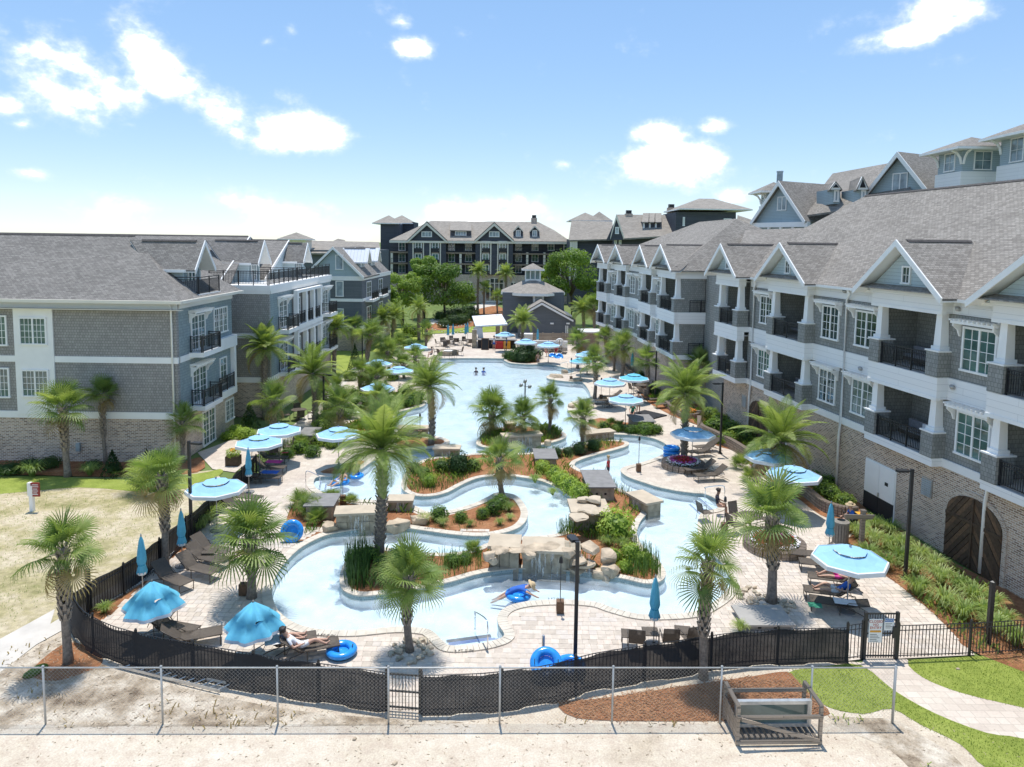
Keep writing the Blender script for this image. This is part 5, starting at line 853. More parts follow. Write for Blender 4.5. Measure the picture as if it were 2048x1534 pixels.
for kd, ba, cr, rp, lb in [
    ('F',(137,1325),(125,1095),92,'fan palm standing outside the fence corner beside the sandy lot'),
    ('F',(330,1133),(322,950),76,'fan palm against the black fence beside the dry lawn'),
    ('F',(503,1196),(500,1075),100,'bushy fan palm behind the drooping blue umbrella near the pool basin'),
    ('F',(820,1303),(820,1152),86,'yellow green fan palm in a stone ring at the front pool deck'),
    ('D',(758,1113),(765,895),116,'tall feathery date palm on the front planted island'),
    ('F',(1407,1357),(1417,1122),92,'fan palm growing outside the front fence behind the chain link'),
    ('F',(1543,1205),(1545,1030),104,'fan palm in a stone ring beside the loungers on the right deck'),
    ('F',(1004,990),(1000,915),58,'fan palm at the tip of the round mulch peninsula'),
    ('D',(1368,922),(1372,785),82,'date palm in the ring of red flowers on the right deck'),
    ('D',(1560,985),(1560,880),98,'low spreading date palm against the brick residence wall'),
    ('F',(136,953),(125,815),66,'fan palm with hanging dead fronds before the left brick wall'),
    ('F',(212,928),(206,785),42,'slim dark fan palm close to the left brick wall'),
    ('F',(366,925),(366,842),48,'fan palm at the corner of the left brick building'),
    ('F',(355,905),(355,802),32,'small fan palm rising behind the corner palm of the left building'),
    ('F',(545,882),(548,800),50,'fan palm beside the two pale umbrellas near the left buildings'),
    ('D',(530,838),(530,695),58,'date palm before the dark side of the middle left building'),
    ('D',(629,850),(625,745),70,'date palm beside the middle left apartments and a black lamp post'),
    ('F',(680,880),(680,812),52,'fan palm standing behind the single left deck umbrella'),
    ('D',(668,748),(672,655),40,'leaning date palm at the lawn beside the left apartments'),
    ('F',(735,745),(743,668),40,'fan palm beside the lamp post at the far lawn'),
    ('F',(778,745),(775,702),36,'fan palm right of the far lawn path behind an umbrella'),
    ('F',(760,795),(753,752),40,'fan palm over the shaded umbrella on the left deck'),
    ('F',(752,838),(757,795),44,'low fan palm in the mulch bed left of the lagoon'),
    ('F',(808,757),(806,728),32,'small fan palm on the left shore of the lagoon'),
    ('F',(682,808),(672,775),32,'low yellowish fan palm beside the left garden path'),
    ('D',(784,690),(788,632),36,'date palm at the far left corner of the lagoon'),
    ('D',(838,680),(838,617),30,'date palm left of the tables at the head of the pool'),
    ('F',(851,698),(852,660),26,'fan palm beside the open umbrella at the far pool shore'),
    ('D',(862,888),(858,770),74,'date palm on the left spit of the main lagoon'),
    ('F',(987,869),(985,822),56,'fan palm with drooping fronds on the lagoon island left end'),
    ('F',(1048,888),(1045,832),44,'fan palm before the stone wall of the lagoon island'),
    ('F',(1098,867),(1100,795),40,'fan palm at the right end of the lagoon island'),
    ('F',(1164,899),(1166,832),42,'fan palm at the upper end of the long planted island'),
    ('F',(1189,797),(1188,722),38,'fan palm on the right lagoon shore beside two umbrellas'),
    ('F',(1155,737),(1155,683),34,'fan palm at the far right lagoon shore'),
    ('D',(1044,706),(1045,643),36,'date palm in the shrub bed at the head of the pool'),
    ('D',(1168,676),(1166,620),34,'date palm right of the pool bar'),
    ('F',(1190,680),(1188,610),28,'fan palm behind the date palm right of the pool bar'),
    ('F',(1244,752),(1245,690),36,'fan palm in the raised bed along the far residence wing'),
    ('F',(1296,792),(1294,718),34,'fan palm beside the arched door of the far residence wing'),
    ('F',(1414,812),(1403,730),46,'fan palm behind the date palm at the residence corner'),
    ('F',(1212,728),(1210,672),26,'yellowish fan palm beside the towel hut'),
    ('D',(956,628),(957,543),24,'tall date palm before the hotel left of its arched window'),
    ('D',(1013,622),(1012,547),24,'tall date palm before the hotel right of its arched window'),
    ('F',(968,628),(969,575),18,'fan palm between the hotel date palms and the bar'),
    ('F',(995,626),(995,592),18,'short fan palm just left of the pool bar hall'),
    ('F',(722,792),(722,742),36,'fan palm over the garden path left of the shaded umbrella'),
    ('F',(797,722),(796,688),28,'fan palm behind the left shore umbrella and lawn'),
    ('F',(706,706),(708,652),30,'fan palm at the corner of the far left apartments'),
    ('D',(762,692),(765,636),30,'date palm between the far left apartments and the lawn lamp'),
    ('F',(652,832),(650,792),34,'low fan palm on the patio side of the left path'),
    ('F',(832,742),(830,712),28,'fan palm at the upper left lagoon shore'),
    ('F',(1228,742),(1226,700),28,'fan palm left of the raised bed palm at the far wing'),
    ('D',(1080,600),(1080,528),26,'date palm above the bar roof before the hotel')]: palm(kd, ba, cr, rp, lb)
# leafy masses
def leafball(nl, seed, mat, size=.09, core=.8, squash=1.0, cone=False):
    r = random.Random(seed); mb = MB(); o = Vector((r.uniform(0,40), r.uniform(0,40), 0))
    for i in range(nl):
        z = r.uniform(-.65, 1); a = r.uniform(0, 2*math.pi); q = math.sqrt(max(0, 1-z*z)); d = Vector((q*math.cos(a), q*math.sin(a), z)); k = .78+.28*noise.noise(d*2.2+o)+.22*r.random()**2
        if cone: u = r.random()**.8; d = Vector((math.cos(a)*(1-u)*.95, math.sin(a)*(1-u)*.95, u*2-.7)); k = .8+.25*r.random()
        p = d*k; n = (d+Vector((r.uniform(-.8,.8), r.uniform(-.8,.8), r.uniform(-.3,.9)))).normalized(); t = n.orthogonal().normalized(); t.rotate(Matrix.Rotation(r.uniform(0,6.3), 3, n)); s = n.cross(t); w = size*(.7+.6*r.random())
        mb.face([p-t*w, p+s*w*.45, p+t*w, p-s*w*.45])
    return mb.data('foliage', mat)
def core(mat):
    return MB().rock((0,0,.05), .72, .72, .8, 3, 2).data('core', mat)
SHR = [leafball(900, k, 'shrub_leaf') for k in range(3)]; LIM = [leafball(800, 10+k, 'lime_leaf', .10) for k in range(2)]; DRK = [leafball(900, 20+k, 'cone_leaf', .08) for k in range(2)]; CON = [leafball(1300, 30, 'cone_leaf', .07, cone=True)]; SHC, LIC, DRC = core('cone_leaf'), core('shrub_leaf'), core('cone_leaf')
def stems(): return MB().path([(0,0,-.7),(.03,0,-.3),(0,0,0)], [.05,.04,.03], 5).data('stem', 'bark')
STM = stems()
def shrub(px, w, label, kind='S', tall=1.0, z=0.0, group=None):
    p = G(*px, z); s = 1.15*w*p.y/F/2; lst, co = {'S': (SHR, SHC), 'L': (LIM, LIC), 'D': (DRK, DRC), 'C': (CON, DRC)}[kind]
    kit = [('foliage', rnd.choice(lst), None, []), ('stem', STM, None, [])]
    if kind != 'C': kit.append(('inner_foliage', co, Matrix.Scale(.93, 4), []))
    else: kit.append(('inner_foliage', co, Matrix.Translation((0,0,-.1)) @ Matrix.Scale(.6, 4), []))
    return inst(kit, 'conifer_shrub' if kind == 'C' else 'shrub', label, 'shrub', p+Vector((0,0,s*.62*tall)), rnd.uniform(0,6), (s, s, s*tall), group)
def row(items, text, kind, tall=1.0, group=None, z=.02):
    for k, (x, y, w) in enumerate(sorted(items)): shrub((x, y), w, text % nth(k+1), kind, tall, z, group)
row([(878,1040,38),(922,1043,28),(965,1036,27),(987,1027,36),(1000,1015,34)], 'round clipped shrub on the mulch peninsula, %s from the left', 'S', .95, 'shrubs on the mulch peninsula')
row([(1108,960,34),(1122,972,36),(1138,985,40),(1160,1000,42),(1085,945,30)], 'lime green shrub along the inner bend of the long island, %s from the left', 'L', 1.0, 'lime shrubs on the long island')
row([(1084,915,28),(1113,914,26),(1134,912,24),(1157,908,32),(1187,900,30)], 'dark round shrub at the upper shore of the long island, %s from the left', 'D', .95, 'shrubs at the upper island shore')
shrub((1232,1075), 72, 'big bright bushy shrub beside the rock ledge on the long island', 'L', .95); shrub((917,946), 52, 'large dark bush at the left end of the long island', 'D', 1.0); shrub((884,943), 34, 'bright bush left of the large dark bush on the long island', 'S', .9); shrub((848,952), 30, 'loose bush at the left rim of the long island', 'S', .8); shrub((858,972), 30, 'small lime bush at the left tip of the long island', 'L', 1.0); shrub((945,940), 36, 'olive bush right of the large dark bush on the long island', 'S', .8); shrub((826,945), 34, 'dark fern-like bush at the far left rim of the long island', 'D', .8)
row([(1230,1120,30),(1262,1118,42),(1285,1130,34),(1250,1142,30)], 'broad-leaved bright plant right of the waterfall rocks, %s from the left', 'L', .9, 'plants right of the waterfall')
row([(712,1130,44),(740,1120,44),(765,1140,40),(790,1125,40),(905,1130,36),(930,1125,30)], 'leafy plant at the left end of the front island, %s from the left', 'S', .85, 'plants on the front island')
shrub((226,952), 48, 'dense dark conical shrub before the left brick wall', 'C', 1.05); shrub((294,930), 28, 'small conical shrub behind the spreading palm at the left wall', 'C', 1.1); shrub((500,855), 42, 'conical dark shrub between the left brick buildings', 'C', 1.15); shrub((710,738), 30, 'narrow dark conifer at the base of the far left apartments', 'C', 1.6)
row([(470,868,30),(490,875,34),(455,878,26)], 'light green bush by the left patio door, %s from the left', 'L', .7, 'bushes by the left patio')
row([(20,948,50),(60,938,44),(98,935,44),(285,945,34),(300,950,40),(185,938,36)], 'low dark bush in the bed before the left brick wall, %s from the left', 'D', .6, 'bushes before the left brick wall')
row([(1208,858,26),(1235,862,24),(1262,866,28),(1290,868,38),(1310,866,30)], 'low bush in the bed at the right lagoon corner, %s from the left', 'S', .75, 'bushes at the right lagoon corner')
row([(1016,718,22),(1030,722,30),(1046,724,34),(1062,722,32),(1074,716,24),(1040,712,30),(1058,708,28)], 'dark bush in the shrub bed at the head of the pool, %s from the left', 'D', .9, 'bushes at the head of the pool')
row([(1420,838,34),(1440,852,38),(1462,868,40),(1490,885,42),(1430,865,40),(1455,888,36),(1512,908,36)], 'dark green bush in the walled bed under the residence, %s from the left', 'S', .85, 'bushes in the residence bed')
row([(1640,985,38),(1660,1000,44),(1690,1015,40),(1625,965,36),(1655,975,36)], 'leafy bush in the curved walled bed beside the steel door, %s from the left', 'S', .85, 'bushes beside the steel door')
row([(1262,735,22),(1280,758,24),(1310,790,26),(1330,805,28),(1228,700,20),(1360,818,26)], 'dark bush in the raised bed of the far residence wing, %s from the left', 'D', .8, 'bushes of the far wing bed')
row([(600,905,36),(625,912,34),(640,890,38),(665,895,30),(575,915,28)], 'bush in the bed behind the left deck umbrella, %s from the left', 'S', .8, 'bushes behind the left deck')
row([(770,818,30),(795,815,36),(815,812,34),(835,806,36),(775,800,32),(812,795,36)], 'tangled bush in the bed left of the lagoon, %s from the left', 'S', .9, 'bushes left of the lagoon')
row([(880,640,28),(898,638,32),(918,634,34),(938,630,32),(905,650,30),(925,648,30),(945,640,28),(888,655,26)], 'dark hedge bush on the bank behind the pool tables, %s from the left', 'D', .8, 'hedge on the far bank')
row([(815,668,22),(828,672,24),(812,690,24),(822,700,24)], 'bush beside the far left lawn, %s from the left', 'S', 1.1, 'bushes by the far lawn')
# fan-leaved low palmettos and grass clumps
def palmetto(px, w, label, group=None, z=.02):
    p = G(*px, z); s = w*p.y/F/2/1.5; t = thing('palmetto', label, 'palm shrub', p, rnd.uniform(0,6), group)
    for i in range(15):
        u = i/14; mt = Matrix.Translation((0,0,.05)) @ Matrix.Rotation(i*2.4, 4, 'Z') @ Matrix.Rotation(-R(80-60*u), 4, 'Y') @ Matrix.Rotation(rnd.uniform(-.4,.4), 4, 'X') @ Matrix.Scale(s*(.85+.3*rnd.random()), 4)
        o = bpy.data.objects.new('frond', FAN[i % 3]); COL.objects.link(o); o.parent = t; o.matrix_local = mt
for k, (x, y, w) in enumerate(sorted([(300,985,120),(620,1030,70),(632,1045,56),(600,1010,60),(662,1005,50),(945,1105,44),(700,1008,36),(905,905,30),(1190,985,40),(1190,962,34),(1240,855,26),(1222,850,26),(1205,1050,44),(600,895,50),(640,885,46),(1480,935,50),(1500,960,46),(700,870,40)])): palmetto((x, y), w, 'low palmetto clump, %s of the ground palmettos from the left' % nth(k+1), 'ground palmettos')
def clump(seed, mat, nb=150, hgt=.75, spread=.75, w=.012):
    r = random.Random(seed); mb = MB()
    for i in range(nb):
        a = r.uniform(0, 6.283); d = Vector((math.cos(a), math.sin(a), 0)); t = Vector((-d.y, d.x, 0)); ln = hgt*(.7+.5*r.random()); s = spread*(.15+.95*r.random()); b0 = d*r.random()*.12
        q = [b0, b0+d*s*.35+Vector((0,0,ln*.65)), b0+d*s*.75+Vector((0,0,ln*.85)), b0+d*s*1.1+Vector((0,0,ln*.6))]; b = len(mb.v)
        for i2 in range(3): mb.v += [q[i2]-t*w, q[i2]+t*w]
        mb.v.append(q[3]); mb.f += [(b,b+2,b+3,b+1),(b+2,b+4,b+5,b+3),(b+4,b+6,b+5)]; mb.mi += [0]*3
    return mb.data('blades', mat)
GRS = [clump(k, 'grass_leaf', 220) for k in range(3)]
def grass(px, w, label, group, z=.02): p = G(*px, z); s = w*p.y/F/2/.70; o = bpy.data.objects.new('grass_clump', rnd.choice(GRS)); COL.objects.link(o); o.location = p; o.rotation_euler = (0,0,rnd.uniform(0,6)); o.scale = (s,)*3; tag(o, label, 'grass', group)
for k, (x, y, w) in enumerate(sorted([(1715,1075,56),(1745,1090,60),(1775,1100,58),(1735,1120,62),(1768,1138,64),(1805,1100,60),(1800,1128,66),(1840,1120,60),(1830,1150,64),(1870,1140,60),(1835,1190,72),(1880,1170,70),(1915,1185,70),(1890,1215,74),(1945,1205,72),(1925,1240,76),(1965,1235,70),(1990,1265,70),(1985,1215,60),(2010,1250,60),(2030,1290,70),(1780,1070,56),(1750,1058,50)])): grass((x, y), w, 'arching grass tuft in the bed under the wooden gate, %s from the left' % nth(k+1), 'grass tufts in the right bed')
for k, (x, y, w) in enumerate(sorted([(65,952,56),(180,950,46),(210,1225,40),(405,1055,60),(420,1040,64),(395,1062,50),(1215,1090,36),(1245,1095,38),(1480,1262,40),(1070,965,30),(1105,990,26),(850,1045,36),(940,1052,24),(885,1050,30),(1017,1022,34),(1000,1050,26),(1020,1040,24),(1520,925,60)])): grass((x, y), w, 'loose grass tuft in the mulch, %s of the scattered tufts from the left' % nth(k+1), 'scattered grass tufts')
def reeds(px, dens, hgt, name='reeds', mat='reed_leaf', seed=1):
    lp = GL(px); r = random.Random(seed); xs = [p[0] for p in lp]; ys = [p[1] for p in lp]; mb = MB(); n = int(abs(area(lp))*dens)
    while n > 0:
        p = Vector((r.uniform(min(xs), max(xs)), r.uniform(min(ys), max(ys))))
        if not inside(p, lp): continue
        n -= 1; h = hgt*(.5+.6*r.random()); a = r.uniform(0, 6.3); d = Vector((math.cos(a), math.sin(a), 0))*.013; tp = Vector((p.x+r.uniform(-.12,.12), p.y+r.uniform(-.12,.12), h)); mb.face([Vector((p.x,p.y,0))-d, Vector((p.x,p.y,0))+d, tp+d*.5, tp-d*.5])
    o = mb.build(name, mat); o['kind'] = 'stuff'; return o
for k, (px, dn, hh) in enumerate([([(690,1172),(690,1120),(720,1102),(745,1110),(735,1180),(705,1186)], 150, 1.05), ([(735,1180),(760,1140),(880,1120),(960,1110),(965,1140),(900,1158),(830,1174)], 60, .7), ([(1245,1150),(1290,1105),(1322,1135),(1322,1158),(1290,1162)], 130, .85), ([(1112,1068),(1145,1052),(1150,1066),(1130,1076)], 160, .8), ([(1155,1062),(1215,1066),(1270,1078),(1285,1100),(1180,1082)], 70, .6), ([(1120,960),(1155,1000),(1170,985),(1145,950)], 90, .6), ([(1180,950),(1235,978),(1265,995),(1255,1000),(1200,975)], 110, .6), ([(812,968),(815,984),(860,988),(895,980),(930,962),(925,950),(850,960)], 55, .45), ([(958,890),(962,874),(985,862),(1005,860),(1000,890)], 90, .6), ([(1060,858),(1100,860),(1124,868),(1120,878),(1085,886)], 90, .6), ([(835,1055),(900,1062),(950,1062),(980,1040),(900,1045)], 18, .35), ([(1180,905),(1240,890),(1245,885),(1200,884)], 50, .5), ([(515,935),(585,905),(600,890),(590,885),(530,915)], 60, .8), ([(385,1075),(430,1010),(450,990),(440,1000),(395,1050)], 90, .8)]): reeds(px, dn, hh, seed=k)
def cover(lp, dens, seed, zb=.03, hgt=.32, mat='grass_leaf', name='ground_cover', margin=None):
    r = random.Random(seed); xs = [p[0] for p in lp]; ys = [p[1] for p in lp]; mb = MB(); n = int(abs(area(lp))*dens); o = Vector((seed*3.1, 0, 0))
    for _ in range(n*6):
        p = Vector((r.uniform(min(xs), max(xs)), r.uniform(min(ys), max(ys))))
        if noise.noise(Vector((p.x*.55, p.y*.55, 0))+o) < .08 or not inside(p, lp): continue
        h = hgt*(.5+.8*r.random()); a = r.uniform(0, 6.3); d = Vector((math.cos(a), math.sin(a), 0)); t = Vector((-d.y, d.x, 0))*.022; b0 = Vector((p.x, p.y, zb)); mb.face([b0-t, b0+t, b0+d*h*.35+t+Vector((0,0,h*.8)), b0+d*h*.7+Vector((0,0,h))]); n -= 1
        if n <= 0: break
    if mb.f: struct(mb.build(name, mat), 'stuff')
cover(offset(ISL, -.4), 9, 1); cover(offset(ISL, -.4), 9, 4, mat='shrub_leaf', hgt=.4); cover(offset(ISM, -.4), 40, 2, mat='shrub_leaf', hgt=.45); cover(GL([(592,1085),(640,1066),(700,1052),(790,1046),(850,1054),(900,1030),(850,1033),(800,1016),(740,1012),(700,1008),(655,1000),(612,990),(585,1010),(572,1050)]), 12, 3, mat='shrub_leaf', hgt=.4)
cover(GL([(1700,1090),(1752,1138),(1803,1174),(1865,1225),(1898,1258),(1960,1305),(2100,1330),(1985,1185),(1870,1115),(1775,1058)]), 12, 5, hgt=.3); cover(GL([(585,905),(640,892),(700,884),(755,878),(768,855),(740,832),(700,845),(640,870),(592,886)]), 40, 6, mat='shrub_leaf', hgt=.45); cover(GL([(1300,800),(1345,828),(1398,850),(1425,885),(1480,903),(1510,938),(1560,965),(1600,950),(1520,890),(1440,840),(1380,800),(1330,780)]), 40, 7, mat='shrub_leaf', hgt=.45)
cover(GL([(1650,1434),(1720,1438),(1790,1440),(1850,1478),(1905,1512),(1850,1540),(1780,1500),(1690,1460)]), 12, 8, 0, .18); cover(GL([(0,1300),(140,1262),(226,1338),(440,1392),(600,1425),(300,1440),(0,1440)]), 3, 9, 0, .12, 'dry_leaf', 'dry_weeds'); cover(GL([(250,1395),(770,1437),(1100,1446),(1440,1449),(1440,1456),(770,1458),(100,1458)]), 7, 10, 0, .16, 'dry_leaf', 'dry_weeds')
def turf(px, dens, seed, zb=.01, hgt=.035, mat='turf_leaf'):
    lp = smooth_loop(GL(px), 3); r = random.Random(seed); xs = [p[0] for p in lp]; ys = [p[1] for p in lp]; mb = MB()
    for _ in range(int((max(xs)-min(xs))*(max(ys)-min(ys))*dens)):
        p = Vector((r.uniform(min(xs), max(xs)), r.uniform(min(ys), max(ys))))
        if not inside(p, lp): continue
        a = r.uniform(0, 6.3); d = Vector((math.cos(a), math.sin(a), 0)); t = Vector((-d.y, d.x, 0))*.012; h = hgt*(.5+r.random()); b0 = Vector((p.x, p.y, zb)); mb.face([b0-t, b0+t, b0+d*h*.6+Vector((0,0,h))])
    struct(mb.build('grass_blades', mat), 'stuff')
leafmat('turf_leaf', (.15, .22, .035), (.26, .34, .06), (.36, .42, .10))
turf([(1573,1343),(1612,1388),(1660,1418),(1727,1431),(1783,1421),(1840,1453),(1922,1494),(1985,1550),(2048,1590),(2070,1530),(2048,1480),(1973,1468),(1870,1429),(1788,1383),(1722,1331),(1650,1331)], 260, 1); turf([(1816,1323),(1845,1356),(1922,1388),(2048,1418),(2090,1430),(2090,1330),(2048,1310),(1960,1312),(1880,1318)], 260, 2)
turf([(0,985),(160,985),(300,995),(360,1010),(330,1060),(230,1120),(100,1200),(0,1260),(-60,1280),(-60,990)], 30, 3, .005, .06, 'grass_leaf')
def litter(px, n, seed, mat, ln, wd, zb, name):       # straw, twigs and pebbles lying about
    lp = GL(px); r = random.Random(seed); xs = [p[0] for p in lp]; ys = [p[1] for p in lp]; mb = MB()
    while n > 0:
        p = Vector((r.uniform(min(xs), max(xs)), r.uniform(min(ys), max(ys))))
        if not inside(p, lp): continue
        n -= 1; a = r.uniform(0, 6.3); d = Vector((math.cos(a), math.sin(a), r.uniform(-.1,.25)))*ln*(.4+.8*r.random()); t = Vector((-math.sin(a), math.cos(a), 0))*wd; b0 = Vector((p.x, p.y, zb+.012)); mb.face([b0-t, b0+t, b0+d+t, b0+d-t]); mb.face([b0-t, b0+d-t, b0+d-t+Vector((0,0,-.02)), b0-t+Vector((0,0,-.02))])
    struct(mb.build(name, mat), 'stuff')
litter([(1118,1406),(1154,1437),(1300,1443),(1450,1442),(1590,1438),(1660,1428),(1594,1362),(1500,1354),(1358,1374),(1200,1398)], 3500, 1, 'straw_red', .2, .006, .016, 'pine_straw'); litter([(1690,1083),(1803,1174),(1898,1258),(1960,1310),(2048,1330),(2048,1240),(1870,1105)], 2500, 2, 'straw_red', .2, .006, .016, 'pine_straw')
litter([(-50,1455),(2000,1455),(2100,1600),(-200,1600)], 700, 3, 'twig', .07, .007, 0, 'sand_litter'); litter([(-50,1345),(140,1262),(440,1392),(1100,1440),(1500,1445),(1500,1455),(-50,1455)], 900, 4, 'twig', .12, .007, 0, 'sand_litter')
row([(655,850,40),(690,835,40),(720,820,40),(640,865,36),(705,800,36),(735,790,34),(670,820,36),(700,760,28)], 'garden bush along the path by the left apartments, %s from the left', 'S', .9, 'bushes along the left path')
row([(790,700,26),(775,712,26),(760,735,26),(745,748,26),(735,765,28),(785,760,28),(830,745,26),(840,770,28)], 'bush on the far left pool shore, %s from the left', 'S', 1.0, 'bushes on the far left shore')
# broadleaf trees before the hotel
def tree(base, crown, rx, rz, label, seed, leaf='tree_leaf', nl=7000):
    b = G(*base); c = AY(*crown, b.y); sx = rx*b.y/F; sz = rz*b.y/F; r = random.Random(seed); t = thing('broadleaf_tree', label, 'tree', b, 0, 'trees before the hotel'); cc = Vector((c.x-b.x, 0, c.z)); hh = max(1.0, cc.z-sz*.6)
    tb = MB().path([(0,0,-.1),(.1,0,hh*.5),(cc.x*.5,0,hh),(cc.x,0,cc.z)], [.28,.22,.18,.08], 8); clumps = []
    for i in range(20):
        z = r.uniform(-.8, .95); a = r.uniform(0, 6.3); q = math.sqrt(1-z*z)*.72; p = cc+Vector((math.cos(a)*q*sx, math.sin(a)*q*sx, z*sz*.75)); clumps.append((p, r.uniform(.28,.46)*sx))
        tb.path([Vector((cc.x*.4,0,hh*.8)), (cc+p)/2+Vector((0,0,-.3)), p], [.1,.06,.02], 5)
    o = bpy.data.objects.new('trunk', tb.data('trunk', 'bark', True)); COL.objects.link(o); o.parent = t; mb = MB()
    for i in range(nl):
        p, s = r.choice(clumps); d = Vector((r.gauss(0,1), r.gauss(0,1), r.gauss(0,1))).normalized(); q = p+Vector((d.x, d.y, d.z*.75))*s*(.55+.5*r.random()); n = (d+Vector((r.uniform(-.9,.9), r.uniform(-.9,.9), r.uniform(0,.9)))).normalized(); u = n.orthogonal().normalized(); u.rotate(Matrix.Rotation(r.uniform(0,6.3), 3, n)); v = n.cross(u); w = .19*(.7+.6*r.random()); mb.face([q-u*w, q+v*w*.5, q+u*w, q-v*w*.5])
    o = bpy.data.objects.new('crown', mb.data('crown', leaf)); COL.objects.link(o); o.parent = t
tree((805,650),(805,578),40,44,'round green tree beside the far left apartments', 1); tree((888,640),(888,572),58,46,'wide bright green tree before the hotel left of its palms', 2, nl=9000); tree((848,636),(850,540),32,30,'taller tree behind the two left hotel trees', 3); tree((1142,650),(1142,548),56,54,'big dark green tree right of the pool bar roof', 4, nl=9000); tree((1198,652),(1196,585),22,30,'small bright tree at the end of the residence wing', 5, 'shrub_leaf', 4000); tree((925,622),(925,590),26,28,'small tree before the hotel ground floor', 6, nl=4000); tree((1105,640),(1100,555),24,30,'narrow tree between the bar cupola and the big dark tree', 7, nl=4000); tree((775,660),(776,600),22,34,'slim tree tucked behind the far left apartments', 8, nl=4000)
# ---------------------------------------------------------------- fences
def ironfence(pts, label, h=1.22, screen=None, name='iron_fence', group=None):
    pts = [Vector(p).to_3d() for p in smooth_path([Vector(p).to_3d() for p in pts], 4)]; t = thing(name, label, 'fence', pts[0], 0, group); cum = [0]
    for a, b in zip(pts, pts[1:]): cum.append(cum[-1]+(b-a).length)
    def at(s):
        for i in range(len(pts)-1):
            if s <= cum[i+1]+1e-6: k = (s-cum[i])/max(1e-6, cum[i+1]-cum[i]); return pts[i].lerp(pts[i+1], k), (pts[i+1]-pts[i]).normalized()
        return pts[-1], (pts[-1]-pts[-2]).normalized()
    L_ = cum[-1]; np_ = max(1, round(L_/2.3)); post = MB().box(-.035,-.035,0,.035,.035,h+.06).lathe([(.045,h+.06),(.045,h+.09),(0,h+.12)], 4).data('post', 'black_metal'); pk = MB().box(-.01,-.01,.06,.01,.01,h-.02).data('picket', 'black_metal')
    for i in range(np_+1):
        p, d = at(L_*i/np_); o = bpy.data.objects.new('post', post); COL.objects.link(o); o.parent = t; o.location = p-pts[0]; o.rotation_euler = (0,0,math.atan2(d.y,d.x))
    for zr in (.12, h-.20, h-.03):
        for i in range(np_):
            mb = MB(); mm = 4; q = [at(L_*(i+k/mm)/np_)[0]+Vector((0,0,zr)) for k in range(mm+1)]; mb.path(q, .017, 4); mb.build('rail', 'black_metal', t)
    n = int(L_/.125); extra = MB(); made = 0
    for i in range(1, n):
        p, d = at(L_*i/n)
        if made < 295: o = bpy.data.objects.new('picket', pk); COL.objects.link(o); o.parent = t; o.location = p-pts[0]; o.rotation_euler = (0,0,math.atan2(d.y,d.x)); made += 1
        else: extra.box(p.x-.01,p.y-.01,.06,p.x+.01,p.y+.01,h-.02)
    if extra.f: struct(extra.build('picket_row', 'black_metal', t), 'stuff')
    if screen:
        mb = MB(); m = int(L_/.22); r = random.Random(4); rowsz = 7; out = screen
        for i in range(m+1):
            p, d = at(L_*i/m); nrm = Vector((d.y,-d.x,0))*out; sag = .03*math.sin(i*.9)+.02*r.random()
            for j in range(rowsz+1): u = j/rowsz; mb.v.append(p+nrm*(.05+.05*math.sin(u*math.pi)*(.6+noise.noise(Vector((i*.21,j*.5,out))))+ (.12*(1-u)**2 if i % 9 < 5 else .03))+Vector((0,0,(.02+.03*noise.noise(Vector((i*.3,0,5))))*(1-u)+(h-.02-sag)*u)))
        for i in range(m):
            for j in range(rowsz): a = i*(rowsz+1)+j; mb.f.append((a,a+rowsz+1,a+rowsz+2,a+1)); mb.mi.append(0)
        mb.build('privacy_screen', 'fence_screen', t, True)
    return t
ironfence(FLEFT, 'black picket fence running up the left side between the deck and the dry lawn', 1.22, -1)
ironfence(FFRONT[:9], 'screened black fence curving round the lower left of the deck', 1.22, 1)
ironfence(FFRONT[9:], 'screened black fence along the lower right of the deck', 1.22, 1)
gate_y = [FFRONT[8], FFRONT[9]]
g2 = thing('fence_gate', 'narrow unscreened gate in the middle of the front black fence', 'gate', FFRONT[8].to_3d()); fg = Fac(FFRONT[8], FFRONT[9], (0,-1))
for q in (.03, fg.len-.03): fg.box(MB(), q-.05, q+.05, -.05, .05, 0, 1.4).build('post', 'black_metal', g2)
for z in (.12, .62, 1.15): fg.box(MB(), .08, fg.len-.08, -.02, .02, z, z+.045).build('rail', 'black_metal', g2)
for k in range(1, 9): q = .08+(fg.len-.16)*k/9; fg.box(MB(), q-.01, q+.01, -.012, .012, .05, 1.2).build('picket', 'black_metal', g2)
pg = thing('pool_gate', 'tall black entry gate with a closed no entry sign', 'gate', GATE0.to_3d()); fg = Fac(GATE0, GATE1, (0,-1))
for q in (0, fg.len): fg.box(MB(), q-.05, q+.05, -.05, .05, 0, 1.68).build('post', 'black_metal', pg)
for z in (.1, .9, 1.38, 1.60): fg.box(MB(), .05, fg.len-.05, -.02, .02, z, z+.045).build('rail', 'black_metal', pg)
for k in range(1, 11): q = .05+(fg.len-.1)*k/11; fg.box(MB(), q-.01, q+.01, -.012, .012, .05, 1.62).build('picket', 'black_metal', pg)
fg.box(MB(), fg.len-.18, fg.len-.06, .03, .10, .8, 1.2).build('latch', 'black_metal', pg)
sg = tag(fg.box(MB(), .10, .56, .03, .045, .62, 1.45).build('gate_sign', 'sign_white'), 'white closed no entry sign with red letters hung on the pool gate', 'sign')
def stext(body, size, f, s, z, n, mat, parent): q = f.P(s, n, z); return text(body, size, q, (R(90), 0, math.atan2(f.d.y, f.d.x)), mat, 'lettering', parent)
stext('CLOSED', .125, fg, .33, 1.36, .05, 'ink_red', sg); stext('NO', .12, fg, .33, 1.25, .05, 'ink_red', sg); stext('ENTRY', .13, fg, .33, 1.14, .05, 'ink_red', sg)
fg.box(MB(), .14, .52, .046, .050, .98, 1.05).build('orange_bar', 'ink_orange', sg)
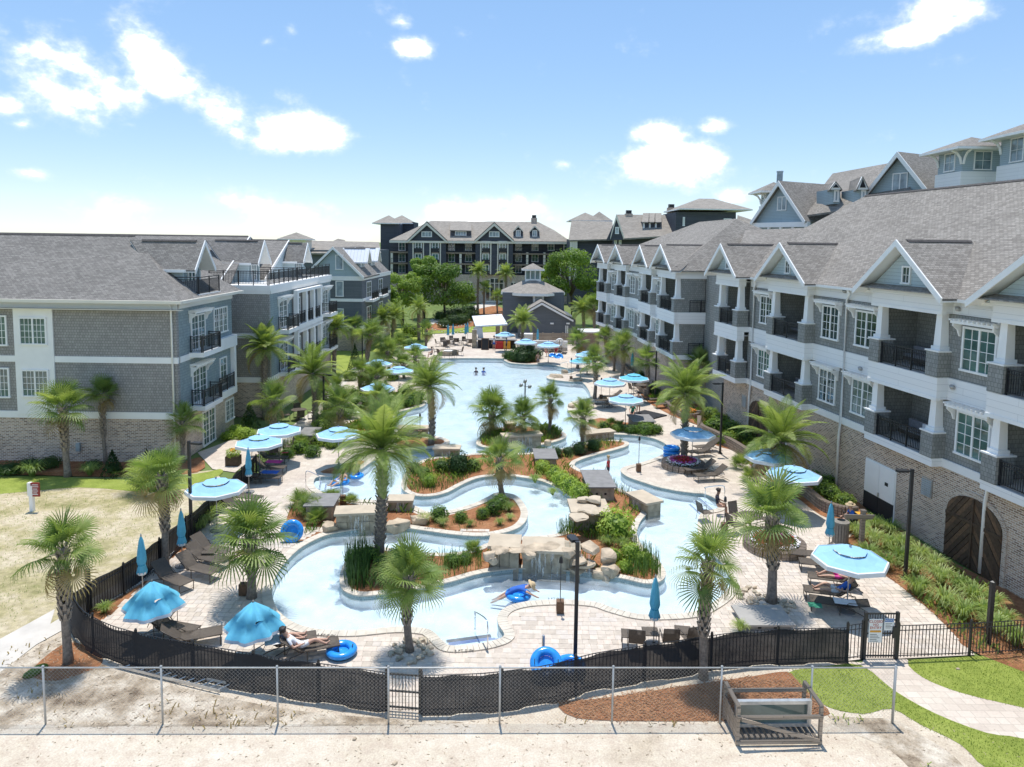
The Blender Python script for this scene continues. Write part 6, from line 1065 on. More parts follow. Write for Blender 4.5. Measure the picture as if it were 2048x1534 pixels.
for k in range(5): fg.box(MB(), .15, .38+.10*((k*7) % 3)*.5, .046, .049, .90-k*.06, .915-k*.06).build('text_line', 'ink', sg)
sn = tag(fg.box(MB(), .62, fg.len-.14, .03, .045, 1.05, 1.47).build('notice_sign', 'sign_white'), 'small white notice sign with a blue header on the pool gate', 'sign'); fg.box(MB(), .63, fg.len-.15, .046, .048, 1.35, 1.46).build('header', 'sign_blue', sn); stext('NOTICE', .085, fg, (.62+fg.len-.14)/2, 1.405, .052, 'sign_white', sn)
for k in range(4): fg.box(MB(), .66, fg.len-.2-.05*(k % 2), .046, .048, 1.28-k*.05, 1.295-k*.05).build('text_line', 'ink', sn)
ironfence([FFRONT[-1], GATE0+Vector((-.08,0))], 'short rising fence piece left of the entry gate', 1.3); ironfence([GATE1+Vector((.06,0)), G(1819,1317).to_2d(), G(1960,1311).to_2d(), G(2075,1303).to_2d()], 'open black picket fence right of the entry gate', 1.22)
# chain link fence across the front
cl = thing('chain_link_fence', 'galvanised chain link fence crossing the sandy foreground', 'fence', G(92,1448)); a, b = G(-120,1449), G(1788,1446); f = Fac(a.to_2d(), b.to_2d(), (0,-1)); CH = 1.72
for x in (-120,92,326,556,777,999,1224,1440,1620,1786):
    s = (G(x,1448).x-a.x)/f.d.x; MB().tube(f.P(s,0,-.1), f.P(s,0,CH+.03), .03 if x < 1700 else .04, None, 8).lathe([(.04,CH+.03),(.035,CH+.06),(0,CH+.08)], 8, f.P(s,0,0)).build('post', 'wire', cl, True)
MB().tube(f.P(0,0,CH), f.P(f.len,0,CH), .021, None, 6).build('top_rail', 'wire', cl, True); mb = MB(); st = .115; k = 0
n_ = int((f.len+CH)/st)
for i in range(-int(CH/st), int(f.len/st)+1):
    for sgn in (1, -1):
        x0, x1 = (i*st, i*st+CH) if sgn > 0 else (i*st+CH, i*st); z0, z1 = .03, CH-.02
        lo, hi = max(0, min(x0,x1)), min(f.len, max(x0,x1))
        if hi-lo < .1: continue
        zz = lambda x: z0+(z1-z0)*((x-x0)/(x1-x0)); w = .002; P0, P1 = f.P(lo, .01*sgn, zz(lo)), f.P(hi, .01*sgn, zz(hi)); mb.tube(P0, P1, w, None, 3, False)
for i in range(int(f.len/st)): q = f.P(i*st+CH % st, 0, CH-.02); mb.tube(q, q+Vector((0,0,.06)), .004, None, 3, False)
struct(mb.build('wire_mesh', 'wire', cl), 'stuff')
# crate of window panes, ladder
cr = thing('wooden_crate', 'open slatted wooden crate holding window panes on the sand', 'crate', G(1550,1492)); c0, c1, c2, c3 = G(1472,1492), G(1643,1490), G(1648,1452), G(1456,1454); f = Fac(c0.to_2d(), c1.to_2d(), (0,-1)); W, D = f.len, 1.15
for s in (.04, W-.04):
    for n in (-.04, -D+.04): f.box(MB(), s-.045, s+.045, n-.045, n+.045, 0, 1.12).build('corner_post', 'wood_grey', cr)
for n in (-.04, -D+.04):
    for z in ((.06, .80) if n > -.5 else (.06, .9)): f.box(MB(), 0, W, n-.03+.045, n+.03+.045, z, z+.10).build('rail', 'wood_grey', cr)
for s in (.04, W-.04): f.box(MB(), s-.05, s+.05, -D+.02, -.02, 1.12, 1.19).build('top_rail', 'wood_grey', cr)
p, q = f.P(.1, .06, .78), f.P(W-.1, .06, .12); MB().extr([p, q, q+Vector((0,0,.11)), p+Vector((0,0,.11))], f.n*.03).build('brace', 'wood_grey', cr)
for k in range(14): s = .12+(W-.3)*k/13; f.box(MB(), s, s+.09, -D+.05, -.09, .16, .19).build('slat', 'wood_grey', cr)
for k in range(4): f.box(MB(), -.001, .022, -D+.1+k*.26, -D+.3+k*.26, .18, .82-.02*k).build('side_board', 'wood_grey', cr)
wpn = thing('window_unit', 'white framed window unit leaning inside the wooden crate', 'window', f.P(W/2, -.5, .2)); mb = MB()
for z in (.24, .92): f.box(mb, .12, W-.12, -.55, -.43, z, z+.10)
for s in (.12, W-.24): f.box(mb, s, s+.12, -.55, -.43, .34, .92)
mb.build('frame', 'aluminium', wpn); f.box(MB(), .24, W-.24, -.50, -.48, .34, .92).build('pane', 'glass_clear', wpn)
ld = thing('ladder', 'aluminium ladder lying on the sand beside the screened fence', 'ladder', G(340,1360)); a, b = G(238,1336,.05), G(440,1386,.05); a2, b2 = G(258,1329,.10), G(470,1372,.10)
for p, q in ((a, b), (a2, b2)): MB().extr([p, q, q+Vector((0,0,.09)), p+Vector((0,0,.09))], (0,.03,0)).build('side_rail', 'aluminium', ld)
for k in range(13): u = (k+.5)/13; MB().tube(a.lerp(b, u)+Vector((0,0,.05)), a2.lerp(b2, u)+Vector((0,0,.05)), .018).build('rung', 'aluminium', ld)
tag(MB().rock(G(72,1342,.06), .42, .25, .12, 3).build('valve_cover', 'shrub_leaf', None, True), 'green utility cover lying in the dirt by the left palm', 'cover')
for x, y, s_, e in ((709,1478,.08,'on the left foreground sand'), (790,1526,.09,'at the bottom edge of the sand'), (1400,1478,.06,'left of the crate'), (1916,1338,.08,'on the right lawn')): tag(MB().rock(G(x,y,.02), s_, s_*.7, s_*.6, x).build('stone', 'boulder', None, True), 'small loose stone '+e, 'stone')
# ---------------------------------------------------------------- pool furniture
def umbkit(rad, top, mat, edge, drop=.42, hang=.14, pole=2.15, teal=False):
    n = 8; can = MB(); ins = MB(); edg = MB(); z0 = top-drop; q = lambda k, r, z: Vector((r*math.cos(R(22.5+45*k)), r*math.sin(R(22.5+45*k)), z))
    rv = rad*.42; zv = top-drop*.36
    for k in range(n):
        md = lambda r, z, sg: (q(k,r,z)+q(k+1,r,z))/2-Vector((0,0,sg))
        rm, zm = (rv+rad)/2, (zv+z0)/2-.025
        can.face([q(k,rv,zv), md(rv,zv,.02), md(rm,zm,.05), q(k,rm,zm)]); can.face([md(rv,zv,.02), q(k+1,rv,zv), q(k+1,rm,zm), md(rm,zm,.05)]); can.face([q(k,rm,zm), md(rm,zm,.05), md(rad,z0,.012), q(k,rad,z0)]); can.face([md(rm,zm,.05), q(k+1,rm,zm), q(k+1,rad,z0), md(rad,z0,.012)]); ins.face([Vector((0,0,top+.05)), q(k,rv*1.05,zv+.05), q(k+1,rv*1.05,zv+.05)]); edg.extr([q(k,rad,z0), q(k+1,rad,z0), q(k+1,rad*1.015,z0-hang), q(k,rad*1.015,z0-hang)], q(k,.008,0))
        edg.extr([q(k,rad*.96,z0+drop*.64*.04/.58+.012), q(k+1,rad*.96,z0+drop*.64*.04/.58+.012), q(k+1,rad,z0+.008), q(k,rad,z0+.008)], (0,0,.004))
    slit = MB()
    for k in range(n): a, b = q(k,rv*1.06,zv+.02), q(k+1,rv*1.06,zv+.02); slit.extr([a, b, b-Vector((0,0,.018)), a-Vector((0,0,.018))], (0,0,.003))
    ribs = MB()
    for k in range(n): ribs.tube(Vector((0,0,top-.10)), q(k,rad*.98,z0-.03), .012, .008, 4); ribs.tube(Vector((0,0,top-.75)), q(k,rad*.5,(top+z0)/2-.05), .01, None, 4)
    return [('canopy', can.data('canopy', mat), None, [('vent_cap', ins.data('vent_cap', mat), None, []), ('valance', edg.data('valance', edge), None, []), ('vent_gap', slit.data('vent_gap', 'canvas_teal'), None, [])]), ('pole', MB().tube((0,0,0), (0,0,top+.1), .024, None, 8).lathe([(.04,top+.05),(.05,top+.1),(0,top+.16)], 8).data('pole', 'grey_metal', True), None, []), ('ribs', ribs.data('ribs', 'grey_metal'), None, []), ('base', MB().lathe([(0,0),(.32,.0),(.32,.06),(.06,.1),(.05,.35)], 16).data('base', 'slate_lid'), None, [])]
def closedkit():
    mb = MB(); n = 16; prof = [(.03,2.45),(.07,2.3),(.12,1.9),(.15,1.5),(.11,1.32),(.17,1.05),(.14,.98)]; b = 0
    for r, z in prof:
        for k in range(n): a = 2*math.pi*k/n; rr_ = r*(1.25 if k % 2 else .75); mb.v.append(Vector((rr_*math.cos(a), rr_*math.sin(a), z+(.06 if k % 4 == 0 else 0))))
    for i in range(len(prof)-1):
        for k in range(n): j = (k+1) % n; mb.f.append((i*n+k, i*n+j, (i+1)*n+j, (i+1)*n+k)); mb.mi.append(0)
    hem = MB(); hem.lathe([(.175,1.06),(.15,.95)], 12)
    return [('furled_canopy', mb.data('furled_canopy', 'canvas_deep', True), None, [('hem', hem.data('hem', 'canvas_white'), None, []), ('tie', MB().torus((0,0,1.33), .12, .014, 14, 6).data('tie', 'canvas_teal'), None, [])]), ('pole', MB().tube((0,0,0), (0,0,2.5), .022, None, 8).lathe([(.03,2.48),(.035,2.53),(0,2.6)], 8).data('pole', 'grey_metal'), None, []), ('base', MB().lathe([(0,0),(.3,0),(.3,.06),(.05,.1)], 14).data('base', 'slate_lid'), None, [])]
def halfkit():   # half lowered canopy hanging in folds
    can = MB(); n = 32; prof = [(.05,2.42),(.34,2.18),(.64,1.90),(.62,1.85),(.92,1.52),(1.03,1.36)]
    for i, (r, z) in enumerate(prof):
        for k in range(n):
            a = 2*math.pi*k/n; fold = math.cos(a*8); rr_ = r*(1+.16*fold*min(1, r*1.4)+.05*math.sin(a*3+1)); zz = z+(-.06 if fold < -.3 and i > 1 else 0)+.05*fold*(i > 2); can.v.append(Vector((rr_*math.cos(a), rr_*math.sin(a), zz)))
    for i in range(len(prof)-1):
        for k in range(n):
            if i == 2 and (k//2) % 4 == 1: continue  # open vent
            j = (k+1) % n; can.f.append((i*n+k, i*n+j, (i+1)*n+j, (i+1)*n+k)); can.mi.append(0)
    hem = MB(); nn = 32
    for r, z in ((1.03,1.36),(1.06,1.24)):
        for k in range(nn): a = 2*math.pi*k/nn; fold = math.cos(a*8); hem.v.append(Vector((r*(1+.16*fold+.05*math.sin(a*3+1))*math.cos(a), r*(1+.16*fold+.05*math.sin(a*3+1))*math.sin(a), z+.05*fold)))
    for k in range(nn): j = (k+1) % nn; hem.f.append((k,j,nn+j,nn+k)); hem.mi.append(0)
    return [('canopy', can.data('canopy', 'canvas_deep', True), None, [('hem', hem.data('hem', 'canvas_white', True), None, [])]), ('pole', MB().tube((0,0,0), (0,0,2.5), .024, None, 8).data('pole', 'grey_metal'), None, []), ('base', MB().lathe([(0,0),(.32,0),(.32,.06),(.06,.1)], 14).data('base', 'slate_lid'), None, [])]
UMB = umbkit(1.38, 2.55, 'canvas_blue', 'canvas_white'); UMBD = umbkit(1.38, 2.55, 'canvas_deep', 'canvas_white'); CLO = closedkit(); HAL = halfkit()
def umb(px, label, kit=UMB, z=2.35, sc=1.0, rz=None, tilt=(0,0), group='open pool umbrellas'):
    p = G(*px, z*sc); inst(kit, 'pool_umbrella', label, 'umbrella', (p.x, p.y, 0), rnd.uniform(0, .78) if rz is None else rz, sc, group, tilt); return Vector((p.x, p.y, 0))
for x, y, lb in [(1700,1106,'open pale blue umbrella over the two sunbathers on the right deck'),(1588,941,'open umbrella beside the curved walled bed with bushes'),(1540,906,'open umbrella partly behind the low date palm at the brick wall'),(1386,861,'open umbrella above the loungers by the flower ring palm'),(1252,794,'open umbrella above the seated guest in green'),(1220,761,'open umbrella on the right lagoon shore, left of the tall palms'),(558,854,'open umbrella nearest the conical shrub by the left buildings'),(518,878,'open umbrella over the dark dining set on the left deck'),(432,967,'open umbrella beside the left fence and lamp post'),(677,861,'open umbrella half hidden behind a fan palm on the left deck'),(832,691,'open umbrella at the far left lagoon shore'),(756,723,'small open umbrella by the far lawn'),(755,771,'open umbrella shaded by fan palms on the left deck'),(798,737,'open umbrella behind the small palm on the left shore'),(1010,667,'open umbrella in front of the bar counter'),(1052,681,'open umbrella left of the ring buoy fence'),(1097,687,'open umbrella nearest the white ring buoy'),(1175,706,'open umbrella behind the far right fan palm')]: umb((x,y), lb)
umb((1268,752), 'deeper blue open umbrella by the arched door of the far wing', UMBD); umb((1162,719), 'deeper blue low umbrella at the far right shore', UMBD, sc=.9)
umb((305,1196), 'drooping half lowered blue umbrella by the left fence corner', HAL, 1.72, .86, group='drooping umbrellas'); umb((507,1238), 'drooping half lowered blue umbrella over the sunbathers by the front fence', HAL, 1.72, .84, group='drooping umbrellas')
for x, y, lb in [(498,985,'furled umbrella beside the towel covered loungers on the left'),(365,1133,'furled umbrella among the lounger row by the left fence'),(286,1195,'furled umbrella behind the drooping umbrella at the left fence'),(1307,1290,'furled umbrella behind the chairs at the front fence'),(1657,1112,'furled umbrella beside the waste bin'),(896,684,'furled umbrella above the leftmost far dining table'),(906,683,'furled umbrella above the middle far dining table'),(931,682,'furled umbrella above the right far dining table'),(935,679,'furled umbrella rearmost above the right far tables'),(1264,750,'furled umbrella behind the deeper blue umbrella'),(1075,694,'furled umbrella before the grey bar wall')]: p = G(x, y); inst(CLO, 'furled_umbrella', lb, 'umbrella', p, rnd.uniform(0,6), 1.0, 'furled umbrellas')
def lounger(back=38):
    b = R(back); fr = MB(); L0, L1 = -.95, .35
    for s in (-1, 1):
        y = .31*s; fr.path([(L0,y,.36), (L1,y,.36)], .018, 6); fr.path([(L1,y,.36), (L1+.78*math.cos(b), y, .36+.78*math.sin(b))], .018, 6); fr.path([(L1-.15,y,.36),(L1+.05,y,.52),(L1+.33,y,.55),(L1+.42,y,.36)], .014, 5); fr.path([(L1-.2,y,.36),(L1+.35,y,.2),(L1+.75,y,.02)], .016, 5)
    legs = []
    for x in (L0+.05, L1-.25):
        for s in (-1, 1): legs.append(('leg', MB().tube((x,.31*s,0), (x,.31*s,.36), .017, None, 6).data('leg', 'frame_bronze'), None, []))
    for x in (L0, L1): fr.tube((x,-.31,.36), (x,.31,.36), .016)
    e = Vector((L1+.78*math.cos(b), 0, .36+.78*math.sin(b))); fr.tube(e+Vector((0,-.31,0)), e+Vector((0,.31,0)), .016); fr.tube((L0+.05,-.31,.05),(L0+.05,.31,.05),.012)
    seat = MB().extr([(L0,-.30,.372),(L1,-.30,.372),(L1,.30,.372),(L0,.30,.372)], (0,0,.008)); bk = MB().extr([Vector((L1,-.30,.372)), e+Vector((0,-.30,.012)), e+Vector((0,.30,.012)), Vector((L1,.30,.372))], (0,0,.008))
    return [('frame', fr.data('frame', 'frame_bronze', True), None, []), ('seat', seat.data('seat', 'sling'), None, []), ('backrest', bk.data('backrest', 'sling'), None, [])]+legs
LOU = lounger(40); LOUF = lounger(12)
TAB = [('table_top', MB().box(-.28,-.28,.44,.28,.28,.47).data('table_top', 'sling'), None, [])]+[('leg', MB().tube((sx*.25,sy*.25,0),(sx*.25,sy*.25,.44),.014).data('leg', 'frame_bronze'), None, []) for sx in (-1,1) for sy in (-1,1)]
CHA = [('seat', MB().extr([(-.26,-.27,.43),(.26,-.27,.41),(.26,.27,.41),(-.26,.27,.43)], (0,0,.012)).data('seat', 'sling'), None, []), ('backrest', MB().extr([(.26,-.27,.42),(.42,-.27,.98),(.42,.27,.98),(.26,.27,.42)], (.012,0,0)).data('backrest', 'sling'), None, []), ('arm', MB().path([(-.26,.29,0),(-.26,.29,.62),(.33,.29,.64)], .016, 5).data('arm', 'frame_bronze'), None, []), ('arm', MB().path([(-.26,-.29,0),(-.26,-.29,.62),(.33,-.29,.64)], .016, 5).data('arm', 'frame_bronze'), None, []), ('rear_legs', MB().path([(.36,.27,0),(.28,.27,.42),(.42,.27,.99),(.42,-.27,.99),(.28,-.27,.42),(.36,-.27,0)], .016, 5).data('rear_legs', 'frame_bronze'), None, [])]
def lo(px, deg, label, kit=LOU, group='pool loungers', sc=1.0): inst(kit, 'sun_lounger', label, 'sun lounger', G(*px, .035), R(deg), sc, group)
def tb(px, label, group='side tables', sc=1.0): inst(TAB, 'side_table', label, 'table', G(*px, .035), rnd.uniform(-.2,.2), sc, group)
def ch(px, deg, label, group='deck chairs', sc=1.0): inst(CHA, 'deck_chair', label, 'chair', G(*px, .035), R(deg), sc, group)
for x, y, d, lb in [(345,1172,150,'lounger half hidden by the drooping umbrella at the left fence'),(398,1152,158,'second lounger of the left fence row counted from the camera'),(415,1130,160,'third lounger of the left fence row counted from the camera'),(425,1112,160,'rearmost lounger of the left fence row behind the spiky palm'),(345,1272,165,'lounger under the left drooping umbrella close to the fence'),(385,1290,-158,'lounger nearest the curve of the screened fence'),
    (475,1022,165,'empty lounger under the umbrella by the left lamp post'),(490,1005,165,'empty lounger behind the one by the left lamp post'),(540,945,178,'lounger with blue striped towel on the left deck'),(545,925,176,'lounger with purple towel on the left deck'),(530,965,178,'low lounger in front of the towel covered ones'),
    (620,1312,200,'lounger with a sunbather lying beneath the drooping umbrella'),(575,1300,200,'lounger under the drooping umbrella with a bag'),
    (1620,1122,-12,'empty lounger nearest the flower ring on the right deck'),(1645,1142,-14,'empty lounger second from the flower ring on the right deck'),(1665,1172,-14,'lounger of the woman in a pink top under the umbrella'),(1658,1200,-14,'lounger of the guest in a blue top under the umbrella'),(1672,1222,-18,'flat lounger with green towel nearest the entry gate'),
    (1398,948,12,'lounger right of the flower ring palm, farther one'),(1420,960,12,'lounger right of the flower ring palm, nearer one'),(1400,912,20,'lounger in the shade behind the flower ring palm'),(1412,902,20,'rear lounger in the shade behind the flower ring palm'),
    (1212,808,10,'lounger under the umbrella on the right lagoon shore'),(1222,800,10,'rear lounger on the right lagoon shore'),(1205,815,10,'nearest lounger on the right lagoon shore'),(1310,805,15,'lounger beside the dining set at the far wing'),(1330,815,15,'lounger in front of the far wing flower bowl'),
    (842,722,150,'lounger beside the far left lagoon umbrella'),(836,716,150,'rear lounger beside the far left lagoon umbrella'),(1098,703,80,'leftmost lounger of the far row below the bar fence'),(1088,701,80,'second lounger of the far row below the bar fence'),(1108,702,80,'third lounger of the far row below the bar fence'),(1118,703,80,'fourth lounger of the far row below the bar fence'),(1128,706,80,'rightmost lounger of the far row below the bar fence'),(700,828,30,'lounger with white towel on the shaded left deck'),(730,820,160,'lounger on the shaded left deck by the lagoon'),(745,815,160,'rear lounger on the shaded left deck by the lagoon')]:
    lo((x,y), d, lb, LOUF if 'flat' in lb or 'low ' in lb else LOU)
for x, y, lb in [(335,1248,'bronze side table between the loungers at the left fence corner'),(420,1122,'bronze side table in the left fence lounger row'),(1258,1292,'leftmost bronze side table at the front fence'),(1300,1288,'middle bronze side table at the front fence'),(1365,1285,'right bronze side table behind the palm at the front fence'),(508,965,'low bronze side table by the furled umbrella'),(1640,1130,'bronze side table between the empty loungers'),(500,1022,'bronze side table by the left lamp post')]: tb((x,y), lb)
for x, y, d, lb in [(1272,1302,262,'sling chair seen from behind at the front fence, left one'),(1338,1300,268,'sling chair seen from behind at the front fence, right one'),(1378,1296,285,'sling chair hidden behind the front fence palm'),(1410,1040,200,'sling chair in the shade of the right flower ring')]: ch((x,y), d, lb)
def diningset(px, label, n=4, sc=1.0, rd=.6):
    p = G(*px, .03); t = inst([('table_top', MB().lathe([(0,.73),(rd,.73),(rd,.76),(0,.76)], 20).data('table_top', 'sling'), None, []), ('pedestal', MB().lathe([(.3,0),(.06,.06),(.05,.72)], 10).data('pedestal', 'frame_bronze'), None, [])], 'dining_table', 'round bronze table '+label, 'table', p, 0, sc, 'dining tables')
    for k in range(n): a = 2*math.pi*k/n+.4; inst(CHA, 'dining_chair', '%s dining chair %s' % (('north','west','south','east')[k % 4] if False else ('rear right','rear left','front left','front right')[k % 4], label), 'chair', p+Vector((math.cos(a)*.95*sc, math.sin(a)*.95*sc, 0)), a, sc, 'dining chairs')
for px, lb in [((545,908),'under the left deck umbrellas'),((598,838),'on the patio of the middle left building'),((1283,785),'by the arched door of the far wing'),((890,692),'leftmost at the head of the pool'),((908,688),'in the middle at the head of the pool'),((934,690),'rightmost at the head of the pool'),((1500,1060),'in the shade of the right deck palm')]: diningset(px, lb)
fp = thing('fire_pit', 'round stone fire pit ringed by slatted armchairs at the pool head', 'fire pit', G(897,709)); p = G(897,709); MB().lathe([(0,.42),(1.3,.42),(1.3,.5),(1.25,.5),(1.25,0)], 20, p).build('ring_wall', 'stone', fp); MB().lathe([(0,.51),(.6,.51)], 16, p).build('burner', 'white', fp)
for k, (x, y, d) in enumerate([(874,711,190),(882,716,215),(906,718,300),(919,711,345),(893,701,120)]): inst(CHA, 'slatted_armchair', 'low armchair round the fire pit, %s in a ring from the left' % nth(k+1), 'chair', G(x, y), R(d), 1.15, 'armchairs round the fire pit')
# balcony seats
for k, (Yp, zf) in enumerate([(34.4,ZF1),(34.4,ZF2),(45.3,ZF1),(45.3,ZF2),(26.5,ZF2)]):
    q = fR.P(SY(Yp)+.6, -.9, zf+.01); t = thing('balcony_sofa', 'cushioned sofa on the %s' % ('lower balcony nearest the steel door','upper balcony nearest the steel door','lower balcony beside the low date palm','upper balcony above the low date palm','upper balcony at the right edge')[k], 'sofa', q, math.atan2(fR.d.y, fR.d.x), 'balcony sofas'); rl = Vector((0,0,0))
    for nm, bx, mt in (('seat', (-.9,-.35,.2,.9,.35,.38), 'frame_bronze'), ('cushion', (-.85,-.33,.38,.85,.33,.52), 'cloth_grey'), ('backrest', (-.9,-.45,.2,.9,-.33,.85), 'frame_bronze'), ('back_cushion', (-.85,-.32,.53,.85,-.2,.9), 'cloth_grey'), ('pillow', (-.7,-.19,.55,-.3,-.08,.9), 'cloth_white')): o = bpy.data.objects.new(nm, MB().box(*bx).data(nm, mt)); COL.objects.link(o); o.parent = t
# towels
for x, y, z, sx, sy, m, lb, rz in [(540,944,.42,.5,.3,'cloth_blue','blue striped towel spread on the left deck lounger',-2),(548,923,.42,.5,.3,'cloth_pink','purple patterned towel on the left deck lounger',-3),(1630,1210,.40,.25,.2,'cloth_green','green towel on the flat lounger by the gate',-14),(1690,1203,.50,.4,.25,'cloth_white','white towel over the guest in blue',-14),(545,1280,.75,.25,.3,'cloth_white','white bag on the lounger under the drooping umbrella',20),(570,905,.95,.2,.12,'cloth_red','red bag hanging on the left dining chair',0),(705,825,.5,.5,.28,'cloth_white','white towel on the shaded left lounger',30)]:
    p = G(x, y, z); mb = MB(); n = 8
    for i in range(n+1):
        for j in range(n+1): mb.v.append(Vector(((i/n*2-1)*sx, (j/n*2-1)*sy, .03*noise.noise(Vector((i*.6,j*.6,x))))))
    for i in range(n):
        for j in range(n): a = i*(n+1)+j; mb.f.append((a,a+n+1,a+n+2,a+1)); mb.mi.append(0)
    o = bpy.data.objects.new('towel' if 'towel' in lb else 'bag', mb.data('towel', m, True)); COL.objects.link(o); o.location = p; o.rotation_euler = (0,0,R(rz)); tag(o, lb, 'towel' if 'towel' in lb else 'bag')
M('lid_grey', (.36, .34, .31), .8, .12, 1.5)
# ---------------------------------------------------------------- rocks, falls, small structures
def rocks(root, items, mat='boulder', name='boulder'):
    for k, (x, y, z, sx, sy, sz) in enumerate(items): MB().rock(G(x, y, z), sx, sy, sz, x*3+y, 3, 10).build(name, mat, root)
def wallfall(px0, px1, h, depth, label, out=(0,-1), over=.18, fall=True, mat='stone'):
    a, b = G(*px0), G(*px1); f = Fac(a.to_2d(), b.to_2d(), out); t = thing('waterfall_wall', label, 'waterfall', (a+b)/2); n = max(2, int(f.len/.45)); r = random.Random(int(px0[0]))
    for rw in range(max(1, round(h/.28))):
        z0 = -.4+(h+.4)*rw/max(1, round(h/.28)); z1 = -.4+(h+.4)*(rw+1)/max(1, round(h/.28))
        for k in range(n): s0, s1 = f.len*k/n, f.len*(k+1)/n; f.box(MB(), s0+.006, s1-.006, -depth, r.uniform(-.03,.03), z0+.005, z1-.005).build('stone', mat, t)
    m = max(1, int(f.len/1.3))
    for k in range(m): f.box(MB(), f.len*k/m-.08+.09*(k > 0), f.len*(k+1)/m+.08-.09*(k < m-1), -depth-.12, over+r.uniform(-.02,.04), h, h+.11+.02*(k % 2)).build('cap_slab', 'stone_slab', t)
    if fall: f.box(MB(), f.len*.3, f.len*.75, over-.03, over-.015, -.14, h+.005).build('falling_water', 'fall_water', t)
    return t
wallfall((672,1062),(762,1058), .8, .8, 'stone waterfall wall with slab top left of the tall date palm'); wallfall((776,1022),(824,1022), .5, .7, 'stone ledge right of the tall date palm by the boulders'); wallfall((1258,1008),(1296,1030), .55, .8, 'stone ledge with slab top where the long island meets the east channel', (-.3,-1)); wallfall((1172,884),(1228,878), .5, .7, 'stone ledge at the upper end of the east channel', (0,-1)); wallfall((1008,898),(1082,893), .8, .7, 'stone wall with slab top on the lagoon island'); wallfall((796,872),(856,872), .5, .7, 'stone ledge on the left lagoon shore by the torch'); wallfall((868,912),(918,913), .45, .7, 'low stone ledge at the left end of the long island'); wallfall((1010,862),(1030,861), .5, .6, 'small ledge at the back of the lagoon island', fall=False)
wf1 = thing('rock_waterfall', 'large rock waterfall of stacked slabs and boulders on the front island', 'waterfall', G(1100,1140)); f = Fac(G(975,1136).to_2d(), G(1190,1146).to_2d(), (0,-1))
rr = random.Random(11)
for s0, s1, h, dp in ((.1,1.35,.92,1.1), (1.5,3.4,.85,1.3), (3.3,4.0,.95,1.0)):
    for k in range(3): q0, q1 = s0+(s1-s0)*k/3, s0+(s1-s0)*(k+1)/3; f.box(MB(), q0+.01, q1-.01, -dp, -.02+rr.uniform(-.08,.05), -.5, h).build('face_stone', 'stone', wf1)
rocks(wf1, [(985,1118,0.68,0.32,0.37,0.28),(978,1110,0.86,0.37,0.32,0.24),(1000,1100,0.97,0.51,0.46,0.16),(1035,1098,0.97,0.46,0.51,0.13),(1060,1108,0.86,0.32,0.37,0.22),(1075,1095,0.94,0.74,0.55,0.12),(1105,1092,0.94,0.64,0.60,0.11),(1138,1105,0.86,0.41,0.41,0.28),(1160,1122,0.61,0.51,0.37,0.16),(1170,1130,0.40,0.55,0.37,0.16),(1155,1140,0.14,0.46,0.37,0.18),(1180,1095,0.79,0.83,0.46,0.20),(1215,1115,0.54,0.55,0.46,0.40),(1225,1140,0.22,0.46,0.41,0.36),(1200,1148,0.04,0.41,0.32,0.32),(1212,1152,-0.04,0.37,0.28,0.28),(1055,1112,0.72,0.28,0.28,0.24)])
for s0, s1, n0, z in ((1.45,3.3,.28,.87),(.0,1.4,.15,.93)): f.box(MB(), s0, s1, -1.2, n0, z, z+.12).build('cap_slab', 'stone_slab', wf1)
for s0, s1, n0 in ((1.9,2.5,.25),(2.7,3.05,.25),(3.9,4.4,.12)): f.box(MB(), s0, s1, n0-.02, n0-.005, -.14, .86).build('falling_water', 'fall_water', wf1)
wf2 = thing('rock_ledge', 'stacked flat rocks at the bend left of the big bright bush', 'rocks', G(1175,1060)); f = Fac(G(1147,1062).to_2d(), G(1205,1062).to_2d(), (0,-1))
for k, (s0, s1, n, z0, z1) in enumerate(((.0,1.5,-.02,-.5,.45),(.05,1.7,.05,.46,.80),(-.15,1.8,.12,.81,1.0))): f.box(MB(), s0, s1, -1.5-.1*k, n, z0, z1).build('slab', 'stone_slab' if k == 2 else 'stone', wf2)
rocks(wf2, [(1160,1035,1.05,.55,.6,.15),(1178,1020,1.15,.6,.7,.16),(1190,1000,1.2,.5,.5,.18),(1165,1000,1.1,.4,.4,.18)], 'stone_slab', 'flat_rock')
for k, (x, y, sx, sy, sz, lb) in enumerate([(795,1052,.75,.5,.5,'large grey boulder right of the stone waterfall wall'),(842,1042,.55,.45,.45,'pale boulder at the start of the mulch peninsula'),(658,1058,.5,.4,.5,'rounded boulder left of the stone waterfall wall'),(1095,885,.35,.3,.3,'boulder at the right end of the lagoon island wall'),(1112,752,.9,.6,.35,'flat boulder on the far right lagoon spit, left one'),(1150,760,.9,.6,.35,'flat boulder on the far right lagoon spit, right one'),(1128,744,.7,.5,.45,'tall boulder on the far right lagoon spit'),(1142,812,.5,.4,.35,'boulder at the right lagoon corner'),(870,722,.5,.4,.3,'boulder at the far left pool corner'),(1008,711,.4,.35,.3,'boulder at the far right pool corner'),(1206,797,.7,.4,.4,'dark boulder at the foot of the right shore palm')]): tag(MB().rock(G(x, y, .12), sx, sy, sz, k+40, 3, 10).build('boulder', 'boulder'), lb, 'boulder')
def stonering(px, rad, label, n=26, seed=1):
    p = G(*px); t = thing('stone_ring', label, 'stones', p); r = random.Random(seed)
    for k in range(n): a = r.uniform(0, 6.3); d = rad*(.45+.6*r.random()); MB().rock(p+Vector((math.cos(a)*d, math.sin(a)*d, .05)), r.uniform(.10,.20), r.uniform(.08,.15), r.uniform(.07,.13), k+seed*50, 2, 6).build('stone', r.choice(('boulder','stone_slab','stone')), t)
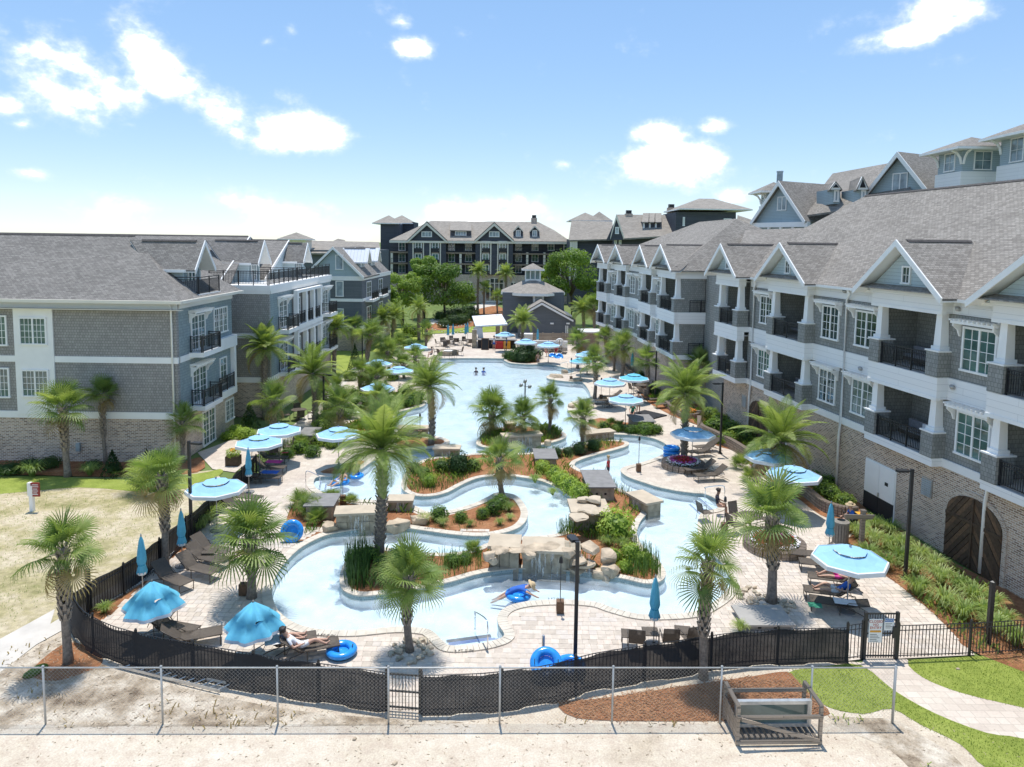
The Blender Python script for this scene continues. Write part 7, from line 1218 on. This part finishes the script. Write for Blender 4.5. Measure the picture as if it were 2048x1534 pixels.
stonering((822,1303), .75, 'ring of loose stones round the yellow green fan palm', 34, 1); stonering((1540,1207), .85, 'ring of loose stones round the right deck fan palm', 36, 2); stonering((1500,1190), .6, 'scatter of flat stones left of the right deck fan palm', 20, 3)
def pumpbox(px0, px1, py_back, h, label, lid='slate_lid', wall='stone'):
    a, b = G(*px0), G(*px1); f = Fac(a.to_2d(), b.to_2d(), (0,-1)); d = G(px0[0], py_back).y-a.y; t = thing('pump_housing', label, 'utility box', (a+b)/2); n = max(2, int(f.len/.5))
    f.box(MB(), 0, f.len, -d, 0, 0, h).build('box_wall', wall, t); f.box(MB(), -.12, f.len+.12, -d-.12, .12, h, h+.07).build('lid', lid, t)
    for k in range(2): s = f.len*(.3+.35*k); f.box(MB(), s-.06, s+.06, .001, .02, h*.45, h*.45+.12).build('vent', 'dark', t)
pumpbox((1178,1002),(1228,1002), 968, .75, 'stone pump box with grey lid beside the stacked flat rocks'); pumpbox((1073,937),(1112,937), 918, .6, 'stone pump box with grey lid behind the bend of the long island'); pumpbox((612,1040),(664,1040), 1016, .7, 'stone pump box with grey lid left of the waterfall wall'); pumpbox((1268,864),(1308,864), 850, .75, 'stone pump box with grey lid on the right deck planting'); pumpbox((598,892),(628,892), 876, .7, 'stone pump box with grey lid behind the left deck'); pumpbox((1492,1262),(1582,1262), 1228, .22, 'wide low grey utility lid near the entry gate', 'lid_grey', 'lid_grey'); pumpbox((1306,838),(1330,832), 826, .02, 'dark floor grate on the right deck', 'dark', 'dark')
def wallbed(px, h, label, w=.32):
    pts = smooth_path([G(x, y) for x, y in px], 6); t = thing('retaining_wall', label, 'wall', pts[0]); rows = max(1, round(h/.17))
    for rw in range(rows):
        mb = None
        for i in range(len(pts)-1):
            a, b = pts[i], pts[i+1]; d = (b-a).normalized(); s = Vector((-d.y,d.x,0))*w/2; g0 = d*.008; z0, z1 = h*rw/rows, h*(rw+1)/rows-.008
            MB().hexa([a+g0-s+Vector((0,0,z0)), b-g0-s+Vector((0,0,z0)), b-g0+s+Vector((0,0,z0)), a+g0+s+Vector((0,0,z0)), a+g0-s+Vector((0,0,z1)), b-g0-s+Vector((0,0,z1)), b-g0+s+Vector((0,0,z1)), a+g0+s+Vector((0,0,z1))]).build('block', 'block_wall', t)
wallbed([(1332,812),(1348,825),(1380,832),(1420,834)], .5, 'curved block wall of the bed behind the date palm'); wallbed([(1398,848),(1402,866),(1430,880),(1470,902),(1500,922)], .7, 'curved block wall of the planting bed under the residence'); wallbed([(1512,932),(1550,958),(1580,982)], .6, 'block wall beside the kneeling gardener'); wallbed([(1590,978),(1620,1000),(1648,1022),(1690,1035),(1712,1034)], .6, 'curved block wall of the bed by the steel door'); wallbed([(1205,690),(1232,718),(1258,748),(1276,775),(1292,792)], .55, 'block wall of the raised bed along the far wing')
def flowerring(px, rad, label, cols, h=.38):
    p = G(*px); t = thing('flower_planter', label, 'planter', p); n = 22
    for k in range(n):
        a0, a1 = 2*math.pi*k/n+.02, 2*math.pi*(k+1)/n-.02; q = lambda a, r, z: p+Vector((math.cos(a)*r, math.sin(a)*r, z)); MB().hexa([q(a0,rad-.28,0), q(a0,rad,0), q(a1,rad,0), q(a1,rad-.28,0), q(a0,rad-.28,h), q(a0,rad,h), q(a1,rad,h), q(a1,rad-.28,h)]).build('block', 'block_wall', t)
    MB().lathe([(0,h-.05),(rad-.27,h-.06)], 20, p).build('soil', 'mulch', t); r = random.Random(int(px[0]))
    for ci, c in enumerate(cols+['shrub_leaf']):
        mb = MB()
        for k in range(420 if c != 'shrub_leaf' else 700):
            a = r.uniform(0,6.3); lo_, hi_ = (ci/len(cols), (ci+1)/len(cols)) if c != 'shrub_leaf' else (0,1); d = (rad-.3)*math.sqrt(r.uniform(lo_, hi_)); q = p+Vector((math.cos(a)*d, math.sin(a)*d, h+r.uniform(.0,.28)*(1.3-d/rad)-(.06 if c == 'shrub_leaf' else 0))); w = .05; n_ = Vector((r.uniform(-.6,.6), r.uniform(-.6,.6), 1)).normalized(); u = n_.orthogonal().normalized()*w; v = n_.cross(u); mb.face([q-u, q+v, q+u, q-v])
        struct(mb.build('flowers' if c != 'shrub_leaf' else 'leaves', c, t), 'stuff')
flowerring((1366,935), 1.35, 'round block planter of red and pink flowers at the date palm', ['flower_red','flower_pink','flower_white']); flowerring((1548,1097), 1.4, 'round block planter of pink flowers in the middle of the right deck', ['flower_pink','flower_red','flower_white']); flowerring((1376,832), .95, 'small block planter of orange flowers behind the date palm', ['flower_orange','flower_orange'])
fb = thing('flower_box', 'square wooden flower box by the left patio', 'planter', G(467,930)); p = G(467,930); MB().box(p.x-.4,p.y-.3,0,p.x+.4,p.y+.3,.6).build('box', 'wood_dark', fb); o = bpy.data.objects.new('foliage', LIM[0]); COL.objects.link(o); o.parent = fb; o.location = (0,0,.75); o.scale = (.5,.4,.35)
MB().rock((p.x,p.y,.95), .25,.2,.15, 8).build('blooms', 'flower_orange', fb)
# lamps, torches, posts
def lamp(base, top, label, arm=(-1,0)):
    p = G(*base); h = AY(*top, p.y).z; t = thing('lamp_post', label, 'lamp post', p, 0, 'lamp posts'); MB().box(p.x-.06,p.y-.06,0,p.x+.06,p.y+.06,h).build('pole', 'black_metal', t); MB().box(p.x-.14,p.y-.14,.0,p.x+.14,p.y+.14,.05).build('base_plate', 'black_metal', t)
    d = Vector((arm[0], arm[1], 0)).normalized(); s = Vector((-d.y, d.x, 0)); q = p+Vector((0,0,h-.12)); MB().extr([q-s*.03, q+s*.03, q+d*.35+s*.03, q+d*.35-s*.03], (0,0,.06)).build('arm', 'black_metal', t)
    MB().extr([q+d*.2-s*.13, q+d*.2+s*.13, q+d*.62+s*.15, q+d*.70, q+d*.62-s*.15], (0,0,.09)).build('lamp_head', 'black_metal', t)
lamp((1150,1330),(1156,1083),'tall black lamp post at the middle of the front deck',(-.3,1)); lamp((1810,1158),(1822,938),'tall black lamp post in the grass bed beside the residence'); lamp((1440,907),(1449,765),'black lamp post on the deck right of the date palm'); lamp((383,1075),(379,882),'black lamp post at the left fence under the pale umbrella',(1,-.2)); lamp((725,745),(727,668),'black lamp post at the far left lawn',(1,0)); lamp((648,848),(647,748),'black lamp post beside the middle left building',(1,0)); lamp((1310,800),(1316,702),'black lamp post before the arched door of the far wing')
def torch(base, top, label):
    p = G(*base, .02); h = max(1.2, AY(*top, p.y).z-p.z); t = thing('garden_torch', label, 'torch', p, 0, 'garden torches'); MB().tube(p, p+Vector((0,0,h-.25)), .016, None, 6).build('pole', 'black_metal', t); MB().box(p.x-.14,p.y-.14,.05,p.x+.14,p.y+.14,.5).build('weighted_base', 'wood_warm', t); MB().lathe([(.02,h-.28),(.075,h-.24),(.06,h-.05),(.02,h)], 8, Vector((p.x,p.y,0))).build('torch_head', 'black_metal', t)
torch((1120,1225),(1121,1112),'slim torch on the deck tongue in front of the rock waterfall'); torch((1277,943),(1280,872),'slim torch at the tip of the right deck peninsula'); torch((1448,1065),(1452,992),'slim torch by the right pool steps'); torch((840,874),(840,826),'slim torch on the left lagoon ledge'); torch((487,1190),(485,1108),'slim torch behind the bushy palm at the basin'); torch((686,1008),(686,938),'slim torch beside the left tubers pool'); torch((1202,800),(1203,755),'slim torch at the right lagoon beach'); torch((1142,762),(1143,715),'slim torch on the far right spit')
mast = thing('equipment_mast', 'slim mast with round speakers behind the lagoon island', 'mast', G(1049,862)); p = G(1049,862); h = AY(1049,765,p.y).z; MB().tube(p, (p.x,p.y,h), .05, None, 8).build('pole', 'slate_lid', mast)
for d in (Vector((.35,0,-.3)), Vector((-.3,0,-.2)), Vector((0,0,.1))): MB().rock(Vector((p.x,p.y,h))+d, .15,.15,.18, 3, 2).build('speaker', 'grey_metal', mast, True); MB().tube((p.x,p.y,h-.3), Vector((p.x,p.y,h))+d, .02).build('bracket', 'slate_lid', mast)
for px, py0, py1, lb in ((1976,1288,1166,'black square post beside the right picket fence'),(178,1222,1140,'black square post at the left fence corner')):
    p = G(px, py0); h = AY(px, py1, p.y).z; tag(MB().box(p.x-.07,p.y-.07,0,p.x+.07,p.y+.07,h).extr([(p.x-.07,p.y-.07,h),(p.x+.07,p.y-.07,h),(p.x+.07,p.y+.07,h),(p.x-.07,p.y+.07,h)], (0,0,.02)).lathe([(.1,h+.02),(.1,h+.05),(0,h+.09)], 4, (p.x,p.y,0)).build('square_post', 'black_metal'), lb, 'post')
tp = thing('timber_post', 'grey timber post with a notched crossbar beside the waste bin', 'post', G(1722,1098)); p = G(1722,1098); h = AY(1722,1022,p.y).z; MB().box(p.x-.09,p.y-.09,0,p.x+.09,p.y+.09,h).build('post', 'wood_grey', tp); MB().extr([(p.x-.9,p.y-.1,h-.32),(p.x+.35,p.y-.1,h-.32),(p.x+.45,p.y-.1,h-.12),(p.x-.95,p.y-.1,h-.12)], (0,-.1,0)).build('crossbar', 'wood_grey', tp); MB().box(p.x-.11,p.y-.11,h,p.x+.11,p.y+.11,h+.06).build('cap', 'wood_grey', tp)
wb = thing('waste_bin', 'round slatted waste bin by the planting bed', 'bin', G(1680,1085)); p = G(1680,1085)
for k in range(18): a = 2*math.pi*k/18; d = Vector((math.cos(a), math.sin(a), 0)); t_ = Vector((-d.y,d.x,0)); MB().extr([p+d*.33-t_*.05+Vector((0,0,.04)), p+d*.33+t_*.05+Vector((0,0,.04)), p+d*.33+t_*.05+Vector((0,0,.98)), p+d*.33-t_*.05+Vector((0,0,.98))], d*.03).build('slat', 'bin', wb)
MB().lathe([(.32,.05),(.32,.98)], 18, p).build('liner', 'dark', wb); MB().lathe([(.38,.96),(.38,1.05),(.19,1.12),(.19,.9)], 20, p).build('lid', 'bin', wb)
rs = thing('sales_sign', 'dark red signboard on a white post in the dry lawn', 'sign', G(66,1022)); p = G(66,1022); MB().box(p.x-.12,p.y-.09,0,p.x+.06,p.y+.09,1.35).build('post', 'white', rs); MB().box(p.x-.18,p.y-.1,.82,p.x-.02,p.y+.1,1.5).build('edge_board', 'white', rs); bd = MB().box(p.x-.02,p.y-.06,.78,p.x+.42,p.y+.0,1.5).build('board', 'sign_red', rs)
for k, (w, z) in enumerate(((.30,1.38),(.34,1.28),(.24,1.16),(.30,1.06),(.20,.96),(.28,.88))): MB().box(p.x+.2-w/2,p.y-.064,z,p.x+.2+w/2,p.y-.061,z+.035).build('text_line', 'sign_white', bd)
rb = thing('ring_buoy', 'white ring buoy hanging at the far deck fence', 'ring buoy', G(1119,703)); p = G(1119,703); o = MB().torus((0,0,0), .42, .13, 20, 8).data('ring', 'white', True); q = bpy.data.objects.new('ring', o); COL.objects.link(q); q.parent = rb; q.location = (0,0,1.2); q.rotation_euler = (R(90),0,0); MB().box(p.x-.05,p.y+.14,0,p.x+.05,p.y+.24,1.6).build('post', 'wood_grey', rb)
bd = thing('menu_board', 'black framed menu board standing on the deck by the bar', 'board', G(970,700)); p = G(970,700); MB().extr([(p.x-.5,p.y,0),(p.x+.5,p.y,0),(p.x+.5,p.y+.25,1.5),(p.x-.5,p.y+.25,1.5)], (0,.06,0)).build('frame', 'wood_warm', bd); MB().extr([(p.x-.42,p.y-.012,.1),(p.x+.42,p.y-.012,.1),(p.x+.42,p.y+.22,1.42),(p.x-.42,p.y+.22,1.42)], (0,.02,0)).build('slate', 'ink', bd)
def grab(pxa, pxb, label):
    a, b = G(*pxa, .05), G(*pxb, -.1); t = thing('grab_rail', label, 'handrail', a); up = Vector((0,0,1)); MB().path(smooth_path([a, a+up*.85, a.lerp(b, .2)+up*.98, b+up*.72, b+up*.62, b+Vector((.0,.02,.05))], 4), .024, 8).build('rail', 'chrome', t, True)
grab((975,1298),(950,1262),'chrome grab rail at the front pool steps'); grab((612,976),(640,978),'chrome grab rail at the left tubers steps'); grab((1448,1008),(1410,1000),'chrome grab rail at the right pool steps'); grab((1135,742),(1120,740),'chrome grab rail at the far right lagoon shore'); grab((775,850),(790,856),'chrome grab rail at the left lagoon shore')
sl_ = thing('string_lights', 'swags of white bulbs strung before the dark far bank', 'lights', G(900,662)); a, b = AY(862,641,110), AY(948,640,110)
for k in range(2):
    pts = [a.lerp(b, u/14)+Vector((0,k*-2,-.9*math.sin(math.pi*u/14)-k*.7)) for u in range(15)]; w = MB().path(pts, .02, 4).build('cable', 'black_metal', sl_)
    for p in pts[1:-1]: MB().rock(p-Vector((0,0,.12)), .09,.09,.12, 2, 1).build('bulb', 'white', w, True)
for x, lb in ((845,'left'),(948,'right')): p = G(x,668); tag(MB().tube((p.x,p.y,0), (p.x,p.y,4.2), .07, .05, 8).lathe([(.09,4.2),(.09,4.25),(0,4.3)], 8, (p.x,p.y,0)).build('light_pole', 'black_metal'), lb+' pole carrying the string lights', 'pole')
# ---------------------------------------------------------------- floats
def tube_(loc, label, tilt=(0,0), n=1, sc=.9, rz=0):
    for k in range(n):
        t = thing('swim_tube', label if n == 1 else '%s, %s from the bottom' % (label, nth(k+1)), 'swim tube', Vector(loc)+Vector((0,0,.24*k)), rz, 'blue swim tubes'); t.rotation_euler = (tilt[0], tilt[1], rz); t.scale = (sc,)*3
        for nm, me in (('ring', TUBE), ('floor_sheet', TFLOOR), ('handle', THAND), ('handle', THAND2)): o = bpy.data.objects.new(nm, me); COL.objects.link(o); o.parent = t
TUBE = MB().torus((0,0,.16), .43, .16, 28, 12, .8).data('ring', 'tube_blue', True); TFLOOR = MB().lathe([(0,.12),(.28,.12)], 20).data('floor_sheet', 'tube_blue'); THAND = MB().path([(.42,-.08,.32),(.42,-.05,.38),(.42,.05,.38),(.42,.08,.32)], .015, 5).data('handle', 'ink'); THAND2 = MB().path([(-.42,-.08,.32),(-.42,-.05,.38),(-.42,.05,.38),(-.42,.08,.32)], .015, 5).data('handle', 'ink')
tube_(G(683,1308,.035), 'blue swim tube lying flat beside the front fence sunbathers', n=1); tube_(G(1036,1196,-.16), 'blue swim tube carrying the drifting woman', (0,.05)); tube_(G(1092,1330,.40), 'blue swim tube leaning behind the front fence', (R(38),0)); tube_(G(1140,1338,.1), 'blue swim tube lying behind the front fence by the lamp post'); tube_(G(1343,915,.035), 'blue swim tube of the stack by the flower ring palm', n=3, sc=.95); tube_(G(585,1062,.45), 'blue swim tube standing on edge by the pump box', (R(70),R(20))); tube_(G(681,968,-.16), 'blue swim tube under the pale swimmer at the left steps'); tube_(G(712,955,-.16), 'blue swim tube of the long-haired swimmer at the left', sc=.8); tube_(G(1118,715,.04), 'blue swim tube at the far loungers, nearer one', (R(40),0)); tube_(G(1106,713,.04), 'blue swim tube at the far loungers, farther one', (R(20),0))
tag(MB().tube((0,0,0),(0,0,1.0),.05,None,10).lathe([(.07,0),(.07,.03),(.05,.05)], 10).build('grey_pipe', 'grey_metal'), 'short grey stand pipe inside the leaning blue tube', 'pipe').location = G(1086,1328,.03)
# ---------------------------------------------------------------- people
def person(loc, rz, pose, label, top, bottom, hair='hair_dark', skin='skin', hat=None, sc=1.0, z=0.0):
    J = {'pel':(0,0,.95),'sp':(0,0,1.15),'ch':(0,0,1.36),'nk':(0,0,1.50),'hd':(0,.02,1.62),'hd2':(0,.03,1.72),
         'lsh':(-.19,0,1.42),'lel':(-.25,.02,1.14),'lwr':(-.27,.10,.90),'rsh':(.19,0,1.42),'rel':(.25,.02,1.14),'rwr':(.27,.10,.90),'lhp':(-.10,0,.90),'lkn':(-.11,.03,.50),'lan':(-.12,0,.08),'lto':(-.13,.18,.03),'rhp':(.10,0,.90),'rkn':(.11,.03,.50),'ran':(.12,0,.08),'rto':(.13,.18,.03)}
    J.update(pose); names = list(J); E_ = [('pel','sp'),('sp','ch'),('ch','nk'),('nk','hd'),('hd','hd2'),('ch','lsh'),('lsh','lel'),('lel','lwr'),('ch','rsh'),('rsh','rel'),('rel','rwr'),('pel','lhp'),('lhp','lkn'),('lkn','lan'),('lan','lto'),('pel','rhp'),('rhp','rkn'),('rkn','ran'),('ran','rto')]
    rad = dict(pel=(.15,.11),sp=(.125,.095),ch=(.155,.105),nk=(.055,.055),hd=(.085,.095),hd2=(.075,.085),lsh=(.065,.06),lel=(.045,.042),lwr=(.032,.028),lhp=(.095,.095),lkn=(.062,.06),lan=(.04,.042),lto=(.035,.025)); verts = [Vector(J[n]) for n in names]; edges = [(names.index(a), names.index(b)) for a, b in E_]; rs_ = [rad.get(n, rad.get('l'+n[1:], (.05,.05))) for n in names]
    for s in 'lr':                      # hands: palm and five fingers
        w, e = Vector(J[s+'wr']), Vector(J[s+'el']); d = (w-e).normalized(); t = d.orthogonal().normalized(); iw = names.index(s+'wr'); ip = len(verts); verts.append(w+d*.07); rs_.append((.035,.02)); edges.append((iw, ip))
        for k in range(5): q = len(verts); o = t*(.03*(k-2)) if k else t*-.075; verts.append(w+d*((.15+.012*(2-abs(k-2))) if k else .08)+o); rs_.append((.009,.009)); edges.append((ip, q))
    me = bpy.data.meshes.new('b'); me.from_pydata(verts, edges, []); ob = bpy.data.objects.new('b', me); COL.objects.link(ob); md = ob.modifiers.new('s', 'SKIN'); md.use_smooth_shade = True
    for i, v in enumerate(me.skin_vertices[0].data): v.radius = rs_[i]; v.use_root = (i == 0)
    ss = ob.modifiers.new('u', 'SUBSURF'); ss.levels = 1; ss.render_levels = 1
    dg = bpy.context.evaluated_depsgraph_get(); bm_ = bpy.data.meshes.new_from_object(ob.evaluated_get(dg)); bpy.data.objects.remove(ob); bm_.materials.clear()
    for m in (skin, top, bottom): bm_.materials.append(MATS[m])
    segs = [(Vector(J[a]), Vector(J[b]), a, b) for a, b in E_]
    for p in bm_.polygons:
        c = p.center; best = None
        for a, b, na, nb in segs:
            ab = b-a; u = max(0, min(1, (c-a).dot(ab)/max(1e-6, ab.dot(ab)))); dd = (c-(a+ab*u)).length
            if best is None or dd < best[0]: best = (dd, na, nb, u)
        _, na, nb, u = best
        p.material_index = 1 if (na, nb) in (('sp','ch'),('ch','lsh'),('ch','rsh'),('pel','sp')) or (na in ('lsh','rsh') and u < .5) else 2 if (na == 'pel' or (na in ('lhp','rhp') and u < .55)) else 0
        p.use_smooth = True
    t = thing('person', label, 'person', Vector(loc)+Vector((0,0,z)), rz, 'people'); t.scale = (sc,)*3; o = bpy.data.objects.new('body', bm_); COL.objects.link(o); o.parent = t; h = Vector(J['hd2']); n0 = Vector(J['hd']); ax = (h-n0).normalized(); back = Vector((0,-1,0)) if abs(ax.z) > .6 else Vector((0,0,-.2))
    o = bpy.data.objects.new('hair', MB().rock((0,0,0), .125, .13, .12, 5, 2).data('hair', hair, True)); COL.objects.link(o); o.parent = t; o.location = h+ax*.035+back*.03
    face = MB(); fw = -back.normalized(); sd = fw.cross(ax).normalized(); face.rock(n0+fw*.105+ax*.03, .018, .02, .025, 2, 1)
    face.m = 1
    for q in (-1, 1): face.rock(n0+fw*.092+ax*.06+sd*.035*q, .012, .012, .009, 3, 1)
    face.m = 2; face.rock(n0+fw*.093-ax*.015, .026, .012, .008, 4, 1); face.m = 0
    for q in (-1, 1): face.rock(n0+sd*.10*q+ax*.03, .015, .025, .035, 5, 1)
    o = bpy.data.objects.new('face', face.data('face', [skin, 'ink', 'cloth_red'], True)); COL.objects.link(o); o.parent = t
    if hat: o = bpy.data.objects.new('hat', MB().lathe([(.24,.0),(.24,.015),(.125,.03),(.12,.10),(.06,.15),(0,.16)], 16).data('hat', hat, True)); COL.objects.link(o); o.parent = t; o.location = h+ax*.03; o.rotation_euler = ax.to_track_quat('Z','Y').to_euler()
    return t
b_ = R(40); cb, sb = math.cos(b_), math.sin(b_)
LIE = {'pel':(0,0,.10),'sp':(0,-.20*cb,.12+.2*sb),'ch':(0,-.40*cb,.12+.41*sb),'nk':(0,-.54*cb,.14+.55*sb),'hd':(0,-.62*cb,.18+.66*sb),'hd2':(0,-.66*cb,.22+.78*sb),'lsh':(-.19,-.44*cb,.12+.45*sb),'rsh':(.19,-.44*cb,.12+.45*sb),'lel':(-.30,-.22,.22),'rel':(.30,-.22,.22),'lwr':(-.22,.02,.24),'rwr':(.22,.02,.24),'lhp':(-.1,.06,.09),'rhp':(.1,.06,.09),'lkn':(-.12,.50,.14),'rkn':(.12,.48,.30),'lan':(-.12,.92,.07),'ran':(.12,.86,.06),'lto':(-.13,.98,.18),'rto':(.13,.98,.16)}
SIT = {'pel':(0,0,.50),'sp':(0,-.03,.70),'ch':(0,-.02,.92),'nk':(0,0,1.06),'hd':(0,.04,1.17),'hd2':(0,.05,1.27),'lsh':(-.19,-.02,.97),'rsh':(.19,-.02,.97),'lel':(-.24,.1,.72),'rel':(.24,.1,.72),'lwr':(-.18,.32,.66),'rwr':(.18,.32,.66),'lhp':(-.1,.04,.48),'rhp':(.1,.04,.48),'lkn':(-.12,.44,.48),'rkn':(.12,.44,.48),'lan':(-.12,.46,.08),'ran':(.12,.46,.08),'lto':(-.12,.62,.03),'rto':(.12,.62,.03)}
KNE = {'pel':(0,-.15,.42),'sp':(0,0,.58),'ch':(0,.18,.74),'nk':(0,.30,.82),'hd':(0,.38,.86),'hd2':(0,.46,.92),'lsh':(-.19,.2,.76),'rsh':(.19,.2,.76),'lel':(-.24,.34,.48),'rel':(.24,.34,.48),'lwr':(-.2,.48,.22),'rwr':(.2,.48,.22),'lhp':(-.1,-.14,.40),'rhp':(.1,-.14,.40),'lkn':(-.14,.16,.12),'rkn':(.14,.22,.40),'lan':(-.13,-.26,.08),'ran':(.14,.14,.06),'lto':(-.13,-.40,.04),'rto':(.14,.32,.03)}
FLO = {'pel':(0,-.35,.28),'sp':(0,-.15,.36),'ch':(0,.08,.40),'nk':(0,.22,.42),'hd':(0,.32,.44),'hd2':(0,.40,.50),'lsh':(-.19,.10,.40),'rsh':(.19,.10,.40),'lel':(-.30,.32,.34),'rel':(.30,.32,.34),'lwr':(-.26,.58,.20),'rwr':(.26,.58,.20),'lhp':(-.1,-.40,.22),'rhp':(.1,-.40,.22),'lkn':(-.13,-.72,.0),'rkn':(.13,-.74,.0),'lan':(-.12,-1.05,-.2),'ran':(.12,-1.08,-.2),'lto':(-.12,-1.2,-.26),'rto':(.12,-1.22,-.26)}
WADE = dict(lkn=(-.11,.03,.5))
def reclined(px, deg, *a, **k): r = R(deg+90); return person(G(*px, .035)+Vector((math.cos(R(deg))*.33, math.sin(R(deg))*.33, 0)), r, LIE, *a, z=.34, **k)
reclined((1665,1172), -14, 'woman in a pink bikini top reclining under the right deck umbrella', 'cloth_pink', 'cloth_pink'); reclined((1658,1200), -14, 'guest in a blue top and straw hat reclining under the right deck umbrella', 'cloth_blue', 'cloth_white', hat='straw'); reclined((620,1312), 200, 'sunbather with bare legs lying on the front fence lounger', 'cloth_white', 'cloth_white'); reclined((575,1300), 200, 'sunbather half under the drooping umbrella at the front fence', 'cloth_grey', 'cloth_blue')
person(G(1042,1194,-.06), R(-95), FLO, 'woman in a blue swimsuit and sun hat drifting on a tube', 'cloth_blue', 'cloth_blue', hat='straw', skin='skin'); person(G(681,968,-.05), R(150), LIE, 'pale swimmer lying back on a tube at the left steps', 'skin', 'cloth_white', sc=.95, z=.05); person(G(713,955,-.25), R(30), SIT, 'long-haired swimmer sitting in a tube at the left', 'cloth_dark', 'cloth_dark', z=-.2); person(G(1510,948,.02), R(-60), KNE, 'kneeling gardener in a pale cap beside the walled bed', 'cloth_grey', 'cloth_dark', hat='cloth_white'); person(G(1265,838,.03), R(160), SIT, 'guest in a green shirt seated under the right umbrella', 'cloth_green', 'cloth_dark'); person(G(1276,826,.03), R(200), {}, 'guest in grey standing beside the one in green', 'cloth_grey', 'cloth_grey'); person(G(952,760,-1.02), R(20), SIT, 'left of two swimmers in the open lagoon, in to the shoulders', 'cloth_dark', 'cloth_dark', sc=1.0); person(G(967,760,-1.02), R(-20), SIT, 'right of two swimmers in the open lagoon, in to the shoulders', 'cloth_blue', 'cloth_dark'); person(G(1076,734,-.5), R(10), {}, 'guest wading at the far right shore', 'skin', 'cloth_grey', skin='skin_dark'); person(G(988,699,.02), R(180), {}, 'guest in a white top standing at the bar cooler', 'cloth_white', 'cloth_blue'); person(G(1013,702,.02), R(90), {}, 'guest in dark clothes near the bar cabinet', 'cloth_blue', 'cloth_dark', skin='skin_dark'); person(G(864,716,.03), R(100), SIT, 'guest seated at the far left pool edge', 'skin', 'cloth_dark'); person(G(1092,712,.03), R(200), SIT, 'sunburnt guest seated at the far loungers', 'skin', 'cloth_red'); person(G(1112,712,.03), R(170), SIT, 'guest in dark red seated by the far blue tubes', 'cloth_red', 'cloth_red', skin='skin_dark'); person(G(1216,960,-.55), R(60), {}, 'bather half in the east channel beside the stone ledge', 'cloth_red', 'cloth_dark', hair='hair_fair', sc=.85); person(G(1434,1028,.02), R(-100), SIT, 'guest sitting by the right pool steps', 'cloth_dark', 'skin', skin='skin_dark')
# yellow mobility cart with its rider by the steel door
ct = thing('yellow_cart', 'small yellow ride-on cart parked beside the steel door', 'cart', G(1702,1062)); p = G(1702,1062); MB().box(p.x-.55,p.y-.35,.16,p.x+.5,p.y+.35,.38).extr([(p.x+.2,p.y-.3,.38),(p.x+.5,p.y-.3,.38),(p.x+.5,p.y+.3,.38),(p.x+.2,p.y+.3,.38)], (0,0,.5)).build('body', 'yellow', ct); MB().box(p.x-.3,p.y-.25,.4,p.x+.18,p.y+.25,.52).build('seat', 'ink', ct); MB().box(p.x+.08,p.y-.25,.52,p.x+.18,p.y+.25,.95).build('backrest', 'ink', ct); MB().path([(p.x-.5,p.y,.38),(p.x-.42,p.y,.95),(p.x-.42,p.y-.2,1.0),(p.x-.42,p.y+.2,1.0)], .02).build('handlebar', 'ink', ct)
for sx in (-.42, .38):
    for sy in (-.36, .36): w = MB().torus((0,0,0), .12, .05, 14, 8).data('wheel', 'ink', True); o = bpy.data.objects.new('wheel', w); COL.objects.link(o); o.parent = ct; o.location = (sx, sy, .16); o.rotation_euler = (R(90),0,0)
person(G(1700,1062,.0), R(90), SIT, 'rider in a blue shirt and straw hat on the yellow cart', 'cloth_blue', 'cloth_dark', hat='straw', z=.05)
